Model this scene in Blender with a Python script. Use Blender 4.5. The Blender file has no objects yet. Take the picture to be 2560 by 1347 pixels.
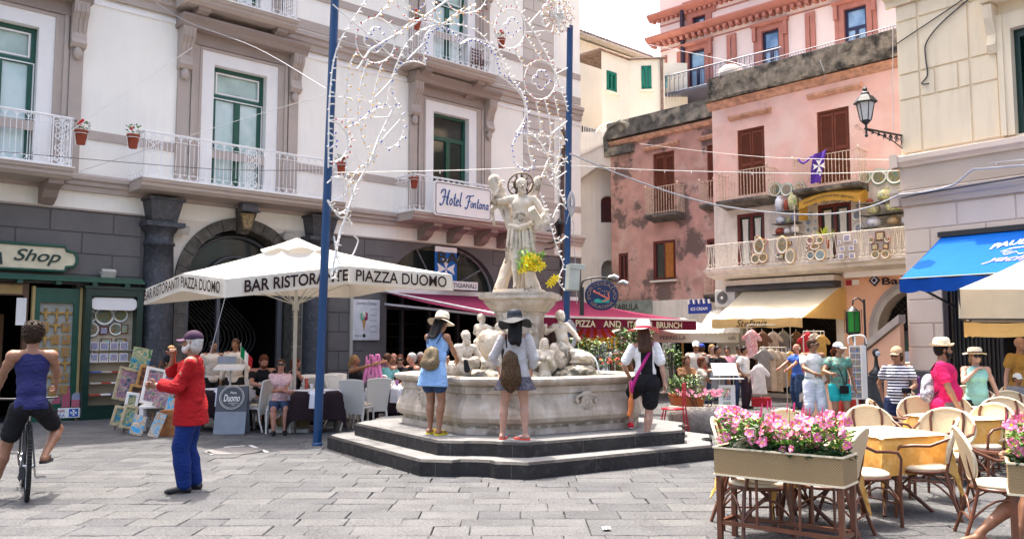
import bpy, math, random
import numpy as np
from mathutils import Vector, Matrix
random.seed(7); np.random.seed(7)
S=bpy.context.scene
C=S.collection
# ---------- camera ----------
F=2100.0; CH=1.65; PITCH=math.atan(176.5/F)
cam=bpy.data.cameras.new('camera'); camo=bpy.data.objects.new('camera',cam); C.objects.link(camo)
cam.sensor_width=36; cam.lens=36*F/2560; cam.clip_end=600
camo.location=(0,0,CH); camo.rotation_euler=(math.pi/2+PITCH,0,0); S.camera=camo
# ---------- light ----------
w=bpy.data.worlds.new('World'); S.world=w; w.use_nodes=True
nt=w.node_tree; nt.nodes.clear()
sky=nt.nodes.new('ShaderNodeTexSky'); sky.sky_type='NISHITA'; sky.sun_disc=False
SV=Vector((-0.16,0.30,1)).normalized()
sky.sun_elevation=math.asin(SV.z); sky.sun_rotation=math.atan2(SV.x,SV.y)
sky.dust_density=7.5; sky.air_density=1.0; sky.ozone_density=0.2
bg=nt.nodes.new('ShaderNodeBackground'); bg.inputs[1].default_value=0.15
wo=nt.nodes.new('ShaderNodeOutputWorld')
nt.links.new(sky.outputs[0],bg.inputs[0]); nt.links.new(bg.outputs[0],wo.inputs[0])
sl=bpy.data.lights.new('sun','SUN'); sl.energy=2.3; sl.angle=math.radians(0.5); sl.color=(1,.94,.85)
so=bpy.data.objects.new('sun',sl); C.objects.link(so)
so.rotation_euler=SV.to_track_quat('Z','Y').to_euler()
S.view_settings.view_transform='Standard'; S.view_settings.look='None'
S.view_settings.exposure=1.8; S.view_settings.gamma=1; S.view_settings.use_curve_mapping=False
S.cycles.max_bounces=8; S.cycles.diffuse_bounces=5; S.cycles.transparent_max_bounces=12
# ---------- materials ----------
_M={}
def M(name,col,rough=.75,var=.12,scale=4,bump=0,bs=30,metal=0,stain=None,st=(.5,.62),ss=1.2,alpha=1,trans=0,emit=0,col2=None,c2t=(.45,.55),c2s=20,spec=None,sheen=0,streak=0):
    if name in _M: return _M[name]
    m=bpy.data.materials.new(name); m.use_nodes=True; t=m.node_tree; N=t.nodes; L=t.links
    b=N['Principled BSDF']; b.inputs['Roughness'].default_value=rough; b.inputs['Metallic'].default_value=metal
    b.inputs['Specular IOR Level'].default_value=spec if spec is not None else (.12 if 'hair' in name or 'cloth' in name else .22 if rough>=.6 else .5)
    tc=N.new('ShaderNodeTexCoord')
    def noise(sc,det=4,co=None):
        n=N.new('ShaderNodeTexNoise'); n.inputs['Scale'].default_value=sc; n.inputs['Detail'].default_value=det; n.inputs['Roughness'].default_value=.5 if det<6 else .66
        L.new(co or tc.outputs['Object'],n.inputs['Vector']); return n.outputs['Fac']
    def ramp(fac,a,b_,ca,cb):
        r=N.new('ShaderNodeMapRange'); r.inputs['From Min'].default_value=a; r.inputs['From Max'].default_value=b_
        L.new(fac,r.inputs['Value']); mx=N.new('ShaderNodeMix'); mx.data_type='RGBA'
        L.new(r.outputs[0],mx.inputs['Factor'])
        for sock,c in ((6,ca),(7,cb)):
            if isinstance(c,tuple): mx.inputs[sock].default_value=(*c[:3],1)
            else: L.new(c,mx.inputs[sock])
        return mx.outputs[2]
    lo=tuple(max(0,c*(1-var)) for c in col); hi=tuple(min(1,c*(1+var)) for c in col)
    out=ramp(noise(scale),.3,.7,lo,hi)
    if col2: out=ramp(noise(c2s,3),c2t[0],c2t[1],out,col2)
    if streak:
        mp=N.new('ShaderNodeMapping'); mp.inputs['Scale'].default_value=(1,1,.12); L.new(tc.outputs['Object'],mp.inputs[0])
        out=ramp(noise(7,5,mp.outputs[0]),.5,.8,out,tuple(c*(1-streak) for c in col))
    if stain:
        out=ramp(noise(ss,10),st[0],st[1],out,stain)
    L.new(out,b.inputs['Base Color'])
    if bump:
        bp=N.new('ShaderNodeBump'); bp.inputs['Strength'].default_value=min(1,bump); bp.inputs['Distance'].default_value=.02
        L.new(noise(bs,5),bp.inputs['Height']); L.new(bp.outputs[0],b.inputs['Normal'])
    if alpha<1: b.inputs['Alpha'].default_value=alpha
    if trans: b.inputs['Transmission Weight'].default_value=trans
    if emit: b.inputs['Emission Strength'].default_value=emit; b.inputs['Emission Color'].default_value=(*col,1)
    if sheen: b.inputs['Sheen Weight'].default_value=sheen
    _M[name]=m; return m
def cloth(name,col,tl=.35,**k):
    """thin fabric that lets some light through"""
    if name in _M: return _M[name]
    m=M(name,col,**k); t=m.node_tree; b=t.nodes['Principled BSDF']; o=t.nodes['Material Output']
    tr=t.nodes.new('ShaderNodeBsdfTranslucent'); mx=t.nodes.new('ShaderNodeMixShader'); mx.inputs[0].default_value=tl
    t.links.new(b.inputs['Base Color'].links[0].from_socket,tr.inputs[0])
    t.links.new(b.outputs[0],mx.inputs[1]); t.links.new(tr.outputs[0],mx.inputs[2]); t.links.new(mx.outputs[0],o.inputs[0])
    return m
def pic(name,cols,scale=9,kind='v'):
    """a small painted picture: blobs of the given colours"""
    if name in _M: return _M[name]
    m=bpy.data.materials.new(name); m.use_nodes=True; t=m.node_tree; N=t.nodes; L=t.links
    b=N['Principled BSDF']; b.inputs['Roughness'].default_value=.5; b.inputs['Specular IOR Level'].default_value=.25
    tc=N.new('ShaderNodeTexCoord'); n=N.new('ShaderNodeTexNoise'); n.inputs['Scale'].default_value=scale; n.inputs['Detail'].default_value=7; n.inputs['Roughness'].default_value=.65; n.inputs['Distortion'].default_value=1.5
    oi=N.new('ShaderNodeObjectInfo'); ad=N.new('ShaderNodeVectorMath'); ad.operation='ADD'
    sc=N.new('ShaderNodeVectorMath'); sc.operation='SCALE'; sc.inputs['Scale'].default_value=37; sc.inputs[0].default_value=(1,.7,.3)
    L.new(oi.outputs['Random'],sc.inputs['Scale'])
    mu=N.new('ShaderNodeVectorMath'); mu.operation='SCALE'; mu.inputs['Scale'].default_value=25; L.new(sc.outputs[0],mu.inputs[0])
    L.new(tc.outputs['Object'],ad.inputs[0]); L.new(mu.outputs[0],ad.inputs[1]); L.new(ad.outputs[0],n.inputs['Vector'])
    r=N.new('ShaderNodeValToRGB'); r.color_ramp.interpolation='LINEAR'
    e=r.color_ramp.elements
    while len(e)<len(cols): e.new(.5)
    for i,c in enumerate(cols):
        e[i].position=.39+.22*i/max(1,len(cols)-1); e[i].color=(*c,1)
    L.new(n.outputs['Fac'],r.inputs[0]); L.new(r.outputs[0],b.inputs['Base Color'])
    _M[name]=m; return m
# ---------- mesh builder ----------
class MB:
    def __init__(s): s.v=[]; s.f=[]; s.m=[]; s.sm=[]
    def add(s,vs,fs,m=0,sm=False):
        o=len(s.v); s.v+= [tuple(p) for p in vs]
        for f in fs: s.f.append(tuple(i+o for i in f)); s.m.append(m); s.sm.append(sm)
        return s
    def box(s,x0,x1,y0,y1,z0,z1,m=0):
        v=[(x0,y0,z0),(x1,y0,z0),(x1,y1,z0),(x0,y1,z0),(x0,y0,z1),(x1,y0,z1),(x1,y1,z1),(x0,y1,z1)]
        return s.add(v,[(3,2,1,0),(4,5,6,7),(0,1,5,4),(1,2,6,5),(2,3,7,6),(3,0,4,7)],m)
    def obox(s,mat,x0,x1,y0,y1,z0,z1,m=0):
        b=MB().box(x0,x1,y0,y1,z0,z1); return s.add([mat@Vector(p) for p in b.v],b.f,m)
    def quad(s,a,b,c,d,m=0): return s.add([a,b,c,d],[(0,1,2,3)],m)
    def prism(s,pts,z0,z1,m=0,sm=False):
        """pts: 2D (x,y) polygon, vertical extrusion"""
        n=len(pts); v=[(p[0],p[1],z0) for p in pts]+[(p[0],p[1],z1) for p in pts]
        s.add(v,[tuple(range(n-1,-1,-1)),tuple(range(n,2*n))]+[(i,(i+1)%n,n+(i+1)%n,n+i) for i in range(n)],m,sm); return s
    def slab(s,pts,y0,y1,m=0):
        """pts: (x,z) polygon extruded along y"""
        n=len(pts); v=[(p[0],y0,p[1]) for p in pts]+[(p[0],y1,p[1]) for p in pts]
        s.add(v,[tuple(range(n)),tuple(range(2*n-1,n-1,-1))]+[(i,n+i,n+(i+1)%n,(i+1)%n) for i in range(n)],m); return s
    def prof(s,pts,x0,x1,m=0):
        """pts: (y,z) profile extruded along x"""
        n=len(pts); v=[(x0,p[0],p[1]) for p in pts]+[(x1,p[0],p[1]) for p in pts]
        s.add(v,[tuple(range(n)),tuple(range(2*n-1,n-1,-1))]+[(i,n+i,n+(i+1)%n,(i+1)%n) for i in range(n)],m); return s
    def tube(s,path,r,n=6,m=0,closed=False,cap=True,flat=None):
        P=[Vector(p) for p in path]; K=len(P); rs=r if isinstance(r,(list,tuple)) else [r]*K
        T=[]
        for i in range(K):
            a=P[(i-1)%K] if closed or i>0 else P[i]; b=P[(i+1)%K] if closed or i<K-1 else P[i]
            d=b-a; T.append(d.normalized() if d.length>1e-9 else Vector((0,0,1)))
        u=T[0].orthogonal().normalized() if abs(T[0].z)>.9 else Vector((0,0,1)).cross(T[0]).normalized()
        vs=[]
        for i in range(K):
            u=(u-T[i]*u.dot(T[i]));
            if u.length<1e-6: u=T[i].orthogonal()
            u.normalize(); w_=T[i].cross(u)
            for j in range(n):
                a=2*math.pi*j/n; fx,fy=(flat or (1,1))
                vs.append(P[i]+(u*math.cos(a)*fx+w_*math.sin(a)*fy)*rs[i])
        fs=[]
        for i in range(K if closed else K-1):
            i2=(i+1)%K
            for j in range(n): fs.append((i*n+j,i*n+(j+1)%n,i2*n+(j+1)%n,i2*n+j))
        s.add(vs,fs,m,n>4)
        if cap and not closed: s.add(vs[:n],[tuple(range(n-1,-1,-1))],m); s.add(vs[-n:],[tuple(range(n))],m)
        return s
    def cyl(s,a,b,r0,r1=None,n=10,m=0): return s.tube([a,b],[r0,r0 if r1 is None else r1],n,m)
    def lathe(s,pr,c=(0,0,0),n=16,m=0,sx=1,sy=1,mat=None,sm=True,cap=True):
        K=len(pr); vs=[]
        for r,z in pr:
            for j in range(n):
                a=2*math.pi*j/n; vs.append(Vector((r*math.cos(a)*sx,r*math.sin(a)*sy,z)))
        if mat: vs=[mat@p for p in vs]
        vs=[p+Vector(c) for p in vs]
        fs=[(i*n+j,i*n+(j+1)%n,(i+1)*n+(j+1)%n,(i+1)*n+j) for i in range(K-1) for j in range(n)]
        s.add(vs,fs,m,sm)
        if cap: s.add(vs[:n],[tuple(range(n-1,-1,-1))],m); s.add(vs[-n:],[tuple(range(n))],m)
        return s
    def ball(s,c,r,n=8,m=0,sx=1,sy=1,sz=1):
        return s.lathe([(r*math.sin(math.pi*(i+.02)/(n*.98)) if 0<i<n else r*.03,-r*sz*math.cos(math.pi*i/n)) for i in range(n+1)],c,n+2,m,sx,sy)
    def grid(s,fn,nu,nv,m=0,sm=True):
        vs=[fn(i/nu,j/nv) for j in range(nv+1) for i in range(nu+1)]
        s.add(vs,[(j*(nu+1)+i,j*(nu+1)+i+1,(j+1)*(nu+1)+i+1,(j+1)*(nu+1)+i) for j in range(nv) for i in range(nu)],m,sm); return s
    def mesh(s,name,mats):
        me=bpy.data.meshes.new(name); me.from_pydata(s.v,[],s.f)
        me.polygons.foreach_set('material_index',s.m); me.polygons.foreach_set('use_smooth',s.sm)
        for mt in (mats if isinstance(mats,(list,tuple)) else [mats]): me.materials.append(mt)
        me.update(); return me
    def build(s,name,mats,parent=None,kind=None,loc=None,rot=None,bevel=0):
        o=bpy.data.objects.new(name,s.mesh(name,mats)); C.objects.link(o)
        if parent: o.parent=parent
        if loc: o.location=loc
        if rot: o.rotation_euler=rot
        if kind: o['kind']=kind
        if bevel:
            b=o.modifiers.new('bevel','BEVEL'); b.width=bevel; b.segments=2; b.limit_method='ANGLE'
        return o
def thing(name,label,cat,loc=(0,0,0),rz=0,group=None,obj=None,kind=None):
    o=obj or bpy.data.objects.new(name,None)
    if not obj: C.objects.link(o); o.location=loc; o.rotation_euler=(0,0,rz); o.empty_display_size=.2
    o['label']=label; o['category']=cat
    if group: o['group']=group
    if kind: o['kind']=kind
    return o
def kids(o): return [c for c in C.objects if c.parent==o]
def dup(o,parent=None,label=None,loc=None,rz=None,rot=None):
    c=o.copy(); C.objects.link(c)
    if parent: c.parent=parent
    if label: c['label']=label
    if loc is not None: c.location=loc
    if rz is not None: c.rotation_euler=(0,0,rz)
    if rot is not None: c.rotation_euler=rot
    for ch in o.children: dup(ch,c)
    return c
class Fr:
    """a vertical facade: origin, direction of its base line; local x along it, local y into the building"""
    def __init__(s,ox,oy,dx,dy):
        l=math.hypot(dx,dy); s.o=(ox,oy); s.d=(dx/l,dy/l); s.n=(dy/l,-dx/l); s.a=math.atan2(dy,dx)
    def w(s,a,n=0,z=0): return Vector((s.o[0]+s.d[0]*a+s.n[0]*n,s.o[1]+s.d[1]*a+s.n[1]*n,z))
    def px(s,u,v,n=0):
        cx=(u-1280)/F; cy=(673.5-v)/F
        d=(cx,math.cos(PITCH)-cy*math.sin(PITCH),math.sin(PITCH)+cy*math.cos(PITCH))
        ox,oy=s.o[0]+s.n[0]*n,s.o[1]+s.n[1]*n
        det=-d[0]*s.d[1]+s.d[0]*d[1]; t=(-ox*s.d[1]+s.d[0]*oy)/det
        return (t*d[0]-ox)*s.d[0]+(t*d[1]-oy)*s.d[1],CH+t*d[2]
    def root(s,name,label,cat,a=0,n=0,z=0,group=None): return thing(name,label,cat,s.w(a,n,z),s.a,group)
def G(u,v,z=0):
    cx=(u-1280)/F; cy=(673.5-v)/F
    d=(cx,math.cos(PITCH)-cy*math.sin(PITCH),math.sin(PITCH)+cy*math.cos(PITCH)); t=(z-CH)/d[2]
    return Vector((t*d[0],t*d[1],z))
def W(u,v,Y):
    cx=(u-1280)/F; cy=(673.5-v)/F
    d=(cx,math.cos(PITCH)-cy*math.sin(PITCH),math.sin(PITCH)+cy*math.cos(PITCH)); t=Y/d[1]
    return Vector((t*d[0],Y,CH+t*d[2]))
HO=Fr(-9.14,17.77,1.0876,1); PK=Fr(7.9,24.8,.918,-1); RB=Fr(8.0,17.0,.8,-1)
def text(s,w_,h_,mat,parent=None,name='lettering',loc=(0,0,0),rot=(math.pi/2,0,0),ext=.003,shear=0,bold=0,xf=None):
    cu=bpy.data.curves.new(name,'FONT'); cu.body=s; cu.extrude=0; cu.shear=shear; cu.offset=bold; cu.align_x='CENTER'
    t=bpy.data.objects.new(name,cu); C.objects.link(t)
    dg=bpy.context.evaluated_depsgraph_get(); me=bpy.data.meshes.new_from_object(t.evaluated_get(dg))
    bpy.data.objects.remove(t); bpy.data.curves.remove(cu)
    n=len(me.vertices); co=np.empty(n*3); me.vertices.foreach_get('co',co); co=co.reshape(-1,3)
    mn=co.min(0); mx=co.max(0); c=(mn+mx)/2; co[:,0]=(co[:,0]-c[0])*w_/(mx[0]-mn[0]); co[:,1]=(co[:,1]-c[1])*h_/(mx[1]-mn[1])
    if xf: co=np.array([xf(x,y) for x,y,_ in co])
    me.vertices.foreach_set('co',co.ravel()); me.materials.clear(); me.materials.append(mat); me.update(); me.name=name
    o=bpy.data.objects.new(name,me); C.objects.link(o)
    if parent: o.parent=parent
    if xf is None: o.location=loc; o.rotation_euler=rot
    return o
def arc(cx,cz,rx,rz,a0,a1,n): return [(cx+rx*math.cos(math.radians(a0+(a1-a0)*i/n)),cz+rz*math.sin(math.radians(a0+(a1-a0)*i/n))) for i in range(n+1)]
def wall(mb,s0,s1,z0,z1,holes,depth=.3,m=0,mr=None,y=0):
    """front skin with rectangular or arched (5th value: spring z) openings and their reveals"""
    ss=sorted({s0,s1,*[h[0] for h in holes],*[h[1] for h in holes]}); zz=sorted({z0,z1,*[h[2] for h in holes],*[h[3] for h in holes]})
    ss=[a for a in ss if s0<=a<=s1]; zz=[a for a in zz if z0<=a<=z1]
    mr=m if mr is None else mr
    for i in range(len(ss)-1):
        for j in range(len(zz)-1):
            a,b,c,d=ss[i],ss[i+1],zz[j],zz[j+1]; x=(a+b)/2; z=(c+d)/2
            if any(h[0]<x<h[1] and h[2]<z<h[3] for h in holes): continue
            mb.quad((a,y,c),(b,y,c),(b,y,d),(a,y,d),m)
    for h in holes:
        a,b,c,d=h[:4]; Y=y+depth
        if len(h)>4:
            sp=h[4]; k=16; P=arc((a+b)/2,sp,(b-a)/2,d-sp,180,0,k)
            for i in range(k):
                p,q=P[i],P[i+1]
                mb.quad((p[0],y,p[1]),(q[0],y,q[1]),(q[0],y,d),(p[0],y,d),m)
                mb.quad((p[0],y,p[1]),(p[0],Y,p[1]),(q[0],Y,q[1]),(q[0],y,q[1]),mr)
            mb.quad((a,y,c),(a,Y,c),(a,Y,sp),(a,y,sp),mr); mb.quad((b,y,c),(b,y,sp),(b,Y,sp),(b,Y,c),mr)
        else:
            mb.quad((a,y,c),(a,Y,c),(a,Y,d),(a,y,d),mr); mb.quad((b,y,c),(b,y,d),(b,Y,d),(b,Y,c),mr)
            mb.quad((a,y,d),(a,Y,d),(b,Y,d),(b,y,d),mr)
        mb.quad((a,y,c),(b,y,c),(b,Y,c),(a,Y,c),mr)
def blocks(root,s0,s1,z0,z1,rh,bl,mat,avoid=(),y=-.024,name='stone_block',gap=.014,off=0,th=.022):
    r=int(round((z1-z0)/rh)); rh=(z1-z0)/r
    for j in range(r):
        za=z0+j*rh; x=s0-(bl*.5 if (j+off)%2 else 0)
        while x<s1-.02:
            a=max(x,s0); b=min(x+bl,s1); x+=bl
            if b-a<.1: continue
            segs=[(a,b)]
            for h in avoid:
                if h[3]<=za+.02 or h[2]>=za+rh-.02: continue
                n=[]
                for (p,q) in segs:
                    if len(h)>4:   # arch: hole half-width at this height
                        c=(h[0]+h[1])/2; R=(h[1]-h[0])/2; zz=za
                        if zz>h[4]:
                            k=1-((zz-h[4])/(h[3]-h[4]))**2; R=R*math.sqrt(max(0,k))
                        ha,hb=c-R,c+R
                    else: ha,hb=h[0],h[1]
                    if hb<=p or ha>=q: n.append((p,q)); continue
                    if ha-p>.06: n.append((p,ha))
                    if q-hb>.06: n.append((hb,q))
                segs=n
            for (p,q) in segs:
                g=gap/2; e=.012
                x0,x1,q0,q1=p+g,q-g,za+g,za+rh-g
                v=[(x0,y+th,q0),(x1,y+th,q0),(x1,y+th,q1),(x0,y+th,q1),(x0+e,y,q0+e),(x1-e,y,q0+e),(x1-e,y,q1-e),(x0+e,y,q1-e)]
                MB().add(v,[(4,5,6,7),(0,1,5,4),(1,2,6,5),(2,3,7,6),(3,0,4,7)]).build(name,mat,root)
# ================= GROUND =================
m_mort=M('mortar',(.08,.078,.075),.95,.2,6)
m_pave=M('lava_paving',(.083,.085,.090),.85,.22,2.2,bump=1,bs=34,col2=(.135,.135,.133),c2t=(.48,.70),c2s=34,stain=(.066,.067,.072),st=(.5,.75),ss=.6)
m_pave2=M('lava_paving_light',(.094,.095,.098),.85,.22,3,bump=1,bs=30,col2=(.15,.148,.145),c2t=(.46,.68),c2s=40,stain=(.075,.075,.077),st=(.55,.8),ss=.8)
m_pave3=M('lava_paving_dark',(.072,.074,.080),.78,.2,3,bump=1,bs=36,col2=(.115,.115,.115),c2t=(.5,.70),c2s=36)
g=MB(); g.quad((-300,-60,-.03),(300,-60,-.03),(300,400,-.03),(-300,400,-.03)); ground=g.build('ground',m_mort,None,'structure')
def stones():
    L=[]; y=4.6; k=0
    while y<34:
        hh=random.uniform(.28,.40); x=-.55*y-2+random.uniform(0,.6)-random.choice([0,.2])
        xe=.75*y+2
        while x<xe:
            ww=random.uniform(.32,.70); L.append((x,x+ww,y,y+hh)); x+=ww
        y+=hh
    def area(s):
        cx=(s[0]+s[1])/2; cy=(s[2]+s[3])/2; u=1280+F*cx/cy; v=850+3465/cy
        vis=-60<u<2620 and v<1420
        if not vis: return 0
        return (s[1]-s[0])*(s[3]-s[2])/cy**3
    L.sort(key=area,reverse=True)
    rr=random.Random(3)
    def shape(s):
        g_=rr.choice([.001,.0015,.002,.003,.004,.008]); j=lambda:rr.uniform(-.007,.007); t=rr.uniform(-.003,.002); tl=[rr.uniform(-.003,.003) for _ in range(4)]
        a,b,c,d=s[0]+g_,s[1]-g_,s[2]+g_,s[3]-g_; cr=.007
        base=[]
        P=[(a+j(),c+j()),(b+j(),c+j()),(b+j(),d+j()),(a+j(),d+j())]
        # irregular outline: mid points on long edges
        Q=[P[0],((a+b)/2+j()*6,c+j()*.8),P[1],P[2],((a+b)/2+j()*6,d+j()*.8),P[3]]
        cx=(a+b)/2; cy=(c+d)/2
        top=[(cx+(x-cx)*(1-cr/(b-a)*2),cy+(y-cy)*(1-cr/(d-c)*2),t+tl[i%4]) for i,(x,y) in enumerate(Q)]
        mid=[(x,y,t-.005) for x,y in Q]; bot=[(x,y,-.031) for x,y in Q]
        v=bot+mid+top; n=6
        f=[tuple(range(12,18))]+[(i,(i+1)%n,n+(i+1)%n,n+i) for i in range(n)]+[(n+i,n+(i+1)%n,2*n+(i+1)%n,2*n+i) for i in range(n)]
        return v,f
    mats=[m_pave,m_pave2,m_pave3]
    rest=MB()
    for i,s in enumerate(L):
        # leave out what lies wholly under the fountain's steps
        v,f=shape(s); k=rr.choice([0,0,0,1,1,2])
        if i<300 and area(s)>0:
            cx,cy=(s[0]+s[1])/2,(s[2]+s[3])/2
            o=MB().add(v,f).build('paving_stone',mats[k],ground)
        else: rest.add(v,f,k)
    rest.build('paving_stone_field',mats,ground,'stuff')
stones()
# painted survey marks and manhole near the man in red
mc=M('manhole_iron',(.2,.19,.185),.7,.2,8,bump=.5,bs=60)
b=MB(); c=G(585,1127); b.lathe([(.0,.004),(.42,.004),(.42,.009),(.40,.011),(.38,.006),(.3,.006),(.29,.01),(.02,.01)],(c.x,c.y,0),28)
o=b.build('manhole_cover',mc); thing('','round iron manhole cover set in the paving behind the man in red','manhole cover',obj=o)
mw=M('road_white',(.62,.62,.6),.8,.25,20)
b=MB()
for p,q in (((625,1113),(668,1130)),((612,1114),(560,1118)),((515,1128),(532,1136))):
    a=G(*p); e=G(*q); d=(e-a).normalized(); n=Vector((-d.y,d.x,0))*.03
    b.quad(a-n+Vector((0,0,.006)),e-n+Vector((0,0,.006)),e+n+Vector((0,0,.006)),a+n+Vector((0,0,.006)))
b.build('painted_corner_mark',mw,ground)
o=MB().grid(lambda u,v:(G(1516,1325).x+(u-.5)*.07,G(1516,1325).y+(v-.5)*.09,.012+.018*abs(math.sin(u*7+v*4))),5,5).build('paper_scrap',M('paper_white',(.8,.8,.8)))
thing('','crumpled white paper scrap lying on the grey paving','litter',obj=o)

# ================= HOTEL =================
m_hw=M('hotel_plaster',(.885,.85,.775),.9,.035,.8,bump=.12,bs=60,stain=(.84,.80,.725),st=(.55,.8),ss=.5,streak=.05)
m_hc=M('arch_bay_plaster',(.76,.70,.62),.9,.04,1,bump=.12,bs=60)
m_tp=M('taupe_trim',(.44,.37,.325),.85,.06,2,bump=.1,bs=40)
m_tp2=M('taupe_dark_trim',(.31,.25,.22),.85,.06,2)
m_sl=M('slate_render',(.15,.14,.136),.85,.1,1.5,bump=.25,bs=30)
m_bas=M('basalt',(.045,.048,.058),.55,.3,5,bump=.6,bs=22,col2=(.10,.10,.11),c2t=(.5,.75),c2s=12)
m_basb=M('basalt_brown',(.11,.10,.085),.8,.35,7,bump=.8,bs=18)
m_wp=M('white_paint',(.82,.79,.76),.6,.03,3)
m_iron=M('white_iron',(.82,.82,.82),.45,.04,6)
m_gr=M('green_paint',(.008,.075,.045),.35,.12,5)
m_gd=M('green_dark',(.004,.03,.022),.35,.1,5)
m_cur=M('mint_curtain_pane',(.50,.64,.61),.15,.1,1.2,col2=(.62,.72,.70),c2t=(.4,.6),c2s=1.5)
m_dk=M('dark_interior',(.012,.011,.012),.9,.2,2)  # near-black colour stands in for the shade inside rooms
m_gl=M('window_glass',(.03,.035,.03),.06,.2,2)
m_stonew=M('quoin_render',(.56,.50,.45),.9,.05,1.2,bump=.15,bs=40)
hotel=HO.root('hotel_building','pale pink and grey hotel building with white iron balconies and arched ground floor','building')
S0,S1,ZT=-4.5,15.6,14.6
D=[(-2.37,-1.02,5.16,8.15),(2.73,4.07,5.16,8.2),(9.28,10.62,5.16,8.3),(2.5,3.85,9.56,12.4),(9.25,10.55,9.56,12.4)]
A1=(2.22,4.88,0,4.31,2.98); A2=(7.75,11.75,0,4.42,3.0)
sh=(-3.4,-.08,0,2.82)
# upper wall
b=MB(); wall(b,S0,12.9,4.42,ZT,D,.32,0,1); b.quad((14.32,0,4.42),(S1,0,4.42),(S1,0,ZT),(14.32,0,ZT)); b.quad((S1,0,0),(S1,12,0),(S1,12,ZT),(S1,0,ZT)); b.quad((S0,0,ZT),(S1,0,ZT),(S1,12,ZT),(S0,12,ZT)); b.quad((S0,0,0),(S0,0,ZT),(S0,12,ZT),(S0,12,0))
b.build('upper_wall',[m_hw,m_wp],hotel)
b=MB(); wall(b,S0,1.56,0,4.42,[sh],.35,0,0); b.build('shop_wall',m_sl,hotel)
b=MB(); wall(b,1.56,5.5,0,4.42,[A1],.5,0,1); b.build('arch_bay_wall',[m_hc,m_basb],hotel)
b=MB(); wall(b,5.5,S1,0,4.42,[A2],.45,0,0); b.build('bar_wall',m_sl,hotel)
b=MB(); b.box(12.92,14.3,-.002,.05,4.42,ZT); b.build('quoin_backing',m_tp,hotel)
blocks(hotel,12.9,14.32,4.95,ZT,.44,.92,m_stonew,name='quoin_block')
blocks(hotel,-4.4,1.2,3.02,4.38,.45,1.25,m_sl,name='wall_block')
blocks(hotel,5.75,7.0,.35,4.38,.5,1.0,m_sl,avoid=[(7.5,12,0,4.55,3.0)],name='wall_block')
blocks(hotel,7.0,15.5,3.02,4.38,.45,1.15,m_sl,avoid=[(7.55,11.95,0,4.62,3.0)],name='wall_block')
blocks(hotel,12.0,15.5,.35,3.02,.5,1.05,m_sl,name='wall_block')
# interiors: rooms behind the openings, their shade put into near-black walls
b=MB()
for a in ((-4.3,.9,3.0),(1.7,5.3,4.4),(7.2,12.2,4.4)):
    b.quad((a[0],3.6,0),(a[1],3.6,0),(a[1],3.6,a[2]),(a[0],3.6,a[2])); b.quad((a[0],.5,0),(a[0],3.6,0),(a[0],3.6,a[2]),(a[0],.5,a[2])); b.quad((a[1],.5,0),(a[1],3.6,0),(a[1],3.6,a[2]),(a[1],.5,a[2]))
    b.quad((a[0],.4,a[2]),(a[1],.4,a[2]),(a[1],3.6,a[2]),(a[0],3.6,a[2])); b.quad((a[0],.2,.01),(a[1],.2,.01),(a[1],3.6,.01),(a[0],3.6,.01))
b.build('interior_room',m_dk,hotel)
# string courses
def course(z,pr,name,mat,a=S0,b_=S1): 
    MB().prof([(0.0,z+p[1]) if i in(0,len(pr)-1) else (-p[0],z+p[1]) for i,p in enumerate(pr)],a,b_).build(name,mat,hotel)
course(4.80,[(0,0),(.10,0),(.10,.10),(.16,.13),(.16,.2),(.22,.24),(.22,.32),(0,.40)],'string_course',m_tp)
course(9.12,[(0,0),(.08,.0),(.08,.16),(.14,.2),(.14,.3),(.2,.34),(.2,.44),(0,.5)],'cornice',m_tp)
course(5.95,[(0,0),(.03,0),(.03,.2),(0,.2)],'sill_band',m_tp)
course(10.55,[(0,0),(.03,0),(.03,.2),(0,.2)],'sill_band',m_tp)
course(9.68,[(0,0),(.03,0),(.03,.25),(0,.25)],'plinth_band',m_tp)
course(8.95,[(0,0),(.03,0),(.03,.12),(0,.12)],'white_fillet',m_wp)
course(4.40,[(0,0),(.05,0),(.05,.035),(0,.04)],'ledge',m_tp,S0,1.2); course(4.40,[(0,0),(.05,0),(.05,.035),(0,.04)],'ledge',m_tp,5.9,S1)
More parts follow.
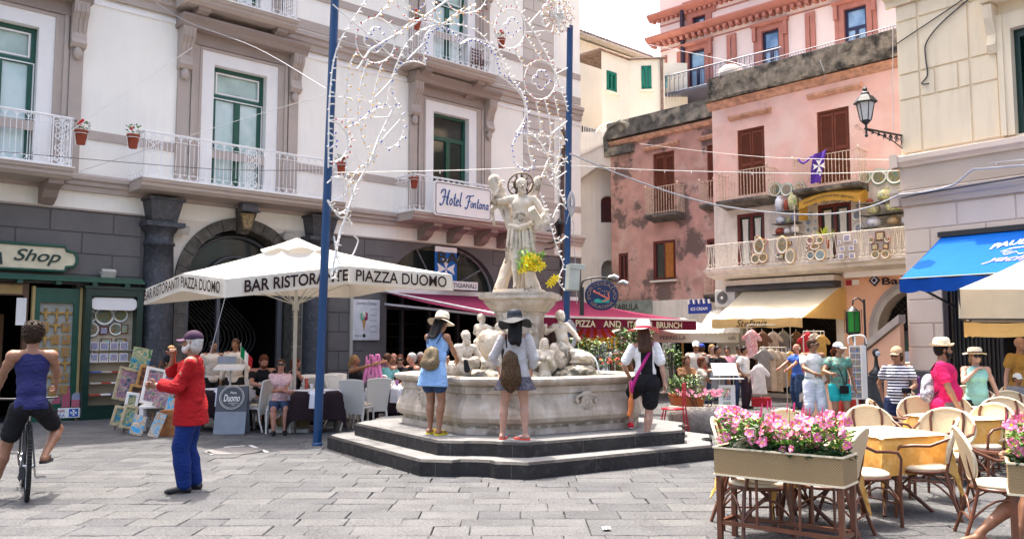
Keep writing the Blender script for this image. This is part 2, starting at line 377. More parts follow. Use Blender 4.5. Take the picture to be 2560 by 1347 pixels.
# doors and surrounds
def french(root,x0,x1,z0,z1,y,style,trans=.72):
    fr=MB(); t=.085
    fr.box(x0,x0+t,y-.05,y+.05,z0,z1); fr.box(x1-t,x1,y-.05,y+.05,z0,z1); fr.box(x0+t,x1-t,y-.05,y+.05,z1-t,z1)
    zt=z1-trans; fr.box(x0+t,x1-t,y-.052,y+.05,zt-.06,zt+.06); c=(x0+x1)/2
    fr.box(c-.07,c+.07,y-.07,y+.03,z0,zt-.06)
    fr.box(x0+t,c-.07,y-.045,y+.03,z0,z0+.16); fr.box(c+.07,x1-t,y-.045,y+.03,z0,z0+.16)
    fr.box(x0+t,x0+t+.05,y-.045,y+.03,z0+.16,zt-.06); fr.box(x1-t-.05,x1-t,y-.045,y+.03,z0+.16,zt-.06)
    d=fr.build('balcony_door',m_gr,root)
    if style!='dark':
        tr=MB(); 
        for (a,b_,c0,c1) in ((x0+t+.03,x1-t-.03,zt+.08,z1-t-.03),):
            tr.box(a,b_,y-.062,y-.052,c0,c0+.035); tr.box(a,b_,y-.062,y-.052,c1-.035,c1); tr.box(a,a+.035,y-.062,y-.052,c0+.035,c1-.035); tr.box(b_-.035,b_,y-.062,y-.052,c0+.035,c1-.035)
        tr.box(x0+.02,x1-.02,y-.066,y-.054,zt-.045,zt-.02); tr.box(x1-.045,x1-.02,y-.066,y-.054,z0,zt-.045)
        tr.build('white_trim',m_wp,d)
    for (a,b_) in ((x0+t+.05,c-.07),(c+.07,x1-t-.05)):
        MB().box(a,b_,y,y+.02,z0+.16,zt-.06).build('pane',m_gl if style=='dark' else m_cur,d)
        if style=='dark': MB().box(a+.12,b_-.02,y+.1,y+.12,z0+.16,zt-.1).build('curtain',M('dim_curtain',(.16,.15,.14)),d)
    MB().box(x0+t,x1-t,y,y+.02,zt+.06,z1-t).build('pane',m_gl if style=='dark' else M('transom_pane',(.42,.52,.46),.1,.2,2),d)
    return d
def surround(root,x0,x1,z0,z1,pedi=True):
    # white flat frame then taupe moulding
    b=MB(); e=.30
    b.box(x0-e,x0,-.04,.0,z0,z1+e); b.box(x1,x1+e,-.04,.0,z0,z1+e); b.box(x0,x1,-.04,.0,z1,z1+e); b.build('white_surround',m_wp,root)
    b=MB()
    for k,(o1,o2,d_) in enumerate(((.30,.36,.07),(.36,.47,.05),(.47,.55,.09))):
        b.box(x0-o2,x0-o1,-d_,0,z0,z1+o2); b.box(x1+o1,x1+o2,-d_,0,z0,z1+o2); b.box(x0-o1,x1+o1,-d_,0,z1+o1,z1+o2)
    b.build('moulded_frame',m_tp,root)
    for xs in ((x0-.86,x0-.60),(x1+.60,x1+.86)):
        MB().box(xs[0],xs[1],-.07,0,z0,z1+.10).build('pilaster',m_tp,root)
        c=MB(); c.prof([(0,z1+.66),(-.36,z1+.66),(-.34,z1+.45),(-.24,z1+.3),(-.17,z1+.05),(-.2,z1-.12),(-.24,z1-.2),(-.17,z1-.28),(0,z1-.3)],xs[0]-.02,xs[1]+.02)
        for q in (0,.09,.18): c.prof([(-.1,z1+.6),(-.37,z1+.62),(-.36,z1+.44),(-.26,z1+.3),(-.19,z1+.05),(-.1,z1-.1)],xs[0]+.02+q,xs[0]+.06+q)
        c.ball(((xs[0]+xs[1])/2,-.13,z1-.4),.1,6,0,1,.8,1.5); c.build('console_bracket',m_tp,root)
    b=MB(); z=z1+.66
    b.prof([(0,z-.28),(-.1,z-.28),(-.1,z),(0,z)],x0-.58,x1+.58)
    b.prof([(0,z),(-.36,z),(-.4,z+.06),(-.42,z+.1),(-.52,z+.2),(-.52,z+.26),(0,z+.3)],x0-.94,x1+.94); b.build('door_hood',m_tp2,root)
for i,d in enumerate(D):
    french(hotel,*d,.2,'dark' if i==2 else 'mint'); surround(hotel,*d)
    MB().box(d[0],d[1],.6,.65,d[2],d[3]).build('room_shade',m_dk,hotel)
# balconies
def railing(b,p0,p1,zb,zt,ends=True,medal=()):
    P0=Vector(p0);P1=Vector(p1); L=(P1-P0).length; d=(P1-P0)/L; n=max(2,int(round(L/.2))); st=L/n; r=.008
    at=lambda t,z:P0+d*t+Vector((0,0,z))
    H=zt-zb
    b.tube([at(0,zt),at(L,zt)],.016,6); b.tube([at(0,zt-.02),at(L,zt-.02)],.01,4)
    b.tube([at(0,zb+.03),at(L,zb+.03)],.011,4); b.tube([at(0,zb+H*.14),at(L,zb+H*.14)],.006,4); b.tube([at(0,zt-H*.15),at(L,zt-H*.15)],.006,4)
    for i in range(n+1):
        b.tube([at(i*st,zb),at(i*st,zt)],r,4)
    for i in range(n):
        c=(i+.5)*st
        b.tube([at(c,zb+H*.22),at(c,zt-H*.2)],r*.8,4); 
        for (zc,sg) in ((zt-H*.15,1),(zb+H*.16,-1)):
            b.tube([at(c+st*.5*math.cos(math.pi*k/6),zc+sg*H*.13*math.sin(math.pi*k/6)) for k in range(7)],.0075,4,cap=False)
            b.ball(at(c,zc+sg*.0),.014,4)
    for t in medal:
        w_=.16
        b.tube([at(t-w_,zb),at(t-w_,zt)],.012,4); b.tube([at(t+w_,zb),at(t+w_,zt)],.012,4)
        for z in (.16,.36,.6,.82):
            for sg in (-1,1):
                b.tube([at(t+sg*(.012+.06*abs(math.sin(a*.9))*(1-a*.06)),zb+H*(z-.1)+H*.2*a/7) for a in range(8)],.010,4,cap=False)
                b.tube([at(t+sg*(.08+.045*math.cos(a)),zb+H*z+.05*math.sin(a)) for a in [k*.8 for k in range(9)]],.009,4,cap=False)
        b.tube([at(t-w_,zb+H*.12),at(t+w_,zb)],.008,4);b.tube([at(t-w_,zb),at(t+w_,zb+H*.12)],.008,4)
        b.tube([at(t-w_,zt),at(t+w_,zt-H*.12)],.008,4);b.tube([at(t-w_,zt-H*.12),at(t+w_,zt)],.008,4)
def balcony(root,x0,x1,zf,out,sides=True,brk=(),bm=None,h=1.0,med=True):
    b=MB(); b.prof([(0,zf-.02),(-out,zf-.02),(-out,zf-.08),(-out+.05,zf-.12),(-out+.05,zf-.17),(-out+.14,zf-.24),(0,zf-.24)],x0+.02,x1-.02)
    bal=b.build('balcony',m_tp if bm is None else bm,root)
    MB().box(x0,x1,-out-.03,0,zf-.02,zf).build('marble_edge',m_wp,bal)
    for x in brk:
        MB().prof([(0,zf-.24),(-out*.8,zf-.24),(-out*.78,zf-.33),(-out*.45,zf-.42),(-out*.32,zf-.56),(-.12,zf-.66),(0,zf-.66)],x-.14,x+.14).build('bracket',m_tp2,bal)
    r=MB(); o=out-.06
    railing(r,(x0+.05,-o,0),(x1-.05,-o,0),zf,zf+h,medal=(.2,(x1-x0-.1)*.5,(x1-x0-.3)) if med else ())
    railing(r,(x0+.05,0,0),(x0+.05,-o,0),zf,zf+h); railing(r,(x1-.05,-o,0),(x1-.05,0,0),zf,zf+h)
    r.build('railing',m_iron,bal); return bal
balcony(hotel,-4.2,-.48,5.12,1.0,brk=(-.75,))
balcony(hotel,.82,5.82,5.12,1.0)
balcony(hotel,7.9,12.15,5.14,1.0,brk=(8.9,9.95,11.0,11.9),med=False)
balcony(hotel,1.7,4.5,9.52,.85,brk=(2.2,4.15),h=.95)
balcony(hotel,8.0,10.95,9.52,.95,brk=(8.6,10.5),h=.95)
# columns and arch
for (a,c) in ((1.24,1.88),(5.2,5.84)):
    x=(a+c)/2; b=MB(); b.lathe([(.40,0),(.40,.3),(.36,.34),(.335,.4),(.33,.9),(.325,3.2),(.30,3.75),(.335,3.76),(.335,3.82),(.30,3.84),(.30,4.0),(.34,4.08),(.4,4.16)],(x,-.1,0),22)
    b.box(x-.42,x+.42,-.52,0.02,4.16,4.26)
    b.add([(x-.27,-.4,4.26),(x+.27,-.4,4.26),(x+.27,0,4.26),(x-.27,0,4.26),(x-.36,-.52,4.74),(x+.36,-.52,4.74),(x+.36,0,4.74),(x-.36,0,4.74)],[(0,1,5,4),(1,2,6,5),(3,0,4,7)])
    b.box(x-.4,x+.4,-.56,0,4.74,4.80); b.build('column',m_bas,hotel)
# voussoirs
def voussoirs(root,h,wd,n,mat,y0=-.07):
    c=(h[0]+h[1])/2; R=(h[1]-h[0])/2; Rz=h[3]-h[4]
    for i in range(n):
        a0=math.pi*i/n+.006; a1=math.pi*(i+1)/n-.006; k=3; P=[]
        for j in range(k+1):
            a=a0+(a1-a0)*j/k; P.append((c+R*math.cos(a),h[4]+Rz*math.sin(a)))
        for j in range(k,-1,-1):
            a=a0+(a1-a0)*j/k; P.append((c+(R+wd)*math.cos(a),h[4]+(Rz+wd)*math.sin(a)))
        MB().slab(P,y0,.02).build('arch_stone',mat,root)
    for x in (h[0]-wd,h[1]): 
        for j in range(4): MB().box(x,x+wd,y0,.02,h[4]*j/4+.005,h[4]*(j+1)/4-.005).build('jamb_stone',mat,root)
voussoirs(hotel,A1,.27,13,m_basb)
b=MB(); b.add([(3.4,-.12,4.3),(3.7,-.12,4.3),(3.72,-.38,4.62),(3.38,-.38,4.62),(3.36,-.42,4.8),(3.74,-.42,4.8),(3.4,0,4.2),(3.7,0,4.2),(3.74,0,4.8),(3.36,0,4.8)],[(0,1,2,3),(3,2,5,4),(0,3,4,9,6),(1,7,8,5,2),(6,7,1,0)]); b.build('keystone',m_basb,hotel)
# fanlight of arch 1
b=MB()
for r in (1.22,.72): b.tube([(3.55+r*math.cos(math.pi*k/18),.35,2.95+r*math.sin(math.pi*k/18)) for k in range(19)],.04,6)
b.box(2.25,4.85,.3,.4,2.9,3.02); b.box(2.3,2.42,.3,.4,0,2.9); b.box(4.68,4.8,.3,.4,0,2.9); b.box(3.1,3.18,.3,.4,0,2.9)
b.build('arch_grille',M('grille_grey',(.09,.09,.10),.5),hotel)
text('DUOMO',.62,.2,M('grille_grey',(.09,.09,.10)),hotel,'fanlight_lettering',(3.55,.3,3.25))
MB().slab([(3.55-1.3,2.98)]+[(p[0],p[1]) for p in arc(3.55,2.98,1.3,1.3,180,0,14)],.44,.46).build('fanlight_glass',m_gl,hotel)
# fanlight of arch 2
b=MB(); b.box(7.75,11.75,.2,.32,2.94,3.06)
for a in (35,65,90,115,145): b.tube([(9.75,.25,3.0),(9.75+1.98*math.cos(math.radians(a)),.25,3.0+1.4*math.sin(math.radians(a)))],.025,4)
b.tube([(9.75+2*math.cos(math.pi*k/20),.25,3+1.42*math.sin(math.pi*k/20)) for k in range(21)],.05,6)
b.build('fanlight_frame',M('bar_frame',(.28,.28,.28),.5),hotel)
MB().slab(arc(9.75,3.0,1.98,1.4,180,0,16),.3,.32).build('fanlight_glass',m_gl,hotel)
m_blk=M('letter_black',(.015,.014,.014),.5)
text('BAR',1.15,.32,m_blk,hotel,'bar_lettering',(9.88,-.26,4.02),bold=.02)
text('Solentino',1.0,.2,M('letter_grey',(.05,.05,.05)),hotel,'bar_name_lettering',(10.35,.14,3.45))
# bar front frames, dark glass doors
b=MB()
for x in (7.55,7.75,8.4,9.35,10.4,11.7): b.box(x-.04,x+.04,.15,.28,0,2.94)
b.box(7.5,11.75,.15,.3,2.5,2.6); b.build('bar_front_frame',M('bar_frame_dark',(.035,.035,.04),.4),hotel)
# bar shelves with fruit and bottles, counter
m_wood=M('dark_wood',(.05,.03,.02),.5,.3,6)
MB().box(8.5,11.4,2.0,2.5,0,1.1).build('bar_counter',m_wood,hotel); MB().box(2.4,4.7,2.6,3.0,0,1.05).build('bar_counter',m_wood,hotel)
b=MB()
for z in (1.35,1.75,2.15): b.box(7.9,11.2,3.0,3.3,z,z+.03); b.box(2.6,4.6,3.2,3.5,z,z+.03)
b.build('bar_shelf',m_wood,hotel)
b=MB(); 
for i in range(14): b.tube([(3.0+i*.12+.5*math.sin(t*.5),2.3,1.0+t*.22) for t in range(9)],.02,4)
b.build('curved_slat_screen',M('slat_screen',(.10,.095,.09),.5),hotel)
# ================= PINK BUILDING =================
m_pk=M('pink_plaster',(.78,.49,.42),.9,.12,1.4,bump=.25,bs=40,col2=(.80,.58,.51),c2t=(.45,.65),c2s=1.1,stain=(.42,.26,.21),st=(.60,.66),ss=.9)
m_pk2=M('pink_plaster_stained',(.50,.285,.235),.92,.2,1.8,bump=.35,bs=40,col2=(.58,.39,.33),c2t=(.5,.65),c2s=1.6,stain=(.17,.115,.10),st=(.515,.585),ss=.8)
m_och=M('orange_moulding',(.58,.34,.24),.9,.3,6,bump=.6,bs=25)
m_wh=M('white_lime_plaster',(.66,.60,.53),.92,.1,2,bump=.3,bs=30,col2=(.50,.44,.38),c2t=(.58,.7),c2s=2.5,streak=.25)
m_pe=M('peach_plaster',(.80,.46,.30),.9,.06,1.5,bump=.1,bs=40)
m_blc=M('black_stained_concrete',(.10,.095,.085),.95,.5,4,bump=.8,bs=18,col2=(.30,.27,.22),c2t=(.55,.7),c2s=1.8)
m_par=M('stained_parapet',(.26,.225,.175),.95,.35,7,bump=.8,bs=18,col2=(.04,.037,.033),c2t=(.44,.66),c2s=3.2,streak=.5)
m_sh=M('brown_shutter',(.16,.045,.025),.6,.1,6)
m_rd=M('oxblood_frame',(.12,.018,.014),.5,.1,6)
m_bar=M('cream_iron',(.62,.50,.38),.6,.3,30,stain=(.2,.09,.05),st=(.55,.65),ss=14)
m_net=M('net_curtain',(.62,.60,.54),.8,.08,14)
pink=PK.root('pink_building','weathered pink plaster house with brown louvred shutters and black stained parapet','building')
def P(u,v,n=0): return PK.px(u,v,n)
def rect(fr,u0,v0,u1,v1,n=0):
    a=fr.px(u0,v0,n); b=fr.px(u1,v1,n); return a[0],b[0],min(a[1],b[1]),max(a[1],b[1])
SA=(-1.30,-.36,5.95,8.15); SB_=(1.33,2.29,5.95,8.2); LA=(-1.38,-.43,3.85,5.52); LB=(1.27,2.26,3.85,5.5)
AR=(2.92,4.95,0,2.98,1.85); ST=(-1.25,1.72,0,2.9)
b=MB()
wall(b,-2.2,9,5.95,9.2,[SA,SB_],.2,0,0); wall(b,-2.2,9,3.45,5.95,[LA,LB],.2,1,1)
wall(b,-2.2,1.95,0,3.45,[ST],.3,1,1); wall(b,1.95,9,0,3.45,[AR,(1.3,1.31,-1,-.9)],.5,2,3)
b.quad((-2.2,0,0),(-2.2,0,9.2),(-2.2,6,9.2),(-2.2,6,0),0); b.quad((-2.2,0,9.2),(9,0,9.2),(9,6,9.2),(-2.2,6,9.2),1)
b.build('wall',[m_pk,m_wh,m_pe,M('arch_grey',(.36,.32,.29),.9,.1,2)],pink)
# ragged edge where the pink coat ends above the white lime
b=MB(); x=-2.2; top=[];rr=random.Random(5)
while x<9: top.append((x,5.90+.05*x*0+rr.uniform(-.10,.06))); x+=rr.uniform(.08,.3)
b.slab([(-2.2,6.1)]+top+[(9,6.1)],-.012,-.001); b.build('plaster_edge',m_pk,pink)
LL=[rect(PK,1632,386,1688,545,-.5),rect(PK,1767,364,1800,490,-.5),rect(PK,1632,604,1690,698,-.5),rect(PK,1546,634,1571,701,-.5),rect(PK,1767,598,1800,690,-.5),rect(PK,1500,489,1538,556,-.5)]
b=MB(); wall(b,-6.9,-2.2,3.0,9.0,LL[:5],.2,0,0,y=.5); wall(b,-6.9,-2.2,0,3.0,[(-6.5,-4.7,0,2.15),(-4.3,-2.35,0,2.15)],.2,1,1,y=.5)
b.quad((-6.9,.5,9.0),(-2.2,.5,9.0),(-2.2,6,9.0),(-6.9,6,9.0),1); b.build('stained_wing_wall',[m_pk2,m_wh],pink)
b=MB()
for (x0,x1) in ((-6.5,-4.7),(-4.3,-2.35)): b.quad((x0,1.6,0),(x1,1.6,0),(x1,1.6,2.2),(x0,1.6,2.2)); b.quad((x0,.7,0),(x0,1.6,0),(x0,1.6,2.2),(x0,.7,2.2)); b.quad((x1,.7,0),(x1,1.6,0),(x1,1.6,2.2),(x1,.7,2.2)); b.quad((x0,.7,2.15),(x1,.7,2.15),(x1,1.6,2.15),(x0,1.6,2.15))
b.build('shop_recess',m_dk,pink)
# arch ring
def ring(root,h,wd,y0,mat,name='arch_ring'):
    c=(h[0]+h[1])/2; R=(h[1]-h[0])/2; Rz=h[3]-h[4]
    P_=arc(c,h[4],R,Rz,0,180,20)+arc(c,h[4],R+wd,Rz+wd,180,0,20)
    b=MB()
    for i in range(20):
        b.slab([P_[i],P_[i+1],P_[40-i],P_[41-i]],y0,.0)
        q=lambda p,k:(c+(p[0]-c)*k,h[4]+(p[1]-h[4])*k)
    b.box(h[0]-wd,h[0],y0,0,0,h[4]); b.box(h[1],h[1]+wd,y0,0,0,h[4]); b.build(name,mat,root)
ring(pink,AR,.26,-.06,M('arch_grey',(.36,.32,.29))); ring(pink,AR,.12,-.10,M('arch_grey2',(.42,.38,.34)))
b=MB(); b.quad((-1.6,3.4,0),(4.9,3.4,0),(4.9,3.4,3.4),(-1.6,3.4,3.4)); b.quad((-1.6,.2,3.1),(5.2,.2,3.1),(5.2,3.4,3.1),(-1.6,3.4,3.1)); b.quad((-1.3,.2,0),(-1.3,3.4,0),(-1.3,3.4,3.2),(-1.3,.2,3.2)); b.quad((1.75,.2,0),(1.75,3.4,0),(1.75,3.4,3.2),(1.75,.2,3.2)); b.build('shop_interior',M('shop_dark',(.05,.035,.03),.9),pink)  # indoor shade painted into the dark wall colour
# doors inside the arch: dark lattice over glass doors
b=MB()
for i in range(-10,22):
    for sg in (1,-1):
        x=2.9+i*.16; b.tube([(x,.4,1.95),(x+sg*1.1,.4,3.0)],.008,3,cap=False)
b.box(2.92,4.95,.38,.45,1.78,1.9); b.box(2.92,3.02,.38,.45,0,1.8); b.box(3.9,3.98,.38,.45,0,1.8)
b.build('lattice_grille',M('lattice_dark',(.03,.028,.03),.5),pink)
MB().box(3.02,4.95,.5,.52,0,1.8).build('glass_door',M('bank_glass',(.04,.08,.07),.08),pink)
MB().box(3.15,3.55,.48,.49,1.05,1.35).build('door_notice',M('notice_white',(.55,.6,.75)),pink)
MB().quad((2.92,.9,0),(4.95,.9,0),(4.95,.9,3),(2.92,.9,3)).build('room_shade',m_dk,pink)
# mouldings
def hood(x0,x1,z,y=0,mat=m_och): MB().prof([(y,z),(y-.06,z),(y-.13,z+.07),(y-.14,z+.13),(y,z+.17)],x0,x1).build('hood_mould',mat,pink)
hood(-1.55,-.1,8.5); hood(1.1,2.7,8.62)
a=rect(PK,1612,345,1698,362,-.5); hood(a[0],a[1],a[2],.5); a=rect(PK,1750,330,1790,345,-.5); hood(a[0],a[1],a[2],.5)
MB().prof([(0,8.95),(-.05,8.98),(-.12,9.08),(-.22,9.16),(0,9.2)],-2.3,9).build('eroded_cornice',m_och,pink)
MB().prof([(0,9.2),(-.25,9.2),(-.27,9.26),(-.16,9.3),(-.16,9.98),(.2,9.98),(.2,9.2)],-2.25,9).build('parapet',m_par,pink)
za=rect(PK,1592,322,1790,262,-.5); 
MB().prof([(.5,8.65),(.42,8.68),(.32,8.8),(.5,8.9)],-6.9,-2.2).build('eroded_cornice',m_och,pink)
MB().prof([(.5,8.9),(.28,8.9),(.30,9.5),(.65,9.5),(.65,8.9)],-6.9,-2.25).build('parapet',m_blc,pink)
# louvred shutters
def shutter(root,r,y,mat=m_sh,leafs=2):
    x0,x1,z0,z1=r; fr=MB(); t=.06
    fr.box(x0,x0+t,y-.04,y+.04,z0,z1); fr.box(x1-t,x1,y-.04,y+.04,z0,z1); fr.box(x0+t,x1-t,y-.04,y+.04,z1-t,z1)
    d=fr.build('shutter_frame',mat,root); W_=(x1-x0-2*t)/leafs
    for i in range(leafs):
        a=x0+t+i*W_+.01; e=a+W_-.02; b=MB(); q=.055
        b.box(a,a+q,y-.03,y+.01,z0,z1-t-.01); b.box(e-q,e,y-.03,y+.01,z0,z1-t-.01)
        for z in (z0,(z0+z1)/2-.05,z1-t-.12): b.box(a+q,e-q,y-.028,y+.01,z,z+.1)
        z=z0+.1
        while z<z1-t-.13:
            b.quad((a+q,y-.025,z),(e-q,y-.025,z),(e-q,y+.01,z+.045),(a+q,y+.01,z+.045)); b.quad((a+q,y-.025,z),(a+q,y-.025,z-.008),(e-q,y-.025,z-.008),(e-q,y-.025,z)); z+=.052
        b.quad((a,y+.02,z0),(e,y+.02,z0),(e,y+.02,z1),(a,y+.02,z1)); b.build('shutter',mat,d)
shutter(pink,SA,.08); shutter(pink,SB_,.08); shutter(pink,LL[0],.6); shutter(pink,LL[1],.6)
def curtwin(root,r,y,mat=m_rd,cur=True,dark=False):
    x0,x1,z0,z1=r; t=.09; b=MB(); c=(x0+x1)/2
    b.box(x0-.03,x0+t,y-.05,y+.04,z0,z1); b.box(x1-t,x1+.03,y-.05,y+.04,z0,z1); b.box(x0+t,x1-t,y-.05,y+.04,z1-t,z1+.03); b.box(c-.045,c+.045,y-.03,y+.03,z0,z1-t); b.box(x0+t,x1-t,y-.03,y+.03,z0,z0+.1)
    d=b.build('window_frame',mat,root)
    for (a,e) in ((x0+t,c-.045),(c+.045,x1-t)):
        MB().box(a,e,y+.01,y+.02,z0+.1,z1-t).build('pane',m_gl,d)
        if cur: MB().grid(lambda u,v:(a+.04+(e-a-.08)*((u-.5)*(1-.35*math.sin(v*2.6))+.5),y-.012+.01*math.sin(u*22),z0+.12+(z1-t-z0-.2)*v),16,8).build('curtain',m_net,d)
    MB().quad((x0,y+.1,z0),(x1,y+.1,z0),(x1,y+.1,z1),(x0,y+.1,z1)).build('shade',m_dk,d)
curtwin(pink,LA,.08); curtwin(pink,LB,.08); curtwin(pink,LL[3],.58,cur=False)
r=LL[2]; curtwin(pink,r,.58,cur=False); MB().box((r[0]+r[1])/2+.06,r[1]-.1,.5,.54,r[2]+.08,r[3]-.1).build('ochre_shutter',M('ochre_wood',(.35,.13,.03),.6,.2,8),pink)
MB().box(r[0]-.06,r[1]+.08,.38,.56,r[2]-.06,r[2]).build('sill',m_wh,pink); curtwin(pink,LL[4],.58,cur=False)
def barbal(root,x0,x1,z,y,out,h,mat=m_bar,slab=m_blc,name='balcony'):
    b=MB(); b.prof([(y,z),(y-out,z),(y-out,z-.07),(y-out+.08,z-.12),(y-out+.2,z-.14),(y,z-.22)],x0,x1); d=b.build(name,slab,root)
    r=MB(); o=y-out+.05; r.box(x0,x1,o-.012,o+.012,z+h-.02,z+h); r.box(x0,x1,o-.01,o+.01,z+.06,z+.08)
    n=int((x1-x0)/.105)
    for i in range(n+1): x=x0+.015+(x1-x0-.03)*i/n; r.tube([(x,o,z),(x,o,z+h)],.011,4,cap=False)
    for x in (x0+.012,x1-.012):
        r.box(x-.01,x+.01,o,y,z+h-.02,z+h)
        for k in range(1,6): r.tube([(x,o+(y-o)*k/6,z),(x,o+(y-o)*k/6,z+h)],.010,4,cap=False)
    for x in (x0,x1): r.ball((x,o,z+h+.05),.04,4)
    r.build('railing',mat,d); return d
barbal(pink,-1.72,.02,5.90,0,.62,.86); b2=barbal(pink,.85,2.78,5.92,0,.62,.9)
a=rect(PK,1611,470,1692,528,.0); barbal(pink,a[0],a[1],a[2],.5,.5,a[3]-a[2]-.02)
a=rect(PK,1746,455,1800,505,.0); barbal(pink,a[0],-2.22,a[2],.5,.5,a[3]-a[2])
a=rect(PK,1757,682,1800,735,.0); barbal(pink,a[0],-2.22,a[2],.5,.5,a[3]-a[2])
# ceramics balcony (long)
def scrollrail(b,x0,x1,y,z,h,side=False):
    pt=(lambda t,zz:(x0+t,y,zz)) if not side else (lambda t,zz:(x0,y+t,zz)); L=x1-x0; n=max(1,int(L/.16)); st=L/n
    b.tube([pt(0,z+h),pt(L,z+h)],.016,5); b.tube([pt(0,z+.03),pt(L,z+.03)],.014,4); b.tube([pt(0,z+h-.05),pt(L,z+h-.05)],.008,4)
    for i in range(n):
        a=i*st
        b.tube([pt(a+.01,z+h),pt(a+st*.42,z+.2),pt(a+st*.5,z+.16)],.010,4); b.tube([pt(a+st-.01,z+h),pt(a+st*.58,z+.2)],.010,4); b.tube([pt(a+st*.5,z+h*.55),pt(a+st*.5,z+h)],.008,4)
        b.tube([pt(a+st*.5+(st*.42)*(1-k/12)*math.cos(k*.85),z+.10+.075*(1-k/12)*math.sin(k*.85)) for k in range(12)],.011,4,cap=False)
ZB=3.78; m_cb=M('balcony_white_iron',(.72,.66,.58),.6,.15,12,stain=(.35,.2,.13),st=(.6,.7),ss=9)
b=MB(); b.prof([(0,ZB),(-1.12,ZB),(-1.12,ZB-.07),(-1.02,ZB-.13),(-1.0,ZB-.2),(-.5,ZB-.28),(0,ZB-.3)],-1.85,6); cb=b.build('long_balcony',m_wh,pink)
b=MB(); scrollrail(b,-1.8,6,-1.06,ZB,.72); 
b.tube([(-1.8,-1.06,ZB+.72),(-1.8,0,ZB+.72)],.016,5); b.tube([(-1.8,-1.06,ZB+.03),(-1.8,0,ZB+.03)],.014,4)
for k in range(1,8): b.tube([(-1.8,-1.06+k*.13,ZB),(-1.8,-1.06+k*.13,ZB+.72)],.01,4)
b.build('railing',m_cb,cb)
# cover below the balcony, roller box, wall boxes
MB().box(-1.6,1.95,-.5,0,3.3,3.45).build('fascia',m_wh,pink)
b=MB(); b.prof([(0,3.12),(-.42,3.12),(-.45,3.2),(-.4,3.3),(0,3.34)],-1.55,1.9); b.build('roller_box',M('roller_grey',(.06,.06,.07),.5,.1,4),pink)
b=MB(); b.box(2.2,5.5,-.4,0,3.38,3.46); b.box(2.2,5.5,-.44,-.40,3.34,3.50); b.build('white_canopy_strip',m_wp,pink)
text('Banco',1.1,.19,M('bank_letter',(.02,.02,.035)),pink,'bank_lettering',(3.62,-.06,3.22),bold=.02)
b=MB(); c=(2.86,3.26)
for (k,mi,y) in ((.15,0,-.05),(.10,1,-.06),(.055,0,-.07)): b.slab([(c[0]-k,c[1]),(c[0],c[1]-k*1.1),(c[0]+k,c[1]),(c[0],c[1]+k*1.1)],y,-.01,mi)
b.build('bank_diamond_mark',[M('bank_letter',(0,0,0)),M('notice_white',(1,1,1))],pink)
b=MB(); b.box(2.08,2.24,-.08,0,3.16,3.30); b.box(2.25,2.42,-.08,0,3.16,3.30,1); b.build('alarm_box',[M('alarm_red',(.4,.01,.02),.5),m_wp],pink)
b=MB(); b.tube([(-2,-.05,10.12),(8,-.05,10.12)],.014,4); b.tube([(-2,-.05,10.02),(8,-.05,10.02)],.01,4)
for i in range(120): b.tube([(-2+i*.084,-.05,9.98),(-2+i*.084,-.05,10.12)],.007,3,cap=False)
b.build('parapet_rail',M('rail_blue_grey',(.10,.11,.16),.5),pink)
# rooftop dish and grille box
b=MB(); c=P(1826,190,-.4); b.lathe([(0.02,0),(.2,.02),(.34,.1),(.4,.22),(.36,.4),(.2,.52),(.03,.56)],(c[0],.4,9.9),14); b.build('roof_dome',m_wh,pink)
# left corner grille frame
a=rect(PK,1543,345,1590,268,-.5); b=MB()
b.tube([(-6.95,.35,8.55),(-7.0,.35,9.0),(-6.75,.35,9.35),(-6.3,.35,9.45),(-5.95,.35,9.3),(-5.9,.35,8.9)],.11,8); b.box(-7.05,-5.8,.3,.5,8.3,8.6)
b.build('roof_coping',m_blc,pink)
# TABULA sign, ice cream sign
sg=PK.root('tabula_sign','weathered grey shop signboard lettered TABULA on the stained pink house','sign',-6.2,-.42,2.75)
MB().box(-.9,1.15,-.05,0,-.16,.28).build('board',M('sign_grey',(.22,.24,.21),.8,.2,5),sg); text('TABULA',1.15,.22,m_blk,sg,'lettering',(.05,-.06,.06),bold=.01)
x,z=PK.px(1765,772,-.1); ic=PK.root('ice_cream_sign','blue ICE CREAM sign with striped edge under the small iron balcony','sign',x,.1,z)
MB().box(-.5,.35,-.06,0,-.15,.16).build('board',M('sign_blue',(.01,.03,.22),.5),ic); text('ICE CREAM',.62,.1,m_wp,ic,'lettering',(-.08,-.07,0))
b=MB()
for i in range(9): b.slab([(-.5+i*.095,.16),(-.45+i*.095,.16),(-.47+i*.095,.3),(-.52+i*.095,.3)],-.06,-.0,i%2)
b.build('striped_edge',[m_wp,M('sign_blue',(0,0,0))],ic)
# air conditioner
x,z=PK.px(1818,745,.2); ac=PK.root('air_conditioner','white air conditioning unit under the long ceramics balcony','air conditioner',x,.02,z)
MB().box(-.36,.36,-.32,0,-.25,.25).build('casing',M('ac_white',(.6,.6,.57),.5),ac,bevel=.02)
b=MB(); b.lathe([(.19,0),(.19,.02),(.16,.02),(.15,.005),(.02,.005)],(0,0,0),18,mat=Matrix.Rotation(math.pi/2,4,'X')); f_=b.build('fan_guard',M('ac_grey',(.12,.12,.12),.5),ac,loc=(-.08,-.325,0))
b=MB(); b.ball((0,0,0),.05,6); b.build('fan_hub',m_wp,ac,loc=(-.08,-.33,0))
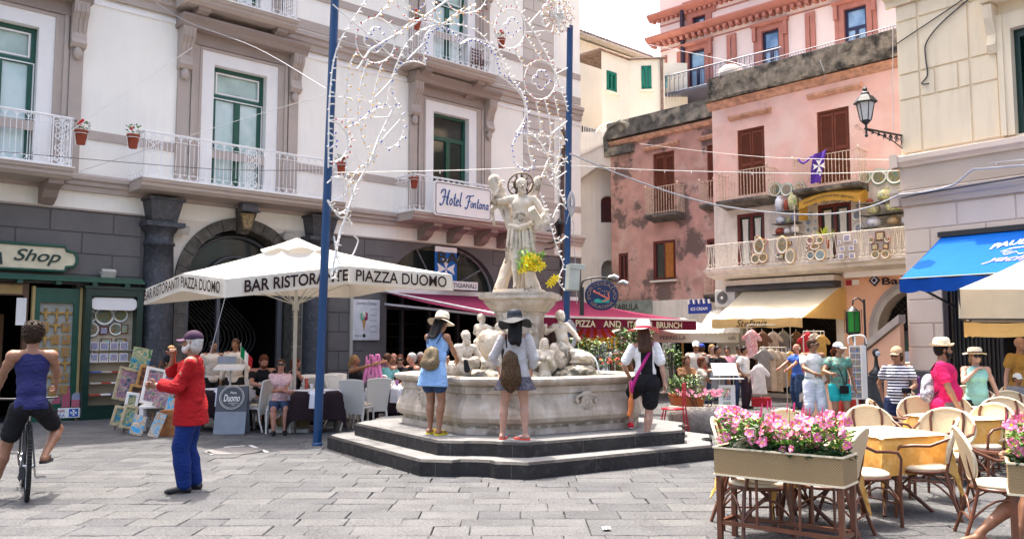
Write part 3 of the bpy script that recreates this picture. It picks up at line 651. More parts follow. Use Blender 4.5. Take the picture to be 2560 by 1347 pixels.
# ================= SALMON BUILDING behind =================
m_sw=M('pale_pink_wall',(.74,.60,.56),.9,.04,1); m_st=M('salmon_trim',(.40,.165,.13),.85,.1,3,bump=.2,bs=30); m_nv=M('navy_frame',(.012,.012,.05),.4)
m_skyg=M('sky_glass',(.10,.22,.42),.05,.3,.8,col2=(.35,.5,.68),c2t=(.4,.6),c2s=.8)
o0=W(1652,200,37); SM=Fr(o0.x,o0.y,1.05,-1)
sal=SM.root('salmon_trimmed_building','pale pink palazzo with salmon cornices and navy framed windows above the pink house','building')
def s_(u,v): return SM.px(u,v)
zc=s_(1632,112)[1]; zt=s_(1650,48)[1]
wins=[rect(SM,1722,143,1765,243),rect(SM,1905,82,1951,170),rect(SM,2110,12,2170,110)]
SE=28; zb=wins[0][2]
zw1=max(w_[3] for w_ in wins); zw1=sum(w_[3] for w_ in wins)/3; wins=[(w_[0],w_[1],zb,zw1) for w_ in wins]
sw_=rect(SM,1732,46,1765,72)
b=MB(); wall(b,0,SE,0,zt+3,wins+[(sw_[0],sw_[1],sw_[2],sw_[3])],.25,0,1); b.quad((0,0,0),(0,0,zt),(0,12,zt),(0,12,0)); b.build('wall',[m_sw,m_st],sal)
def dent(z,out,st,dz,x0=-.5):
    MB().prof([(0,z-.1),(-out*.5,z-.08),(-out,z+.02),(-out-.1,z+.12),(-out-.1,z+.19),(0,z+.24)],x0,SE).build('cornice',m_st,sal)
    b=MB(); x=x0+.2
    while x<SE: b.box(x,x+st*.5,-out*.8,-.0,z-dz-.10,z-.1); x+=st
    MB().box(x0+.5,SE,-.04,0,z-dz-.30,z-dz-.25).build('fillet',m_st,sal); b.build('dentil_row',m_st,sal,'stuff')
dent(zc,.40,.30,.16); dent(zt,.24,.24,.10)
for i,w_ in enumerate(wins):
    e=.2; b=MB(); b.box(w_[0]-e,w_[0],-.08,0,w_[2],w_[3]+e); b.box(w_[1],w_[1]+e,-.08,0,w_[2],w_[3]+e); b.box(w_[0],w_[1],-.08,0,w_[3],w_[3]+e)
    for x in (w_[0]-e-.17,w_[1]+e+.02): b.box(x,x+.15,-.05,0,w_[2],w_[3]+.0); b.box(x,x+.15,-.18,0,w_[3]-.35,w_[3]+e)
    b.prof([(0,w_[3]+e),(-.18,w_[3]+e),(-.26,w_[3]+e+.08),(-.26,w_[3]+e+.13),(0,w_[3]+e+.17)],w_[0]-e-.22,w_[1]+e+.22); b.build('window_surround',m_st,sal)
    c=(w_[0]+w_[1])/2; zt_=w_[3]-(w_[3]-w_[2])*.36; b=MB(); t=.1; y=.12
    b.box(w_[0],w_[0]+t,y-.05,y+.05,w_[2],w_[3]); b.box(w_[1]-t,w_[1],y-.05,y+.05,w_[2],w_[3]); b.box(w_[0]+t,w_[1]-t,y-.05,y+.05,w_[3]-t,w_[3]); b.box(w_[0]+t,w_[1]-t,y-.05,y+.05,zt_-.06,zt_+.06); b.box(c-.06,c+.06,y-.05,y+.05,w_[2],zt_-.06)
    d=b.build('window',m_nv,sal); MB().box(w_[0]+t,w_[1]-t,y,y+.02,w_[2],w_[3]-t).build('pane',m_skyg if i!=0 else M('blue_glass',(.25,.40,.55),.05),d)
for (u0,v0,u1,v1) in ((1818,98,1843,176),(2013,24,2041,132)):
    r=rect(SM,u0,v0,u1,v1); z1=zc-.55
    for q in ((r[0],r[0]+.18),(r[1]-.18,r[1])): MB().box(q[0],q[1],-.08,0,zb,z1).build('pilaster_strip',m_st,sal)
    MB().box(r[0]+.18,r[1]-.18,-.08,0,z1-.15,z1).build('pilaster_strip',m_st,sal)
r=rect(SM,1656,145,1680,200); MB().box(.1,.35,-.08,0,0,zc-.7).build('pilaster_strip',m_st,sal); MB().box(.9,1.1,-.08,0,0,zc-.7).build('pilaster_strip',m_st,sal)
b=MB(); b.box(sw_[0]-.5,sw_[1]+.5,-.06,0,sw_[3],sw_[3]+.8); b.box(sw_[0]-.3,sw_[0],-.06,0,sw_[2],sw_[3]); b.box(sw_[1],sw_[1]+.3,-.06,0,sw_[2],sw_[3]); b.build('attic_surround',m_st,sal)
MB().box(sw_[0],sw_[1],.1,.15,sw_[2],sw_[3]).build('attic_window',m_nv,sal); MB().box(sw_[0]+.3,sw_[1]-.15,.06,.1,sw_[2]+.1,sw_[3]-.15).build('attic_pane',M('blue_glass',(.3,.4,.5)),sal)
b=MB(); b.tube([(1.25,-.15,0),(1.25,-.15,zt)],.1,8); b.build('drainpipe',M('pipe_purple',(.05,.03,.05)),sal)
# terrace rail in front of its windows
b=MB(); n=30; Lr=6.5
b.tube([(.2,-1.6,zb+.75),(Lr,-1.6,zb+.75)],.03,4); b.tube([(.2,-1.6,zb),(Lr,-1.6,zb)],.03,4)
for i in range(n): x=.2+i*(Lr/n); b.tube([(x,-1.6,zb),(x,-1.6,zb+.75)],.014,3,cap=False); b.tube([(x+.05+.05*math.cos(k),-1.6,zb+.62+.08*math.sin(k)) for k in range(7)],.012,3,cap=False)
b.box(0,Lr,-1.7,0,zb-.12,zb-.02); b.build('terrace_rail',M('rail_blue_grey',(.10,.11,.16),.5),sal)
# roof rail
b=MB(); 
for i in range(14): b.tube([(.4+i*.35,1,zt),(.4+i*.35,1,zt+1.6)],.02,4)
for z in (.1,.8,1.5): b.tube([(.4,1,zt+z),(5,1,zt+z)],.02,4)
b.build('roof_rail',M('rail_blue',(.04,.08,.2)),sal)
# ================= CREAM HOUSES =================
m_cr=M('cream_house_wall',(.80,.745,.62),.9,.05,.8,streak=.06); m_tile=M('roof_tiles',(.22,.15,.12),.9,.4,5)
o1=W(1390,200,36); C1=Fr(o1.x,o1.y,1.0876,1); ch=C1.root('cream_house','tall cream house with tiled eaves behind the hotel','building')
a=C1.px(1430,92); e=C1.px(1600,135); z=a[1]; L1=e[0]
b=MB(); b.box(-3,L1,0,7,0,z); b.build('wall',m_cr,ch)
b=MB(); b.prof([(-.55,z),(-.55,z+.08),(3.5,z+.7),(3.5,z+.6)],-3.4,L1+.3); r_=b.build('roof',M('soffit_cream',(.50,.46,.40)),ch)
x=-3.4; b=MB()
while x<L1+.3: b.prof([(-.56,z+.09),(-.56,z+.17),(3.5,z+.84),(3.5,z+.76)],x,x+.13); x+=.22
b.build('roof_tile_row',m_tile,r_,'stuff')
o2=W(1572,230,33.5); CL=Fr(o2.x-5*.7361,o2.y-5*.6768,1.0876,1); CRt=Fr(o2.x,o2.y,.918,1*.75)
h2=CL.root('cream_annexe','low cream annexe with two green shuttered windows','building'); z=CL.px(1572,152)[1]
lw=rect(CL,1516,176,1541,234); 
b=MB(); wall(b,CL.px(1504,200)[0],5,0,z,[lw],.15); b.build('wall',m_cr,h2)
# right hand face as its own wall of the annexe, facing the square
dirx=Fr(o2.x,o2.y,1,-.12); rw=rect(dirx,1603,166,1629,224)
ang=dirx.a-CL.a
b=MB(); wall(b,0,dirx.px(1662,200)[0],0,z+.1,[rw],.15); ow=b.build('side_wall',m_cr,h2,loc=(5,0,0),rot=(0,0,ang))
m_g3=M('shutter_green',(.0,.16,.10),.5)
for (r,par_,lc,rt) in ((lw,h2,(0,0,0),0),(rw,h2,(5,0,0),ang)):
    b=MB(); t=.12; b.box(r[0],r[0]+t,-.03,.08,r[2],r[3]); b.box(r[1]-t,r[1],-.03,.08,r[2],r[3]); b.box(r[0],r[1],-.03,.08,r[3]-t,r[3]); b.box(r[0],r[1],-.03,.08,r[2],r[2]+t); b.box((r[0]+r[1])/2-.05,(r[0]+r[1])/2+.05,-.02,.08,r[2],r[3]); b.box(r[0]-.1,r[1]+.1,-.12,.0,r[2]-.1,r[2]-.01,1)
    b.quad((r[0],.09,r[2]),(r[1],.09,r[2]),(r[1],.09,r[3]),(r[0],.09,r[3]),2)
    b.build('green_window',[m_g3,m_cr,M('pane_pale',(.35,.45,.42),.1)],par_,loc=lc,rot=(0,0,rt))
b=MB(); b.prof([(-.1,z-.0),(-.1,z+.05),(1.5,z+.1),(1.5,z)],CL.px(1504,200)[0]-.2,5.2); b.build('roof',m_tile,h2)
b=MB(); b.prof([(-.1,z-.0),(-.1,z+.05),(1.5,z+.1),(1.5,z)],.0,dirx.px(1664,200)[0]); b.build('side_roof',m_tile,h2,loc=(5,0,0),rot=(0,0,ang))
b=MB(); x=dirx.px(1654,200)[0]; b.tube([(x,-.08,0),(x,-.08,z)],.06,6); b.build('drainpipe',m_tile,h2,loc=(5,0,0),rot=(0,0,ang))
o3=W(1660,220,35); t3=thing('turquoise_window_house','narrow cream wall with a pale turquoise window beside the salmon palazzo','building',(o3.x-1.2,o3.y,0),0)
b=MB(); b.box(0,2.2,0,2,0,W(1660,158,35).z); b.build('wall',m_cr,t3); a=W(1652,190,35);e=W(1662,220,35); b=MB(); b.box(1.0,1.35,-.03,.02,e.z,a.z); b.build('window',M('turq',(.25,.5,.5),.2),t3)
b=MB(); zz=W(1668,232,34.9).z
for i in range(8): b.tube([(.9+i*.13,-.3,zz-.6),(.9+i*.13,-.3,zz)],.012,4)
b.build('railing',m_iron,t3)
# white house with the archway between hotel and pink house
m_wg=M('whitewash',(.70,.655,.60),.92,.07,1.2,bump=.3,bs=30,streak=.15)
o4=W(1440,600,31); BW=Fr(o4.x,o4.y,1,-.02); bw=BW.root('whitewashed_house','whitewashed house with outside stair parapet between the hotel and the pink house','building')
z=BW.px(1520,330)[1]; aw_=rect(BW,1502,490,1539,556); nw=rect(BW,1503,650,1541,745); X1=BW.px(1612,500)[0]
b=MB(); wall(b,-.6,X1,0,z,[(aw_[0],aw_[1],aw_[2],aw_[3],aw_[3]-.2),(nw[0],nw[1],0,nw[3],nw[3]-.35)],.35); b.quad((-.6,.0,z),(X1,0,z),(X1,4,z),(-.6,4,z)); b.build('wall',m_wg,bw)
b=MB(); b.quad((aw_[0],.3,aw_[2]),(aw_[1],.3,aw_[2]),(aw_[1],.3,aw_[3]),(aw_[0],.3,aw_[3])); 
b.build('window_shade',m_rd,bw); b=MB()
for i in range(6): x=aw_[0]+(aw_[1]-aw_[0])*i/5; b.tube([(x,.12,aw_[2]),(x,.12,aw_[3])],.015,4)
for i in range(4): zz=aw_[2]+(aw_[3]-aw_[2])*i/4; b.tube([(aw_[0],.12,zz),(aw_[1],.12,zz)],.012,4)
b.build('window_bars',m_rd,bw)
MB().quad((nw[0],.34,0),(nw[1],.34,0),(nw[1],.34,nw[3]),(nw[0],.34,nw[3])).build('niche_back',M('niche_grey',(.35,.33,.3)),bw)
q=lambda u,v:BW.px(u,v,.7)
b=MB(); b.slab([q(1449,392),q(1549,345),q(1597,338),q(1597,438),q(1500,412),q(1449,448)],-.75,-.55); b.slab([q(1449,392),q(1549,345),q(1549,340),q(1449,385)],-.8,-.5); b.slab([q(1449,448),q(1500,412),q(1597,438),q(1597,400),q(1449,400)],-.55,.0); b.build('stair_parapet',m_wg,bw)
# balcony of the cream house: fan rail
b=MB(); q=lambda u,v:BW.px(u,v,-.2); c=q(1527,348); R_=.62
for k in range(11): a=math.radians(200-k*16); b.tube([(c[0]+.05*math.cos(a),.2,c[1]+.05*math.sin(a)),(c[0]+R_*math.cos(a),.2,c[1]+R_*math.sin(a))],.018,4)
b.tube([(c[0]+R_*math.cos(math.radians(200-k*8)),.2,c[1]+R_*math.sin(math.radians(200-k*8))) for k in range(21)],.022,5)
a=q(1450,352); e=q(1498,352); h_=.25
for i in range(9): x=a[0]+(e[0]-a[0])*i/8; b.tube([(x,.2,a[1]-.1),(x,.2,a[1]+h_)],.015,4)
b.build('fan_railing',m_iron,bw)
a=rect(C1,1455,316,1488,358); b=MB(); b.box(a[0],a[1],-.05,.02,a[2],a[3]); b.build('barred_window',M('blue_dark',(.03,.03,.05)),ch)
b=MB()
for i in range(9): x=a[0]+(a[1]-a[0])*i/8; b.tube([(x,-.1,a[2]),(x,-.1,a[3])],.02,4)
for zz in (a[2],a[3]): b.tube([(a[0],-.1,zz),(a[1],-.1,zz)],.03,4)
b.build('window_bars',m_iron,ch)
# ================= RIGHT BUILDING =================
m_rc=M('cream_render',(.80,.68,.50),.9,.05,1,bump=.25,bs=40,streak=.12); m_rm=M('mauve_render',(.55,.46,.385),.9,.05,1,bump=.2,bs=40); m_rb=M('beige_render',(.68,.56,.465),.9,.05,1,bump=.2,bs=40)
m_rk=M('grey_plinth',(.10,.10,.105),.8,.2,4,bump=.4,bs=30)
rb=RB.root('corner_building','cream rendered corner building with moulded cornices and grey plinth','building')
DO=(RB.px(2365,900)[0],6,0,3.05)
b=MB(); wall(b,0,6,4.4,12,[(2.17,3.6,5.45,7.45)],.3,0,0); wall(b,0,6,0,4.4,[DO],.4,1,1); b.quad((0,0,0),(0,0,12),(0,8,12),(0,8,0),0); b.build('wall',[m_rc,m_rb],rb)
def rcourse(z,pr,mat,x0=-.18): MB().prof([(0.0,z+p[1]) if i in(0,len(pr)-1) else (-p[0],z+p[1]) for i,p in enumerate(pr)],x0,6).build('cornice',mat,rb)
rcourse(5.16,[(0,0),(.1,0),(.1,.06),(.18,.1),(.18,.2),(0,.26)],m_rb); rcourse(4.36,[(0,0),(.08,0),(.1,.1),(.16,.13),(.2,.2),(.2,.27),(0,.33)],m_rm)
rcourse(8.55,[(0,0),(.1,0),(.12,.12),(.24,.16),(.24,.3),(0,.4)],m_rc)
b=MB(); b.box(-.03,6,-.04,0,4.69,5.16); b.build('frieze',m_rm,rb); MB().box(-.16,-.0,-.2,8,5.16,5.42).build('cornice_return',m_rb,rb); MB().box(-.18,-.0,-.2,8,4.36,4.69).build('cornice_return',m_rm,rb)
for (z0,z1,cuts) in ((5.44,6.55,(0,.45,1.42,1.92)),(6.55,7.08,(0,.45,.75,1.2,1.42,1.92)),(7.08,8.2,(0,.45,1.42,1.76)),(8.2,8.55,(0,.45,1.55,6)),):
    for a,e in zip(cuts,cuts[1:]): MB().add(*(lambda x0,x1:( [(x0,0,z0+.012),(x1,0,z0+.012),(x1,0,z1-.012),(x0,0,z1-.012),(x0+.012,-.03,z0+.024),(x1-.012,-.03,z0+.024),(x1-.012,-.03,z1-.024),(x0+.012,-.03,z1-.024)],[(4,5,6,7),(0,1,5,4),(1,2,6,5),(2,3,7,6),(3,0,4,7)]))(a+.012,e-.012)).build('render_panel',m_rc,rb)
blocks(rb,0,6,1.04,4.34,.46,1.05,m_rb,avoid=[(DO[0]-.0,6,0,3.08)],name='render_block',gap=.014)
MB().box(-.03,DO[0],-.06,0,0,1.03).build('plinth',m_rk,rb)
# window with carved surround
b=MB(); b.box(1.94,2.04,-.1,0,5.44,7.75); b.box(2.04,2.17,-.07,0,5.44,7.75); b.box(2.17,3.6,-.07,0,7.45,7.75); b.prof([(0,8.0),(-.3,8.0),(-.34,8.12),(-.45,8.2),(-.45,8.3),(0,8.38)],1.75,4.5); b.prof([(0,7.95),(-.28,7.95),(-.24,7.7),(-.12,7.4),(-.16,7.2),(-.08,7.05),(0,7.05)],1.78,1.94)
b.box(2.5,3.8,-.04,0,5.44,5.5); b.build('window_surround',m_rc,rb)
b=MB(); b.box(2.17,2.27,.1,.2,5.45,7.45); b.box(2.27,3.6,.1,.2,7.3,7.45)
z=5.5
while z<7.28: b.quad((2.27,.12,z),(3.6,.12,z),(3.6,.18,z+.05),(2.27,.18,z+.05)); z+=.055
b.quad((2.27,.2,5.45),(3.6,.2,5.45),(3.6,.2,7.4),(2.27,.2,7.4)); b.build('green_shutter',m_gd,rb)
# shop opening: glass with vertical ribs and dark interior
b=MB(); b.box(DO[0],DO[0]+.09,-.02,.1,0,3.05)
x=DO[0]+.16
while x<DO[0]+.95: b.box(x,x+.018,.1,.14,.75,3.05); x+=.075
b.box(DO[0]+.98,DO[0]+1.04,.02,.14,0,3.05); b.build('shop_front',M('shopfront_dark',(.03,.022,.025),.4),rb)
b=MB()
for k in range(4):
    for j in range(3): c_=(DO[0]+.2+k*.22,.06,.15+j*.22); b.tube([(c_[0]+.09*math.cos(t*.7),.06,c_[2]+.09*math.sin(t*.7)) for t in range(10)],.014,4)
b.box(DO[0]+.1,DO[0]+1,.04,.08,.72,.76); b.build('scroll_grille',M('lattice_dark',(.03,.03,.03)),rb)
MB().box(DO[0]+.1,DO[0]+.98,.15,.16,0,3.0).build('shop_glass',M('shop_glass',(.05,.05,.045),.1),rb)
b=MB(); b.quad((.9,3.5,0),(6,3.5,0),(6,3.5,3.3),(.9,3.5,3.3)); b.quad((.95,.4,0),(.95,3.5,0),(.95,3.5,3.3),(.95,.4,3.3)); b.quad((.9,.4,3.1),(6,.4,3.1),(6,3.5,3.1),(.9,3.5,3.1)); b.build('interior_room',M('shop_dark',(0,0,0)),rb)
# stair between the bank arch and the corner building
m_stp=M('stair_stone',(.42,.36,.31),.85,.15,5,bump=.4)
stt=RB.root('outside_stair','stone outside stair with sloping parapet beside the corner building','stair',-1.9,.2,0)
b=MB()
for i in range(7): b.box(-.2+i*.28,1.9,.1,1.3,i*.17,(i+1)*.17)
b.build('steps',m_stp,stt)
b=MB(); b.slab([(-.35,0),(1.87,0),(1.87,1.95),(-.35,.30)],-.08,.08); b.build('parapet_wall',m_pe,stt)
b=MB(); b.slab([(-.4,.30),(1.88,2.0),(1.88,2.16),(-.4,.46)],-.14,.14); b.build('coping',m_stp,stt)
# ================= smooth solid modeller for bodies, statues and cloth =================
class Sdf:
    def __init__(s,k=.02): s.P=[]; s.k=k; s.cut=[]; s.noise=None
    def cap(s,a,b,ra,rb=None,k=None): s.P.append(('c',np.array(a,float),np.array(b,float),ra,ra if rb is None else rb,k)); return s
    def chain(s,pts,rs,k=None):
        for i in range(len(pts)-1): s.cap(pts[i],pts[i+1],rs[i],rs[i+1],k)
        return s
    def ell(s,c,r,R=None,k=None,sub=False):
        s.P.append(('e' if not sub else 'E',np.array(c,float),np.array(r,float),None if R is None else np.array(R,float),None,k)); return s
    def plane(s,p,n): s.cut.append((np.array(p,float),np.array(n,float)/np.linalg.norm(n))); return s   # removes the side n points to
    def mesh(s,h,mb=None,m=0):
        lo=[];hi=[]
        for p in s.P:
            if p[0]=='c': r=max(p[3],p[4]); lo.append(np.minimum(p[1],p[2])-r); hi.append(np.maximum(p[1],p[2])+r)
            elif p[0]=='e': r=p[2].max() if p[3] is not None else p[2]; lo.append(p[1]-r); hi.append(p[1]+r)
        lo=np.min(lo,0)-2.5*h-(.02 if s.noise else 0); hi=np.max(hi,0)+2.5*h+(.02 if s.noise else 0)
        n=np.ceil((hi-lo)/h).astype(int)+1
        if n.prod()>6e6: h*=(n.prod()/6e6)**(1/3); n=np.ceil((hi-lo)/h).astype(int)+1
        ax=[lo[i]+h*np.arange(n[i]) for i in range(3)]
        d=np.full(n,1.0)
        for p in s.P:
            k=s.k if p[5] is None else p[5]; mg=max(2*k,3*h)+.01
            if p[0]=='c': r=max(p[3],p[4]); a=np.minimum(p[1],p[2])-r-mg; b=np.maximum(p[1],p[2])+r+mg
            else: r=p[2].max(); a=p[1]-r-mg; b=p[1]+r+mg
            i0=np.clip(((a-lo)/h).astype(int),0,n-1); i1=np.clip(((b-lo)/h).astype(int)+2,1,n)
            if (i1<=i0).any(): continue
            X=ax[0][i0[0]:i1[0],None,None]; Y=ax[1][None,i0[1]:i1[1],None]; Z=ax[2][None,None,i0[2]:i1[2]]
            if p[0]=='c':
                ba=p[2]-p[1]; L=max(ba@ba,1e-9); dx,dy,dz=X-p[1][0],Y-p[1][1],Z-p[1][2]
                t=np.clip((dx*ba[0]+dy*ba[1]+dz*ba[2])/L,0,1)
                q=np.sqrt((dx-t*ba[0])**2+(dy-t*ba[1])**2+(dz-t*ba[2])**2)-(p[3]+(p[4]-p[3])*t)
            else:
                dx,dy,dz=X-p[1][0],Y-p[1][1],Z-p[1][2]
                if p[3] is not None:
                    R=p[3]; dx,dy,dz=(dx*R[0,0]+dy*R[1,0]+dz*R[2,0],dx*R[0,1]+dy*R[1,1]+dz*R[2,1],dx*R[0,2]+dy*R[1,2]+dz*R[2,2])
                r_=p[2]; k0=np.sqrt((dx/r_[0])**2+(dy/r_[1])**2+(dz/r_[2])**2); k1=np.sqrt((dx/r_[0]**2)**2+(dy/r_[1]**2)**2+(dz/r_[2]**2)**2)
                q=k0*(k0-1)/np.maximum(k1,1e-6); q=np.where(k0<1e-3,-r_.min(),q)
            sl=(slice(i0[0],i1[0]),slice(i0[1],i1[1]),slice(i0[2],i1[2])); D=d[sl]
            if p[0]=='E': d[sl]=np.maximum(D,-q); continue
            hh=np.clip(.5+.5*(D-q)/k,0,1) if k>1e-6 else (D>q)*1.0
            d[sl]=D*(1-hh)+q*hh-k*hh*(1-hh)
        if s.noise or s.cut:
            X,Y,Z=ax[0][:,None,None],ax[1][None,:,None],ax[2][None,None,:]
            if s.noise: d=d+s.noise(X,Y,Z)
            for c,nn in s.cut: d=np.maximum(d,(X-c[0])*nn[0]+(Y-c[1])*nn[1]+(Z-c[2])*nn[2])
        ins=d<0; A=ins[:-1,:-1,:-1]
        tot=np.zeros(A.shape,np.int8)
        for a in (0,1):
            for b in (0,1):
                for c in (0,1): tot+=ins[a:n[0]-1+a,b:n[1]-1+b,c:n[2]-1+c]
        act=(tot>0)&(tot<8); idx=np.full(A.shape,-1,np.int64); I=np.argwhere(act)
        if len(I)==0: return mb or MB()
        idx[act]=np.arange(len(I)); acc=np.zeros((len(I),3)); cnt=np.zeros(len(I))
        for axx in range(3):
            o1,o2=[q for q in range(3) if q!=axx]
            for a in (0,1):
                for b in (0,1):
                    p0=I.copy(); p0[:,o1]+=a; p0[:,o2]+=b; p1=p0.copy(); p1[:,axx]+=1
                    v0=d[p0[:,0],p0[:,1],p0[:,2]]; v1=d[p1[:,0],p1[:,1],p1[:,2]]; c=(v0<0)!=(v1<0)
                    t=np.where(c,v0/np.where(c,v0-v1,1),0); e=np.zeros((len(I),3)); e[:,o1]=a; e[:,o2]=b; e[:,axx]=t
                    acc+=e*c[:,None]; cnt+=c
        V=lo+h*(I+acc/cnt[:,None]); Fs=[]
        for axx in range(3):
            o1,o2=[(1,2),(2,0),(0,1)][axx]
            sh=[slice(None)]*3; sh[axx]=slice(0,-1); g0=ins[tuple(sh)]; sh[axx]=slice(1,None); g1=ins[tuple(sh)]
            E=np.argwhere(g0!=g1); ok=(E[:,o1]>0)&(E[:,o2]>0)&(E[:,o1]<n[o1]-1)&(E[:,o2]<n[o2]-1); E=E[ok]
            if len(E)==0: continue
            q=[]
            for (a,b) in ((-1,-1),(0,-1),(0,0),(-1,0)):
                w_=E.copy(); w_[:,o1]+=a; w_[:,o2]+=b; q.append(idx[w_[:,0],w_[:,1],w_[:,2]])
            q=np.stack(q,1); fl=~g0[E[:,0],E[:,1],E[:,2]]; q[fl]=q[fl][:,::-1]; Fs.append(q)
        Fs=np.concatenate(Fs); Fs=Fs[(Fs>=0).all(1)]
        mb=mb or MB(); o=len(mb.v); mb.v+=list(map(tuple,V.tolist())); mb.f+=[tuple(f) for f in (Fs+o).tolist()]; mb.m+=[m]*len(Fs); mb.sm+=[True]*len(Fs)
        return mb
def folds(a,f=26,axis=0,sw=.3):
    def fn(X,Y,Z):
        return a*np.sin(f*X+5*np.sin(6*Z+3*Y))*np.cos(f*.7*Y+4*Z)+a*.7*np.sin(f*.8*(X*.4+Y*.5)+9*Z*sw+3)
    return fn
def V3(*a): return np.array(a,float)
def rotm(yaw=0,pitch=0,roll=0):
    return np.array((Matrix.Rotation(yaw,3,'Z')@Matrix.Rotation(pitch,3,'X')@Matrix.Rotation(roll,3,'Y')))
def ik(a,b,l1,l2,hint):
    d=b-a; L=np.linalg.norm(d)
    if L>(l1+l2)*.995: b=a+d/L*(l1+l2)*.995; d=b-a; L=np.linalg.norm(d)
    if L<abs(l1-l2)+.02: L=abs(l1-l2)+.02
    u=d/np.linalg.norm(d); x=(l1*l1-l2*l2+L*L)/(2*L); y=math.sqrt(max(0,l1*l1-x*x)); h=hint-u*(hint@u); h=h/max(np.linalg.norm(h),1e-6)
    return a+u*x+h*y,b
def pose(H=1.7,lean=0,side=0,twist=0,hip=None,hipxy=(0,0),feet=((-.06,0),(.06,0)),footyaw=(0,0),footz=(0,0),knee=((-.15,-1,.1),(.15,-1,.1)),hands=((-.17,-.02,.45),(.17,-.02,.45)),elbow=((-.6,1,-.2),(.6,1,-.2)),hyaw=0,hpitch=0,hroll=0,sw=1.0,girth=1.0,female=False):
    """joints in metres, figure faces -Y; hands and feet given as fractions of height"""
    J={}; J['H']=H; J['g']=girth; J['f']=female
    hz=(.515 if hip is None else hip)
    pel=V3(hipxy[0],hipxy[1],hz)*H; J['pel']=pel
    R=rotm(twist,lean,side); J['R']=R; J['Rp']=rotm(twist*.4,lean*.3,0)
    up=R@V3(0,0,1)
    shw=(.108 if not female else .095)*sw; hw=.052 if not female else .056
    J['chest']=pel+R@V3(0,.0,.22)*H; J['neck']=pel+R@V3(0,.012,.315)*H; J['sh']=[pel+R@V3(s*shw,.01,.293)*H for s in (-1,1)]
    Rh=rotm(twist+hyaw,hpitch+lean*.35,hroll); J['Rh']=Rh
    J['head']=J['neck']+R@V3(0,-.005,.02)*H+Rh@V3(0,-.012,.085)*H
    J['hip']=[pel+J['Rp']@V3(s*hw,0,-.01)*H for s in (-1,1)]
    J['kn']=[];J['an']=[];J['el']=[];J['ha']=[];J['fy']=footyaw
    for i in (0,1):
        an=V3(feet[i][0],feet[i][1],.042+footz[i])*H
        k,a=ik(J['hip'][i],an,.235*H,.235*H,V3(*knee[i])); J['kn'].append(k); J['an'].append(a)
        e,h_=ik(J['sh'][i],V3(*hands[i])*H,.168*H,.150*H,V3(*elbow[i])); J['el'].append(e); J['ha'].append(h_)
    return J
def torso(S_,J,inf=0,waist=1,lower=True,k=None):
    H=J['H'];g=J['g'];R=J['R'];p=J['pel']; f=J['f']
    e=lambda x,y,z,a,b,c,Rr=R:S_.ell(p+Rr@V3(x,y,z)*H,(a*H*g+inf,b*H*g+inf,c*H+inf),Rr,k)
    e(0,.0,.235,.093 if not f else .084,.062,.085); e(0,.005,.275,.088 if not f else .074,.048,.045)
    e(0,-.004,.15,.078 if not f else .066,.058,.09)
    if f:
        for s in (-1,1): e(s*.038,-.045,.225,.034,.030,.034)
    e(0,-.012*(g-1)*8,.085,.080 if not f else .076,.058*(1+.7*(g-1)),.075)
    if lower:
        S_.ell(p+J['Rp']@V3(0,.008,.01)*H,(.088*H*g+inf,.062*H*g+inf,.062*H+inf),J['Rp'],k)
        for s in (-1,1): S_.ell(p+J['Rp']@V3(s*.04,.03,-.01)*H,(.047*H*g+inf,.045*H*g+inf,.052*H+inf),J['Rp'],k)
def hand(mb,J,i,h,curl=.5,m=0,point=None):
    H=J['H']; w_=J['ha'][i]; d=w_-J['el'][i]; d/=np.linalg.norm(d); s=-1 if i==0 else 1
    if point is not None: d=d*.4+V3(*point)*.6; d/=np.linalg.norm(d)
    side=np.cross(d,V3(s*-1.0,.15,.1)); side/=max(np.linalg.norm(side),1e-6); nrm=np.cross(side,d)   # palm normal
    q=H/1.7; S_=Sdf(.006); pc=w_+d*.045*q
    S_.ell(pc,(.040*q,.048*q,.019*q),np.stack([side,d,nrm],1)); S_.cap(w_-d*.02,w_+d*.02,.026*q,.028*q)
    for j,(o,l) in enumerate(((-.027,.072),(-.009,.082),(.010,.076),(.027,.060))):
        a=pc+d*.038*q+side*o*q; l*=q; P_=[a]; ang=.15
        for seg in (.45,.32,.25):
            ang+=curl*.9; dd=d*math.cos(ang)+nrm*math.sin(ang)*(-s); P_.append(P_[-1]+dd*l*seg)
        S_.chain(P_,[.0098*q,.0092*q,.0086*q,.0075*q],.003)
    a=pc-d*.015*q-side*.032*q; b=a+(d*.5-side*.8)*.030*q; c=b+(d*.85-side*.25+nrm*(-s)*curl*.6)*.034*q
    S_.chain([a,b,c],[.014*q,.0115*q,.009*q],.004); S_.mesh(max(h*.5,.0065) if h<.016 else h*.6,mb,m)
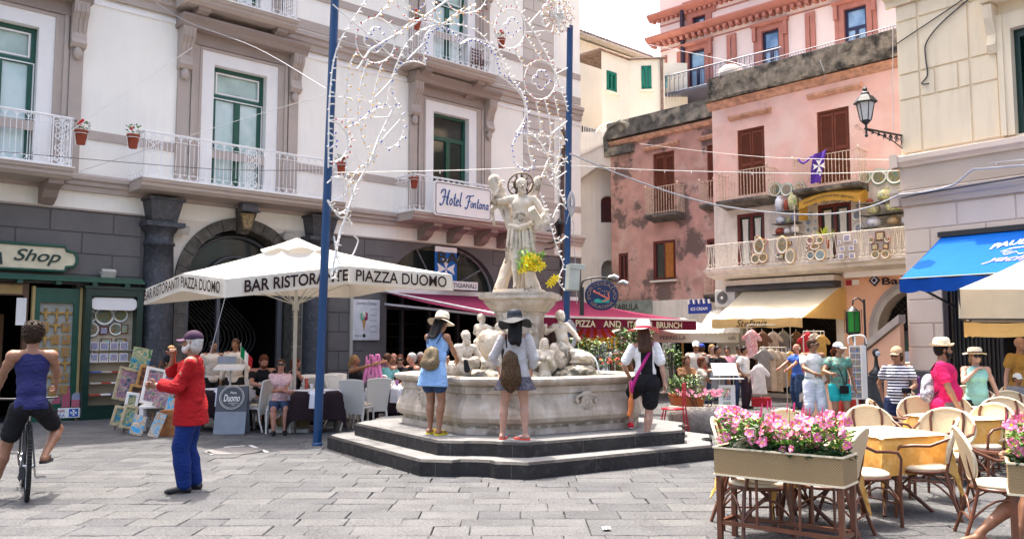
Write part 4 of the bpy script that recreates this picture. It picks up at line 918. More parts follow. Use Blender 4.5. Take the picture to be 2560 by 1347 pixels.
def body(J,h=.013,skin=None,hands=True,curl=(.5,.5),face=True,point=(None,None),legs=True,extra=None):
    H=J['H'];g=J['g']; q=H; S_=Sdf(.02); f=J['f']
    torso(S_,J)
    S_.cap(J['neck']-J['R']@V3(0,0,.02)*H,J['head']-J['Rh']@V3(0,-.012,.03)*H,.033*H*(.85 if f else 1),.031*H*(.82 if f else 1))
    for i in (0,1):
        am=.86 if f else 1
        S_.cap(J['neck']-J['R']@V3(0,0,.01)*H,J['sh'][i],.03*H,.036*H*am); S_.ell(J['sh'][i],(.036*H*am,.036*H*am,.036*H*am))
        S_.chain([J['sh'][i],(J['sh'][i]+J['el'][i])/2,J['el'][i]],[.032*H*am,.029*H*am,.023*H*am])
        m1=J['el'][i]+(J['ha'][i]-J['el'][i])*.3; S_.chain([J['el'][i],m1,J['ha'][i]],[.023*H*am,.025*H*am,.0155*H*am],.01)
        if legs:
            hp,kn,an=J['hip'][i],J['kn'][i],J['an'][i]
            S_.chain([hp,hp+(kn-hp)*.35,kn],[.054*H*g,.050*H*g,.033*H],.015)
            calf=kn+(an-kn)*.3+V3(0,.008,0)*H; S_.chain([kn,calf,kn+(an-kn)*.7,an],[.031*H,.034*H,.024*H,.019*H],.015)
            fy=J['fy'][i]; fd=V3(math.sin(fy),-math.cos(fy),0); az=an[2]-.042*H
            S_.cap(an-fd*.018*H+V3(0,0,-.02)*H,an+V3(0,0,-.01)*H,.022*H,.021*H,.01); S_.cap(an+V3(0,0,-.018)*H,an+fd*.075*H+V3(0,0,-.028)*H,.022*H,.015*H,.012); S_.cap(an+fd*.07*H+V3(0,0,-.028)*H+V3(fd[1],-fd[0],0)*.008*H,an+fd*.098*H+V3(0,0,-.032)*H,.015*H,.011*H,.01)
    if extra: extra(S_)
    mb=S_.mesh(h)
    head(mb,J,min(h*.62,.009) if h<.017 else h*.7,face)
    if hands:
        for i in (0,1): hand(mb,J,i,h,curl[i],0,point[i])
    return mb
def head(mb,J,h,face=True,m=0):
    H=J['H']; c=J['head']; R=J['Rh']; S_=Sdf(.012); a=lambda x,y,z:c+R@V3(x,y,z)*H
    S_.ell(a(0,.008,.012),(.044*H,.055*H,.052*H),R); S_.ell(a(0,-.012,-.022),(.036*H,.040*H,.040*H),R); S_.ell(a(0,-.030,-.046),(.020*H,.018*H,.014*H),R)
    S_.cap(a(0,.005,-.05),a(0,.012,-.09),.030*H,.031*H)
    if face:
        S_.cap(a(0,-.046,.002),a(0,-.058,-.018),.005*H,.0085*H,.004)         # nose
        S_.ell(a(0,-.046,-.034),(.014*H,.007*H,.0045*H),R,.003); S_.ell(a(0,-.046,-.0405),(.012*H,.007*H,.0045*H),R,.003)
        for s in (-1,1):
            S_.ell(a(s*.017,-.048,.004),(.010*H,.007*H,.006*H),R,sub=True); S_.ell(a(s*.016,-.043,.003),(.0085*H,.007*H,.006*H),R,.001)
            S_.ell(a(s*.018,-.046,.012),(.013*H,.006*H,.004*H),R,.004); S_.ell(a(s*.023,-.030,-.012),(.012*H,.012*H,.011*H),R,.01)
    for s in (-1,1): S_.ell(a(s*.044,.006,-.008),(.006*H,.012*H,.019*H),R,.004)
    S_.mesh(h,mb,m)
_skin={}
def skin(n):
    cols={'olive':(.36,.18,.105),'tan':(.29,.135,.075),'fair':(.45,.25,.18),'dark':(.22,.11,.07),'pink':(.42,.19,.13)}
    return M('skin_'+n,cols[n],.5,.06,8,col2=tuple(c*.88 for c in cols[n]),c2s=12)
WR=('shirt','trousers','shorts','skirt','tank_top','tunic','denim_shorts','white_top','black_shorts','dress','apron','hair')
def wrinkle(m,k=1.0):
    t=m.node_tree; b=t.nodes['Principled BSDF']
    if b.inputs['Normal'].is_linked and not m.get('w'): pass
    if m.get('w'): return
    m['w']=1; hair='hair' in m.name
    tc=t.nodes.new('ShaderNodeTexCoord'); mp=t.nodes.new('ShaderNodeMapping'); mp.inputs['Scale'].default_value=(60,60,6) if hair else (9*k,9*k,17*k); mp.inputs['Rotation'].default_value=(.3,.5,0) if not hair else (0,0,0)
    n=t.nodes.new('ShaderNodeTexNoise'); n.inputs['Scale'].default_value=1; n.inputs['Detail'].default_value=4; n.inputs['Distortion'].default_value=1.5 if not hair else .2
    bp=t.nodes.new('ShaderNodeBump'); bp.inputs['Strength'].default_value=.75; bp.inputs['Distance'].default_value=.035 if not hair else .01
    t.links.new(tc.outputs['Object'],mp.inputs[0]); t.links.new(mp.outputs[0],n.inputs['Vector']); t.links.new(n.outputs['Fac'],bp.inputs['Height']); t.links.new(bp.outputs[0],b.inputs['Normal'])
class Person:
    def __init__(s,label,loc,rz,J,skn='olive',h=.013,curl=(.5,.5),legs=True,group=None,face=True,point=(None,None),cat='person'):
        s.J=J; s.h=h; s.o=thing('person',label,cat,loc,rz,group)
        mb=body(J,h,curl=curl,legs=legs,face=face,point=point); s.body=mb.build('body',skin(skn),s.o)
    def add(s,name,mb,mat,**k):
        if name in WR: wrinkle(mat)
        return mb.build(name,mat,s.o,**k)
    def a(s,x,y,z): return s.J['head']+s.J['Rh']@V3(x,y,z)*s.J['H']
    def eyes(s):
        b=MB(); H=s.J['H']
        for q in (-1,1): b.ball(s.a(q*.0165,-.0455,.0035),.0055*H,5)
        s.add('eyes',b,M('eye_dark',(.03,.02,.015),.2)); return s
    def glasses(s,mat=None):
        b=MB(); H=s.J['H']; R=Matrix([list(r) for r in s.J['Rh']]).to_4x4()
        for q in (-1,1): b.lathe([(.017*H,-.002),(.018*H,.001),(.012*H,.004)],s.a(q*.018,-.056,.004),10,mat=R@Matrix.Rotation(math.pi/2,4,'X')); b.tube([s.a(q*.034,-.05,.006),s.a(q*.046,-.02,.006),s.a(q*.047,.012,.004)],.0025*H,4)
        b.tube([s.a(-.006,-.058,.007),s.a(.006,-.058,.007)],.003*H,4); s.add('sunglasses',b,mat or M('black_gloss',(.01,.01,.01),.1)); return s
    def shirt(s,mat,sleeve=.5,hem=-.02,inf=.012,neck=True,open_=False,noise=.004,flare=0,name='shirt'):
        J=s.J;H=J['H']; S_=Sdf(.016); torso(S_,J,inf+.002,lower=hem<.03)
        if hem<.0: S_.ell(J['pel']+J['Rp']@V3(0,.008,-.005)*H,(.090*H*J['g']+inf+.012,.066*H*J['g']+inf+.012,.07*H+inf+.01),J['Rp'])
        if hem<-.05:
            a=J['pel']+J['Rp']@V3(0,.0,hem-.03)*H
            for q in (-1,1): S_.cap(J['pel']+V3(q*.03,0,.03)*H,a+V3(q*(.035+flare),0,0)*H,.066*H*J['g']+inf+.008,.066*H*J['g']+inf+.008+flare*H*.5)
        if flare>0: S_.ell(J['pel']+J['R']@V3(0,0,.10)*H,(.088*H*J['g']+inf,.068*H*J['g']+inf,.17*H),J['R'])
        for i in (0,1):
            S_.cap(J['neck']-J['R']@V3(0,0,.028)*H,J['sh'][i]-J['R']@V3(0,0,.006)*H,.028*H,(.022*H+inf) if sleeve>0 else .020*H,.012)
            if sleeve>0:
                p=J['sh'][i]+(J['el'][i]-J['sh'][i])*min(sleeve,1); S_.chain([J['sh'][i]-J['R']@V3(0,0,.004)*H,p],[.029*H+inf,(.026 if sleeve>=1 else .031)*H+inf],.012)
                if sleeve>1: t=min(sleeve-1,1); e=J['el'][i]+(J['ha'][i]-J['el'][i])*t; S_.chain([J['el'][i],e],[.027*H+inf,.021*H+inf])
        S_.plane(J['pel']+J['Rp']@V3(0,0,hem)*H,J['Rp']@V3(0,0,-1))
        S_.plane(J['neck']+J['R']@V3(0,.0,.022)*H,J['R']@V3(0,-.45,1))
        if noise: S_.noise=folds(noise)
        s.add(name,S_.mesh(s.h),mat); return s
    def trousers(s,mat,l=1.0,inf=.014,top=.025,noise=.004,name='trousers',wide=0):
        J=s.J;H=J['H'];g=J['g']; S_=Sdf(.014); p=J['pel']
        S_.ell(p+J['Rp']@V3(0,.006,.02)*H,(.086*H*g+inf,.064*H*g+inf,.065*H+inf),J['Rp'])
        for i in (0,1):
            q=-1 if i==0 else 1; S_.ell(p+J['Rp']@V3(q*.04,.03,-.01)*H,(.047*H*g+inf,.046*H*g+inf,.052*H+inf),J['Rp'])
            hp,kn,an=J['hip'][i],J['kn'][i],J['an'][i]
            if l<.5: e=hp+(kn-hp)*l*2; S_.chain([hp,e],[.057*H*g+inf,(.057-.018*l*2)*H*g+inf+wide]); n=(kn-hp)/np.linalg.norm(kn-hp)
            else:
                t=(l-.5)*2; e=kn+(an-kn)*t; S_.chain([hp,hp+(kn-hp)*.4,kn],[.056*H*g+inf,.051*H*g+inf,.039*H+inf+wide*.5]); S_.chain([kn,kn+(e-kn)*.4,e],[.039*H+inf+wide*.5,.036*H+inf+wide,.027*H+inf+wide])
        S_.plane(p+J['Rp']@V3(0,0,top)*H,J['Rp']@V3(0,0,1))
        if noise: S_.noise=folds(noise,22)
        s.add(name,S_.mesh(s.h),mat); return s
    def skirt(s,mat,l=.2,fl=.05,inf=.012,noise=.008,name='skirt'):
        J=s.J;H=J['H']; p=J['pel']; S_=Sdf(.03)
        S_.ell(p+V3(0,.006,.02)*H,(.086*H+inf,.066*H+inf,.05*H+inf))
        for q in (-1,1): S_.cap(p+V3(q*.03,.01,0)*H,p+V3(q*(.04+fl*.5),.01,-l-.02)*H,.06*H+inf,(.055+fl)*H+inf)
        S_.plane(p+V3(0,0,-l)*H,V3(0,0,-1)); S_.plane(p+V3(0,0,.06)*H,V3(0,0,1)); S_.noise=folds(noise,30); s.add(name,S_.mesh(s.h),mat); return s
    def shoes(s,mat,sole=None,name='shoe',high=.0):
        J=s.J;H=J['H']
        for i in (0,1):
            an=J['an'][i]; fy=J['fy'][i]; fd=V3(math.sin(fy),-math.cos(fy),0); S_=Sdf(.012)
            S_.cap(an-fd*.02*H+V3(0,0,-.022)*H,an+V3(0,0,-.012+high)*H,.027*H,.025*H); S_.cap(an+V3(0,0,-.018)*H,an+fd*.09*H+V3(0,0,-.026)*H,.025*H,.018*H); S_.cap(an+fd*.07*H+V3(0,0,-.028)*H,an+fd*.105*H+V3(0,0,-.03)*H,.02*H,.013*H)
            S_.plane(an+V3(0,0,-.040)*H,V3(0,0,-1)); mb=S_.mesh(min(s.h,.012))
            s.add(name,mb,mat)
            if sole: 
                b=MB(); b.prism([tuple((an+fd*(a_-.0)*H+V3(-fd[1],fd[0],0)*w_*H)[:2]) for a_,w_ in ((-.045,0),(-.035,-.018),(0,-.024),(.06,-.027),(.10,-.020),(.118,0),(.10,.020),(.06,.027),(0,.024),(-.035,.018))],an[2]-.042*H,an[2]-.034*H); s.add('sole',b,sole)
        return s
    def flops(s,mat,strap):
        J=s.J;H=J['H']
        for i in (0,1):
            an=J['an'][i]; fy=J['fy'][i]; fd=V3(math.sin(fy),-math.cos(fy),0); sd=V3(-fd[1],fd[0],0)
            b=MB(); b.prism([tuple((an+fd*a_*H+sd*w_*H)[:2]) for a_,w_ in ((-.045,0),(-.035,-.02),(0,-.025),(.06,-.030),(.10,-.024),(.122,0),(.10,.024),(.06,.030),(0,.025),(-.035,.02))],an[2]-.044*H,an[2]-.030*H)
            o=s.add('flip_flop',b,mat); b=MB()
            for q in (-1,1): b.tube([an+fd*.02*H+sd*q*.024*H+V3(0,0,-.03)*H,an+fd*.055*H+sd*q*.02*H+V3(0,0,-.004)*H,an+fd*.085*H+V3(0,0,-.018)*H],.004,4)
            b.build('strap',strap,s.o)
        return s
    def hair(s,mat,style='short',ln=.2,noise=.0035):
        H=s.J['H']; R=s.J['Rh']; S_=Sdf(.02); b=Sdf(.02)
        if style=='bald': S_.ell(s.a(0,.016,.0),(.047*H,.055*H,.042*H),R); S_.plane(s.a(0,0,.018),R@V3(0,0,1)); S_.plane(s.a(0,-.0,0),R@V3(0,-1,-.1))
        elif style=='curly':
            S_.ell(s.a(0,.016,.028),(.062*H,.066*H,.062*H),R); S_.ell(s.a(0,.03,-.005),(.055*H,.05*H,.05*H),R); S_.plane(s.a(0,-.030,.01),R@V3(0,-1,-.75)); noise=.014
        else:
            S_.ell(s.a(0,.012,.016),(.049*H,.060*H,.055*H),R); S_.ell(s.a(0,.03,-.01),(.044*H,.038*H,.045*H),R)
            S_.plane(s.a(0,-.034,.022),R@V3(0,-1,-.62))
            if style=='long':
                bk=s.J['R']; b0=s.a(0,.045,-.02); b1=s.J['neck']+bk@V3(0,.065,-.05)*H; b2=s.J['neck']+bk@V3(0,.078,-ln)*H
                for q in (-.026,-.009,.009,.026): S_.chain([s.a(q*.9,.045,.0),b1+bk@V3(q*1.1,0,0)*H,b2+bk@V3(q*1.3,-.006,random.uniform(-.02,.03))*H],[.03*H,.028*H,.012*H],.012)
                noise=.006
            if style=='bob': S_.ell(s.a(0,.02,-.03),(.054*H,.046*H,.05*H),R)
            if style=='bun': S_.ell(s.a(0,.07,.03),(.024*H,.024*H,.024*H),R)
            if style=='pony': S_.chain([s.a(0,.06,.0),s.a(0,.085,-.04),s.a(0,.07,-.11)],[.018*H,.02*H,.008*H])
        f_=95 if style=='curly' else 60
        S_.noise=(lambda X,Y,Z:noise*(np.sin(f_*X+4*np.sin(30*Z))*np.sin(f_*Y*.9+2)*np.sin(f_*.9*Z+1)+.5*np.sin(f_*2*X+1)*np.sin(f_*1.7*Z))) if style in('curly','bald','short','bob','bun') else (lambda X,Y,Z:noise*np.sin(70*X+5*np.sin(5*Z)+20*Y))
        s.add('hair',S_.mesh(.010 if s.h<.017 else .014),mat); return s
    def beard(s,mat):
        H=s.J['H']; S_=Sdf(.01); R=s.J['Rh']; S_.ell(s.a(0,-.030,-.048),(.034*H,.028*H,.026*H),R); S_.ell(s.a(0,-.045,-.029),(.022*H,.010*H,.007*H),R)
        for q in (-1,1): S_.cap(s.a(q*.03,-.02,-.04),s.a(q*.041,.0,-.015),.014*H,.009*H)
        S_.noise=lambda X,Y,Z:.0035*np.sin(120*X)*np.sin(110*Y+1)*np.sin(90*Z); s.add('beard',S_.mesh(.008),mat); return s
    def hat(s,mat,band,brim=.12,h_=.065,wave=.0,up=0,tilt=0,name='sun_hat',rim=None,crown=.058,drop=.012):
        H=s.J['H']; R=Matrix([list(r) for r in s.J['Rh']]).to_4x4()@Matrix.Rotation(tilt,4,'X'); c=s.a(0,.012,.028); n=28
        b=MB(); pr=[(crown*1.08,0),(crown*1.06,h_*.5),(crown*.98,h_*.85),(crown*.75,h_*1.05),(crown*.3,h_*1.1),(.002,h_*1.08)]
        b.lathe([(r*H,z*H) for r,z in pr],c,n,mat=R)
        vs=[]
        for k in range(7):
            r=crown*1.05+(brim-crown*1.05)*k/6
            for j in range(n):
                a=2*math.pi*j/n; z=-drop*(k/6)**1.5+wave*math.sin(3*a+1)*(k/6)**2+up*(k/6)**2*abs(math.sin(a)); vs.append(R@Vector((r*H*math.cos(a),r*H*1.08*math.sin(a),z*H))+Vector(c))
        fs=[(i*n+j,i*n+(j+1)%n,(i+1)*n+(j+1)%n,(i+1)*n+j) for i in range(6) for j in range(n)]; b.add(vs,fs,0,True); b.add([Vector(v)-Vector(R@Vector((0,0,.004))) for v in vs],[f[::-1] for f in fs],0 if rim is None else 1,True)
        if rim: b.add([Vector(v)+Vector(R@Vector((0,0,.002))) for v in vs],[f for f in fs[-n:]],1,True)
        o=s.add(name,b,[mat,rim] if rim else mat)
        b=MB(); b.lathe([(crown*1.11*H,.002*H),(crown*1.10*H,.018*H),(crown*1.0*H,.018*H)],c,n,mat=R); b.build('hat_band',band,o); return s
    def cap(s,mat,front=None,name='baseball_cap',badge=None):
        H=s.J['H']; R=s.J['Rh']; S_=Sdf(.01); S_.ell(s.a(0,.012,.022),(.051*H,.062*H,.056*H),R); S_.plane(s.a(0,-.0,.016),R@V3(0,.12,-1)); o=s.add(name,S_.mesh(.009),mat)
        b=MB(); R4=Matrix([list(r) for r in R]).to_4x4()
        b.grid(lambda u,v:Vector(s.a((u-.5)*.085*(1-.25*v*v),-.042-.055*v*(1-.25*(2*u-1)**2)+ .018*(2*u-1)**2,.022-.010*v-.010*(2*u-1)**2)),8,5); b.grid(lambda u,v:Vector(s.a((u-.5)*.085*(1-.25*v*v),-.042-.055*v*(1-.25*(2*u-1)**2)+ .018*(2*u-1)**2,.019-.010*v-.010*(2*u-1)**2)),8,5)
        b.build('cap_peak',front or mat,o); return s
    def backpack(s,mat,strap,soft=True,w_=.1,h_=.13,x=0,z=.15,two=True):
        J=s.J;H=J['H'];R=J['R']; p=lambda a,b,c:J['pel']+R@V3(a,b,c)*H; S_=Sdf(.03); S_.ell(p(x,.105,z-.02),(w_*.9*H,.055*H,h_*H),R); S_.ell(p(x,.11,z-.07),(w_*H,.06*H,h_*.6*H),R); S_.noise=folds(.007,40); o=s.add('backpack',S_.mesh(s.h),mat)
        b=MB()
        for q in ((-1,1) if two else (1,)): b.tube([p(x*.5+q*.05,.09,z+h_),p(q*.072,.05,.318),p(q*.075,-.02,.315),p(q*.085,-.065,.25),p(q*.1,-.03,.16),p(q*.08,.07,z-h_*.6)],.007,4,flat=(2,1))
        b.build('strap',strap,o); return s
# ================= FOUNTAIN =================
m_mb=M('fountain_marble',(.47,.40,.325),.6,.14,2.5,bump=.5,bs=35,col2=(.60,.55,.48),c2t=(.5,.7),c2s=5,stain=(.19,.155,.12),st=(.54,.66),ss=1.8,streak=.35)
m_mbs=M('statue_marble',(.56,.485,.39),.6,.10,4,bump=.4,bs=45,col2=(.70,.64,.55),c2t=(.5,.7),c2s=6,stain=(.20,.15,.10),st=(.54,.62),ss=3.0)
m_mbd=M('wet_rock',(.25,.22,.17),.7,.4,8,bump=1,bs=25,col2=(.5,.47,.4),c2t=(.5,.65),c2s=9)
m_stp2=M('shaded_riser_stone',(.030,.028,.028),.7,.25,3,bump=.5,bs=30,col2=(.06,.057,.056),c2t=(.55,.75),c2s=12)  # riser colour darkened to stand for shade on faces away from the sun
m_tread=M('sunlit_tread_stone',(.19,.188,.185),.85,.15,4,bump=.6,bs=30)  # same step stone painted paler, as if sunlit, for the treads
FC=(0.13,13.1); FR=-math.radians(12)
fou=thing('fountain','marble saint fountain with carved figures rising from an octagonal basin on stone steps','fountain',(FC[0],FC[1],0),FR)
def octa(ap,ch):
    h=ch/2; return [(-h,-ap),(h,-ap),(ap,-h),(ap,h),(h,ap),(-h,ap),(-ap,h),(-ap,-h)]
def wavy(ap,ch,notch=.0,n=8):
    """octagon whose long sides carry the concave-convex wave of the steps"""
    O=octa(ap,ch); P=[]
    for i in range(8):
        a=Vector(O[i]); b=Vector(O[(i+1)%8]); d=b-a; L=d.length; d/=L; nn=Vector((d.y,-d.x))
        if i%2==0:
            for t,o in ((0,0),(.30,0),(.36,-notch),(.5,-notch*1.25),(.64,-notch),(.70,0)): P.append(tuple(a+d*L*t+nn*o))
        else: P.append(tuple(a))
    return P
def stepring(ap,ch,z0,z1,notch):
    b=MB(); P=wavy(ap,ch,notch); n=len(P); Q=[(x*(1-.012),y*(1-.012)) for x,y in P]
    nose=[(x*(1-.02),y*(1-.02)) for x,y in P]
    lv=[(P if notch==0 or True else P,z0),(P,z1-.03),(Q,z1-.004),([(x*.985,y*.985) for x,y in P],z1)]
    vs=[]; 
    for pts,z in lv: vs+=[(x,y,z) for x,y in pts]
    fs=[(k*n+i,k*n+(i+1)%n,(k+1)*n+(i+1)%n,(k+1)*n+i) for k in range(3) for i in range(n)]
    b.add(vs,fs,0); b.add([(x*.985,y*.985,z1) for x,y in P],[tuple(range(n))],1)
    # vertical joints
    return b.build('step',[m_stp2,m_tread],fou)
stepring(2.88,1.35,0,.20,.10); stepring(2.48,1.15,.20,.385,.05)
b=MB()
for (ap,ch,z0,z1) in ((2.88,1.35,.0,.2),(2.48,1.15,.2,.385)):
    O=octa(ap,ch)
    for i in (7,0,1,2):
        a=Vector(O[i]);e=Vector(O[(i+1)%8]); d=(e-a); nn=Vector((d.y,-d.x)).normalized()
        for t in ((.33,.66) if i%2 else (.15,.85)):
            p=a+d*t+nn*.003; q=d.normalized()*.006; b.quad((p.x-q.x,p.y-q.y,z0),(p.x+q.x,p.y+q.y,z0),(p.x+q.x,p.y+q.y,z1-.03),(p.x-q.x,p.y-q.y,z1-.03))
b.build('step_joint',m_mort,fou,'stuff')
# basin: eight panels so the seams are real
prof=[(0.0,.387),(0.0,.46),(-.03,.475),(-.03,.50),(-.01,.52),(.05,.55),(.085,.61),(.08,.68),(.04,.78),(-.01,.87),(-.02,.92),(.015,.935),(.015,1.02),(-.0,1.03),(.05,1.055),(.10,1.075),(.12,1.10),(.12,1.13),(.09,1.15),(-.10,1.15),(-.13,1.12),(-.13,.6)]
AP,CHb=1.78,.80
def octo(off): return octa(AP+off,CHb+off*.83)
for i in range(8):
    vs=[];n=6
    for (o,z) in prof:
        O=octo(o); a=Vector(O[i]); e=Vector(O[(i+1)%8]); d=(e-a)
        for k in range(n+1):
            t=.002+.996*k/n; vs.append((a.x+d.x*t,a.y+d.y*t,z))
    fs=[(r*(n+1)+k,r*(n+1)+k+1,(r+1)*(n+1)+k+1,(r+1)*(n+1)+k) for r in range(len(prof)-1) for k in range(n)]
    MB().add(vs,fs).build('basin_panel',m_mb,fou)
b=MB(); O=octo(-.02); b.prism([O[i] for i in range(8)],.386,1.0); b.build('basin_core',m_mbd,fou)
m_wat=M('fountain_water',(.05,.07,.05),.05,.3,3,bump=.3,bs=9)
MB().add([(x*.97,y*.97,1.07) for x,y in octo(-.05)],[tuple(range(8))]).build('water',m_wat,fou)
# coats of arms on the long sides facing the square
for i,t in ((1,.52),(7,.45)):
    O=octo(.05); a=Vector(O[i]);e=Vector(O[(i+1)%8]); d=(e-a).normalized(); c=a+(e-a)*t; ang=math.atan2(d.y,d.x)
    S_=Sdf(.012); S_.ell((0,0,0),(.10,.05,.14)); S_.ell((0,.01,-.13),(.05,.03,.05)); S_.ell((0,-.0,.13),(.09,.04,.045))
    for q in (-1,1):
        S_.chain([(q*.09,0,.12),(q*.16,-.01,.10),(q*.19,-.015,.05),(q*.16,-.015,.02),(q*.145,-.01,.05)],[.02,.018,.018,.016,.014]); S_.chain([(q*.09,0,-.02),(q*.17,0,-.05),(q*.15,0,-.11),(q*.09,0,-.10)],[.02,.02,.018,.015]); 
    for q in (-.05,0,.05): S_.cap((q,-.045,-.08),(q,-.05,.08),.007)
    S_.mesh(.008).build('coat_of_arms',m_mb,fou,loc=(c.x+d.y*-.0,c.y,.78),rot=(.12,0,ang))
def at_f(u,v,Y=13.0):
    """point in the fountain's own axes seen at this place of the photo, at the given distance"""
    p=W(u,v,Y)-Vector((FC[0],FC[1],0)); return np.array(Matrix.Rotation(-FR,3,'Z')@p)
# pedestal in three courses
def sq(h,z,c=.25): return [(x,y,z) for x,y in octa(h,h*2*(1-c))]
def loft(levels,name,mat,c=.3):
    vs=[];
    for h,z in levels: vs+=sq(h,z,c)
    n=8; b=MB(); b.add(vs,[(k*n+i,k*n+(i+1)%n,(k+1)*n+(i+1)%n,(k+1)*n+i) for k in range(len(levels)-1) for i in range(n)]); b.add(vs[-n:],[tuple(range(n))]); return b.build(name,mat,fou)
loft([(.42,1.0),(.36,1.2),(.33,1.5),(.33,2.02),(.36,2.05),(.36,2.08)],'pedestal_shaft',m_mb)
loft([(.38,2.08),(.40,2.10),(.50,2.22),(.50,2.25),(.57,2.28),(.57,2.37)],'pedestal_cornice',m_mb)
loft([(.36,2.37),(.36,2.43)],'plinth',m_mbs)
text('MVNICIPIVM PERPETVO SACRAVIT',.72,.03,M('carving_shadow',(.2,.17,.13)),fou,'inscription',(.1,-.572,2.335))
text('ANNO',.16,.025,M('carving_shadow',(0,0,0)),fou,'inscription',(.1,-.545,2.265))
# crest on the shaft
S_=Sdf(.015); S_.ell((0,-.33,1.72),(.12,.05,.18)); S_.chain([(-.13,-.34,1.93),(0,-.36,1.95),(.13,-.34,1.93)],[.03,.03,.03])
for q in (-.11,-.05,0,.05,.11): S_.ell((q,-.35,2.0),(.018,.02,.03))
for q in (-1,1): S_.chain([(q*.14,-.33,1.9),(q*.26,-.34,1.88),(q*.30,-.34,1.78),(q*.22,-.34,1.76),(q*.22,-.34,1.83)],[.03,.035,.03,.025,.02]); S_.chain([(q*.12,-.33,1.62),(q*.2,-.33,1.5),(q*.1,-.34,1.42)],[.03,.03,.03])
S_.noise=lambda X,Y,Z:.004*np.sin(50*X)*np.sin(45*Z); S_.mesh(.011).build('carved_crest',m_mbs,fou)
# statue of the saint
J=pose(1.76,lean=.04,twist=FR*-1-.05,hands=((-.20,.0,.93),(.155,-.10,.60)),elbow=((-1,.3,-.7),(.9,.6,-.5)),feet=((-.035,-.08),(.07,.02)),hyaw=.25,hpitch=-.02)
S_=Sdf(.013); torso(S_,J); H=1.76
S_.cap(J['neck'],J['head'],.034*H,.03*H)
for i in (0,1):
    S_.chain([J['neck'],J['sh'][i]],[.03*H,.036*H]); S_.chain([J['sh'][i],J['el'][i],J['ha'][i]],[.034*H,.027*H,.018*H]); kn=J['kn'][i]; an=J['an'][i]
    S_.chain([J['hip'][i],kn],[.055*H,.036*H]); S_.chain([kn,kn+(an-kn)*.35+V3(0,.01,0),an],[.034*H,.036*H,.02*H]); S_.cap(an,an+V3(0,-.15,-.05),.03,.02)
for q in (-1,1): S_.ell(J['pel']+V3(q*.07,-.09,.43),(.075,.035,.055))   # chest
for z in (.2,.27,.34):
    for q in (-1,1): S_.ell(J['pel']+V3(q*.035,-.095,z),(.03,.02,.028))
# loincloth folds, hanging mantle
p=J['pel']; S_.chain([p+V3(-.17,-.09,.10),p+V3(0,-.15,.05),p+V3(.16,-.12,.10),p+V3(.2,.0,.16)],[.036,.042,.042,.036])
for q in range(7):
    x=-.17+q*.055; S_.chain([p+V3(x,-.11-.02*math.sin(q*2.1),.04),p+V3(x*1.2+.01,-.13-.03*math.sin(q*1.7),-.25),p+V3(x*1.35,-.08,-.48+.06*math.sin(q))],[.024,.030,.020],.010)
for q in range(4): S_.chain([p+V3(.18-q*.03,.02,.12),p+V3(.18-q*.06,.09,-.35),p+V3(.14-q*.07,.11,-.86)],[.03,.035,.04],.012)
for q in range(3): S_.chain([J['el'][1]+V3(q*.03-.02,-.02,.05),J['el'][1]+V3(.03*q,-.06,-.12),J['ha'][1]+V3(.07-q*.03,.02,-.14)],[.032,.034,.02],.01)
S_.chain([J['sh'][0]+V3(-.02,.05,0),J['el'][0]+V3(-.03,.06,-.1),J['el'][0]+V3(.0,.1,-.35)],[.035,.035,.02])
S_.ell(J['head']+V3(.01,-.06,-.09),(.05,.05,.07)); S_.noise=folds(.005,44)
mb=S_.mesh(.0105); head(mb,J,.009); 
S2=Sdf(.012); R=J['Rh']; hd=J['head']; S2.ell(hd+R@V3(0,.02,.03),(.088,.10,.09)); S2.ell(hd+R@V3(0,-.055,-.085),(.055,.05,.065)); S2.plane(hd+R@V3(0,-.05,.045),R@V3(0,-1,-.5)) if False else None
S3=Sdf(.012); S3.ell(hd+R@V3(0,.02,.035),(.088,.098,.085)); S3.plane(hd+R@V3(0,-.055,.04),R@V3(0,-1,-.5)); S3.noise=lambda X,Y,Z:.006*np.sin(70*X)*np.sin(75*Y)*np.sin(70*Z); S3.mesh(.009,mb)
S3=Sdf(.01); S3.ell(hd+R@V3(0,-.06,-.10),(.05,.042,.065)); S3.noise=lambda X,Y,Z:.005*np.sin(90*X)*np.sin(70*Z); S3.mesh(.009,mb)
for i in (0,1): hand(mb,J,i,.013,.9,point=(0,-.3,.6) if i==0 else (-.4,-.3,0))
st=mb.build('saint_statue',m_mbs,fou,loc=(.02,0,2.43))
b=MB(); c=hd+R@V3(0,.09,.03); n=28
b.lathe([(.19,-.006),(.215,-.006),(.215,.006),(.19,.006),(.19,-.006)],(0,0,0),n,cap=False,mat=Matrix.Rotation(math.pi/2-.25,4,'X'))
for k in range(9):
    a=k*2*math.pi/9; rr_=.145; b.tube([(.12*math.cos(a),0,.12*math.sin(a)),(.19*math.cos(a+.12),.0,.19*math.sin(a+.12))],[.03,.012],5,flat=(1,.25)); b.tube([(.13*math.cos(a),0,.13*math.sin(a)),(.19*math.cos(a-.2),.0,.19*math.sin(a-.2))],[.02,.01],4,flat=(1,.25))
b.lathe([(.001,-.004),(.12,-.004),(.12,.004),(.001,.004)],(0,0,0),20,mat=Matrix.Rotation(math.pi/2,4,'X'))
b.build('halo',M('halo_bronze',(.10,.07,.04),.5,.2,9,metal=.4),st,loc=tuple(c))
for (p0,p1,nm) in (((1246,735),(1344,452),0),((1236,452),(1345,735),1)):
    a=at_f(p0[0],p0[1],13.3); e=at_f(p1[0],p1[1],13.45 if nm==0 else 13.2); S_=Sdf(.01); S_.chain([a,a+(e-a)*.3,a+(e-a)*.6,e],[.105,.092,.085,.078]); S_.noise=lambda X,Y,Z:.005*np.sin(30*X+10*np.sin(4*Z))*np.sin(16*Z+6*Y); S_.mesh(.016).build('cross_beam',m_mbs,fou)
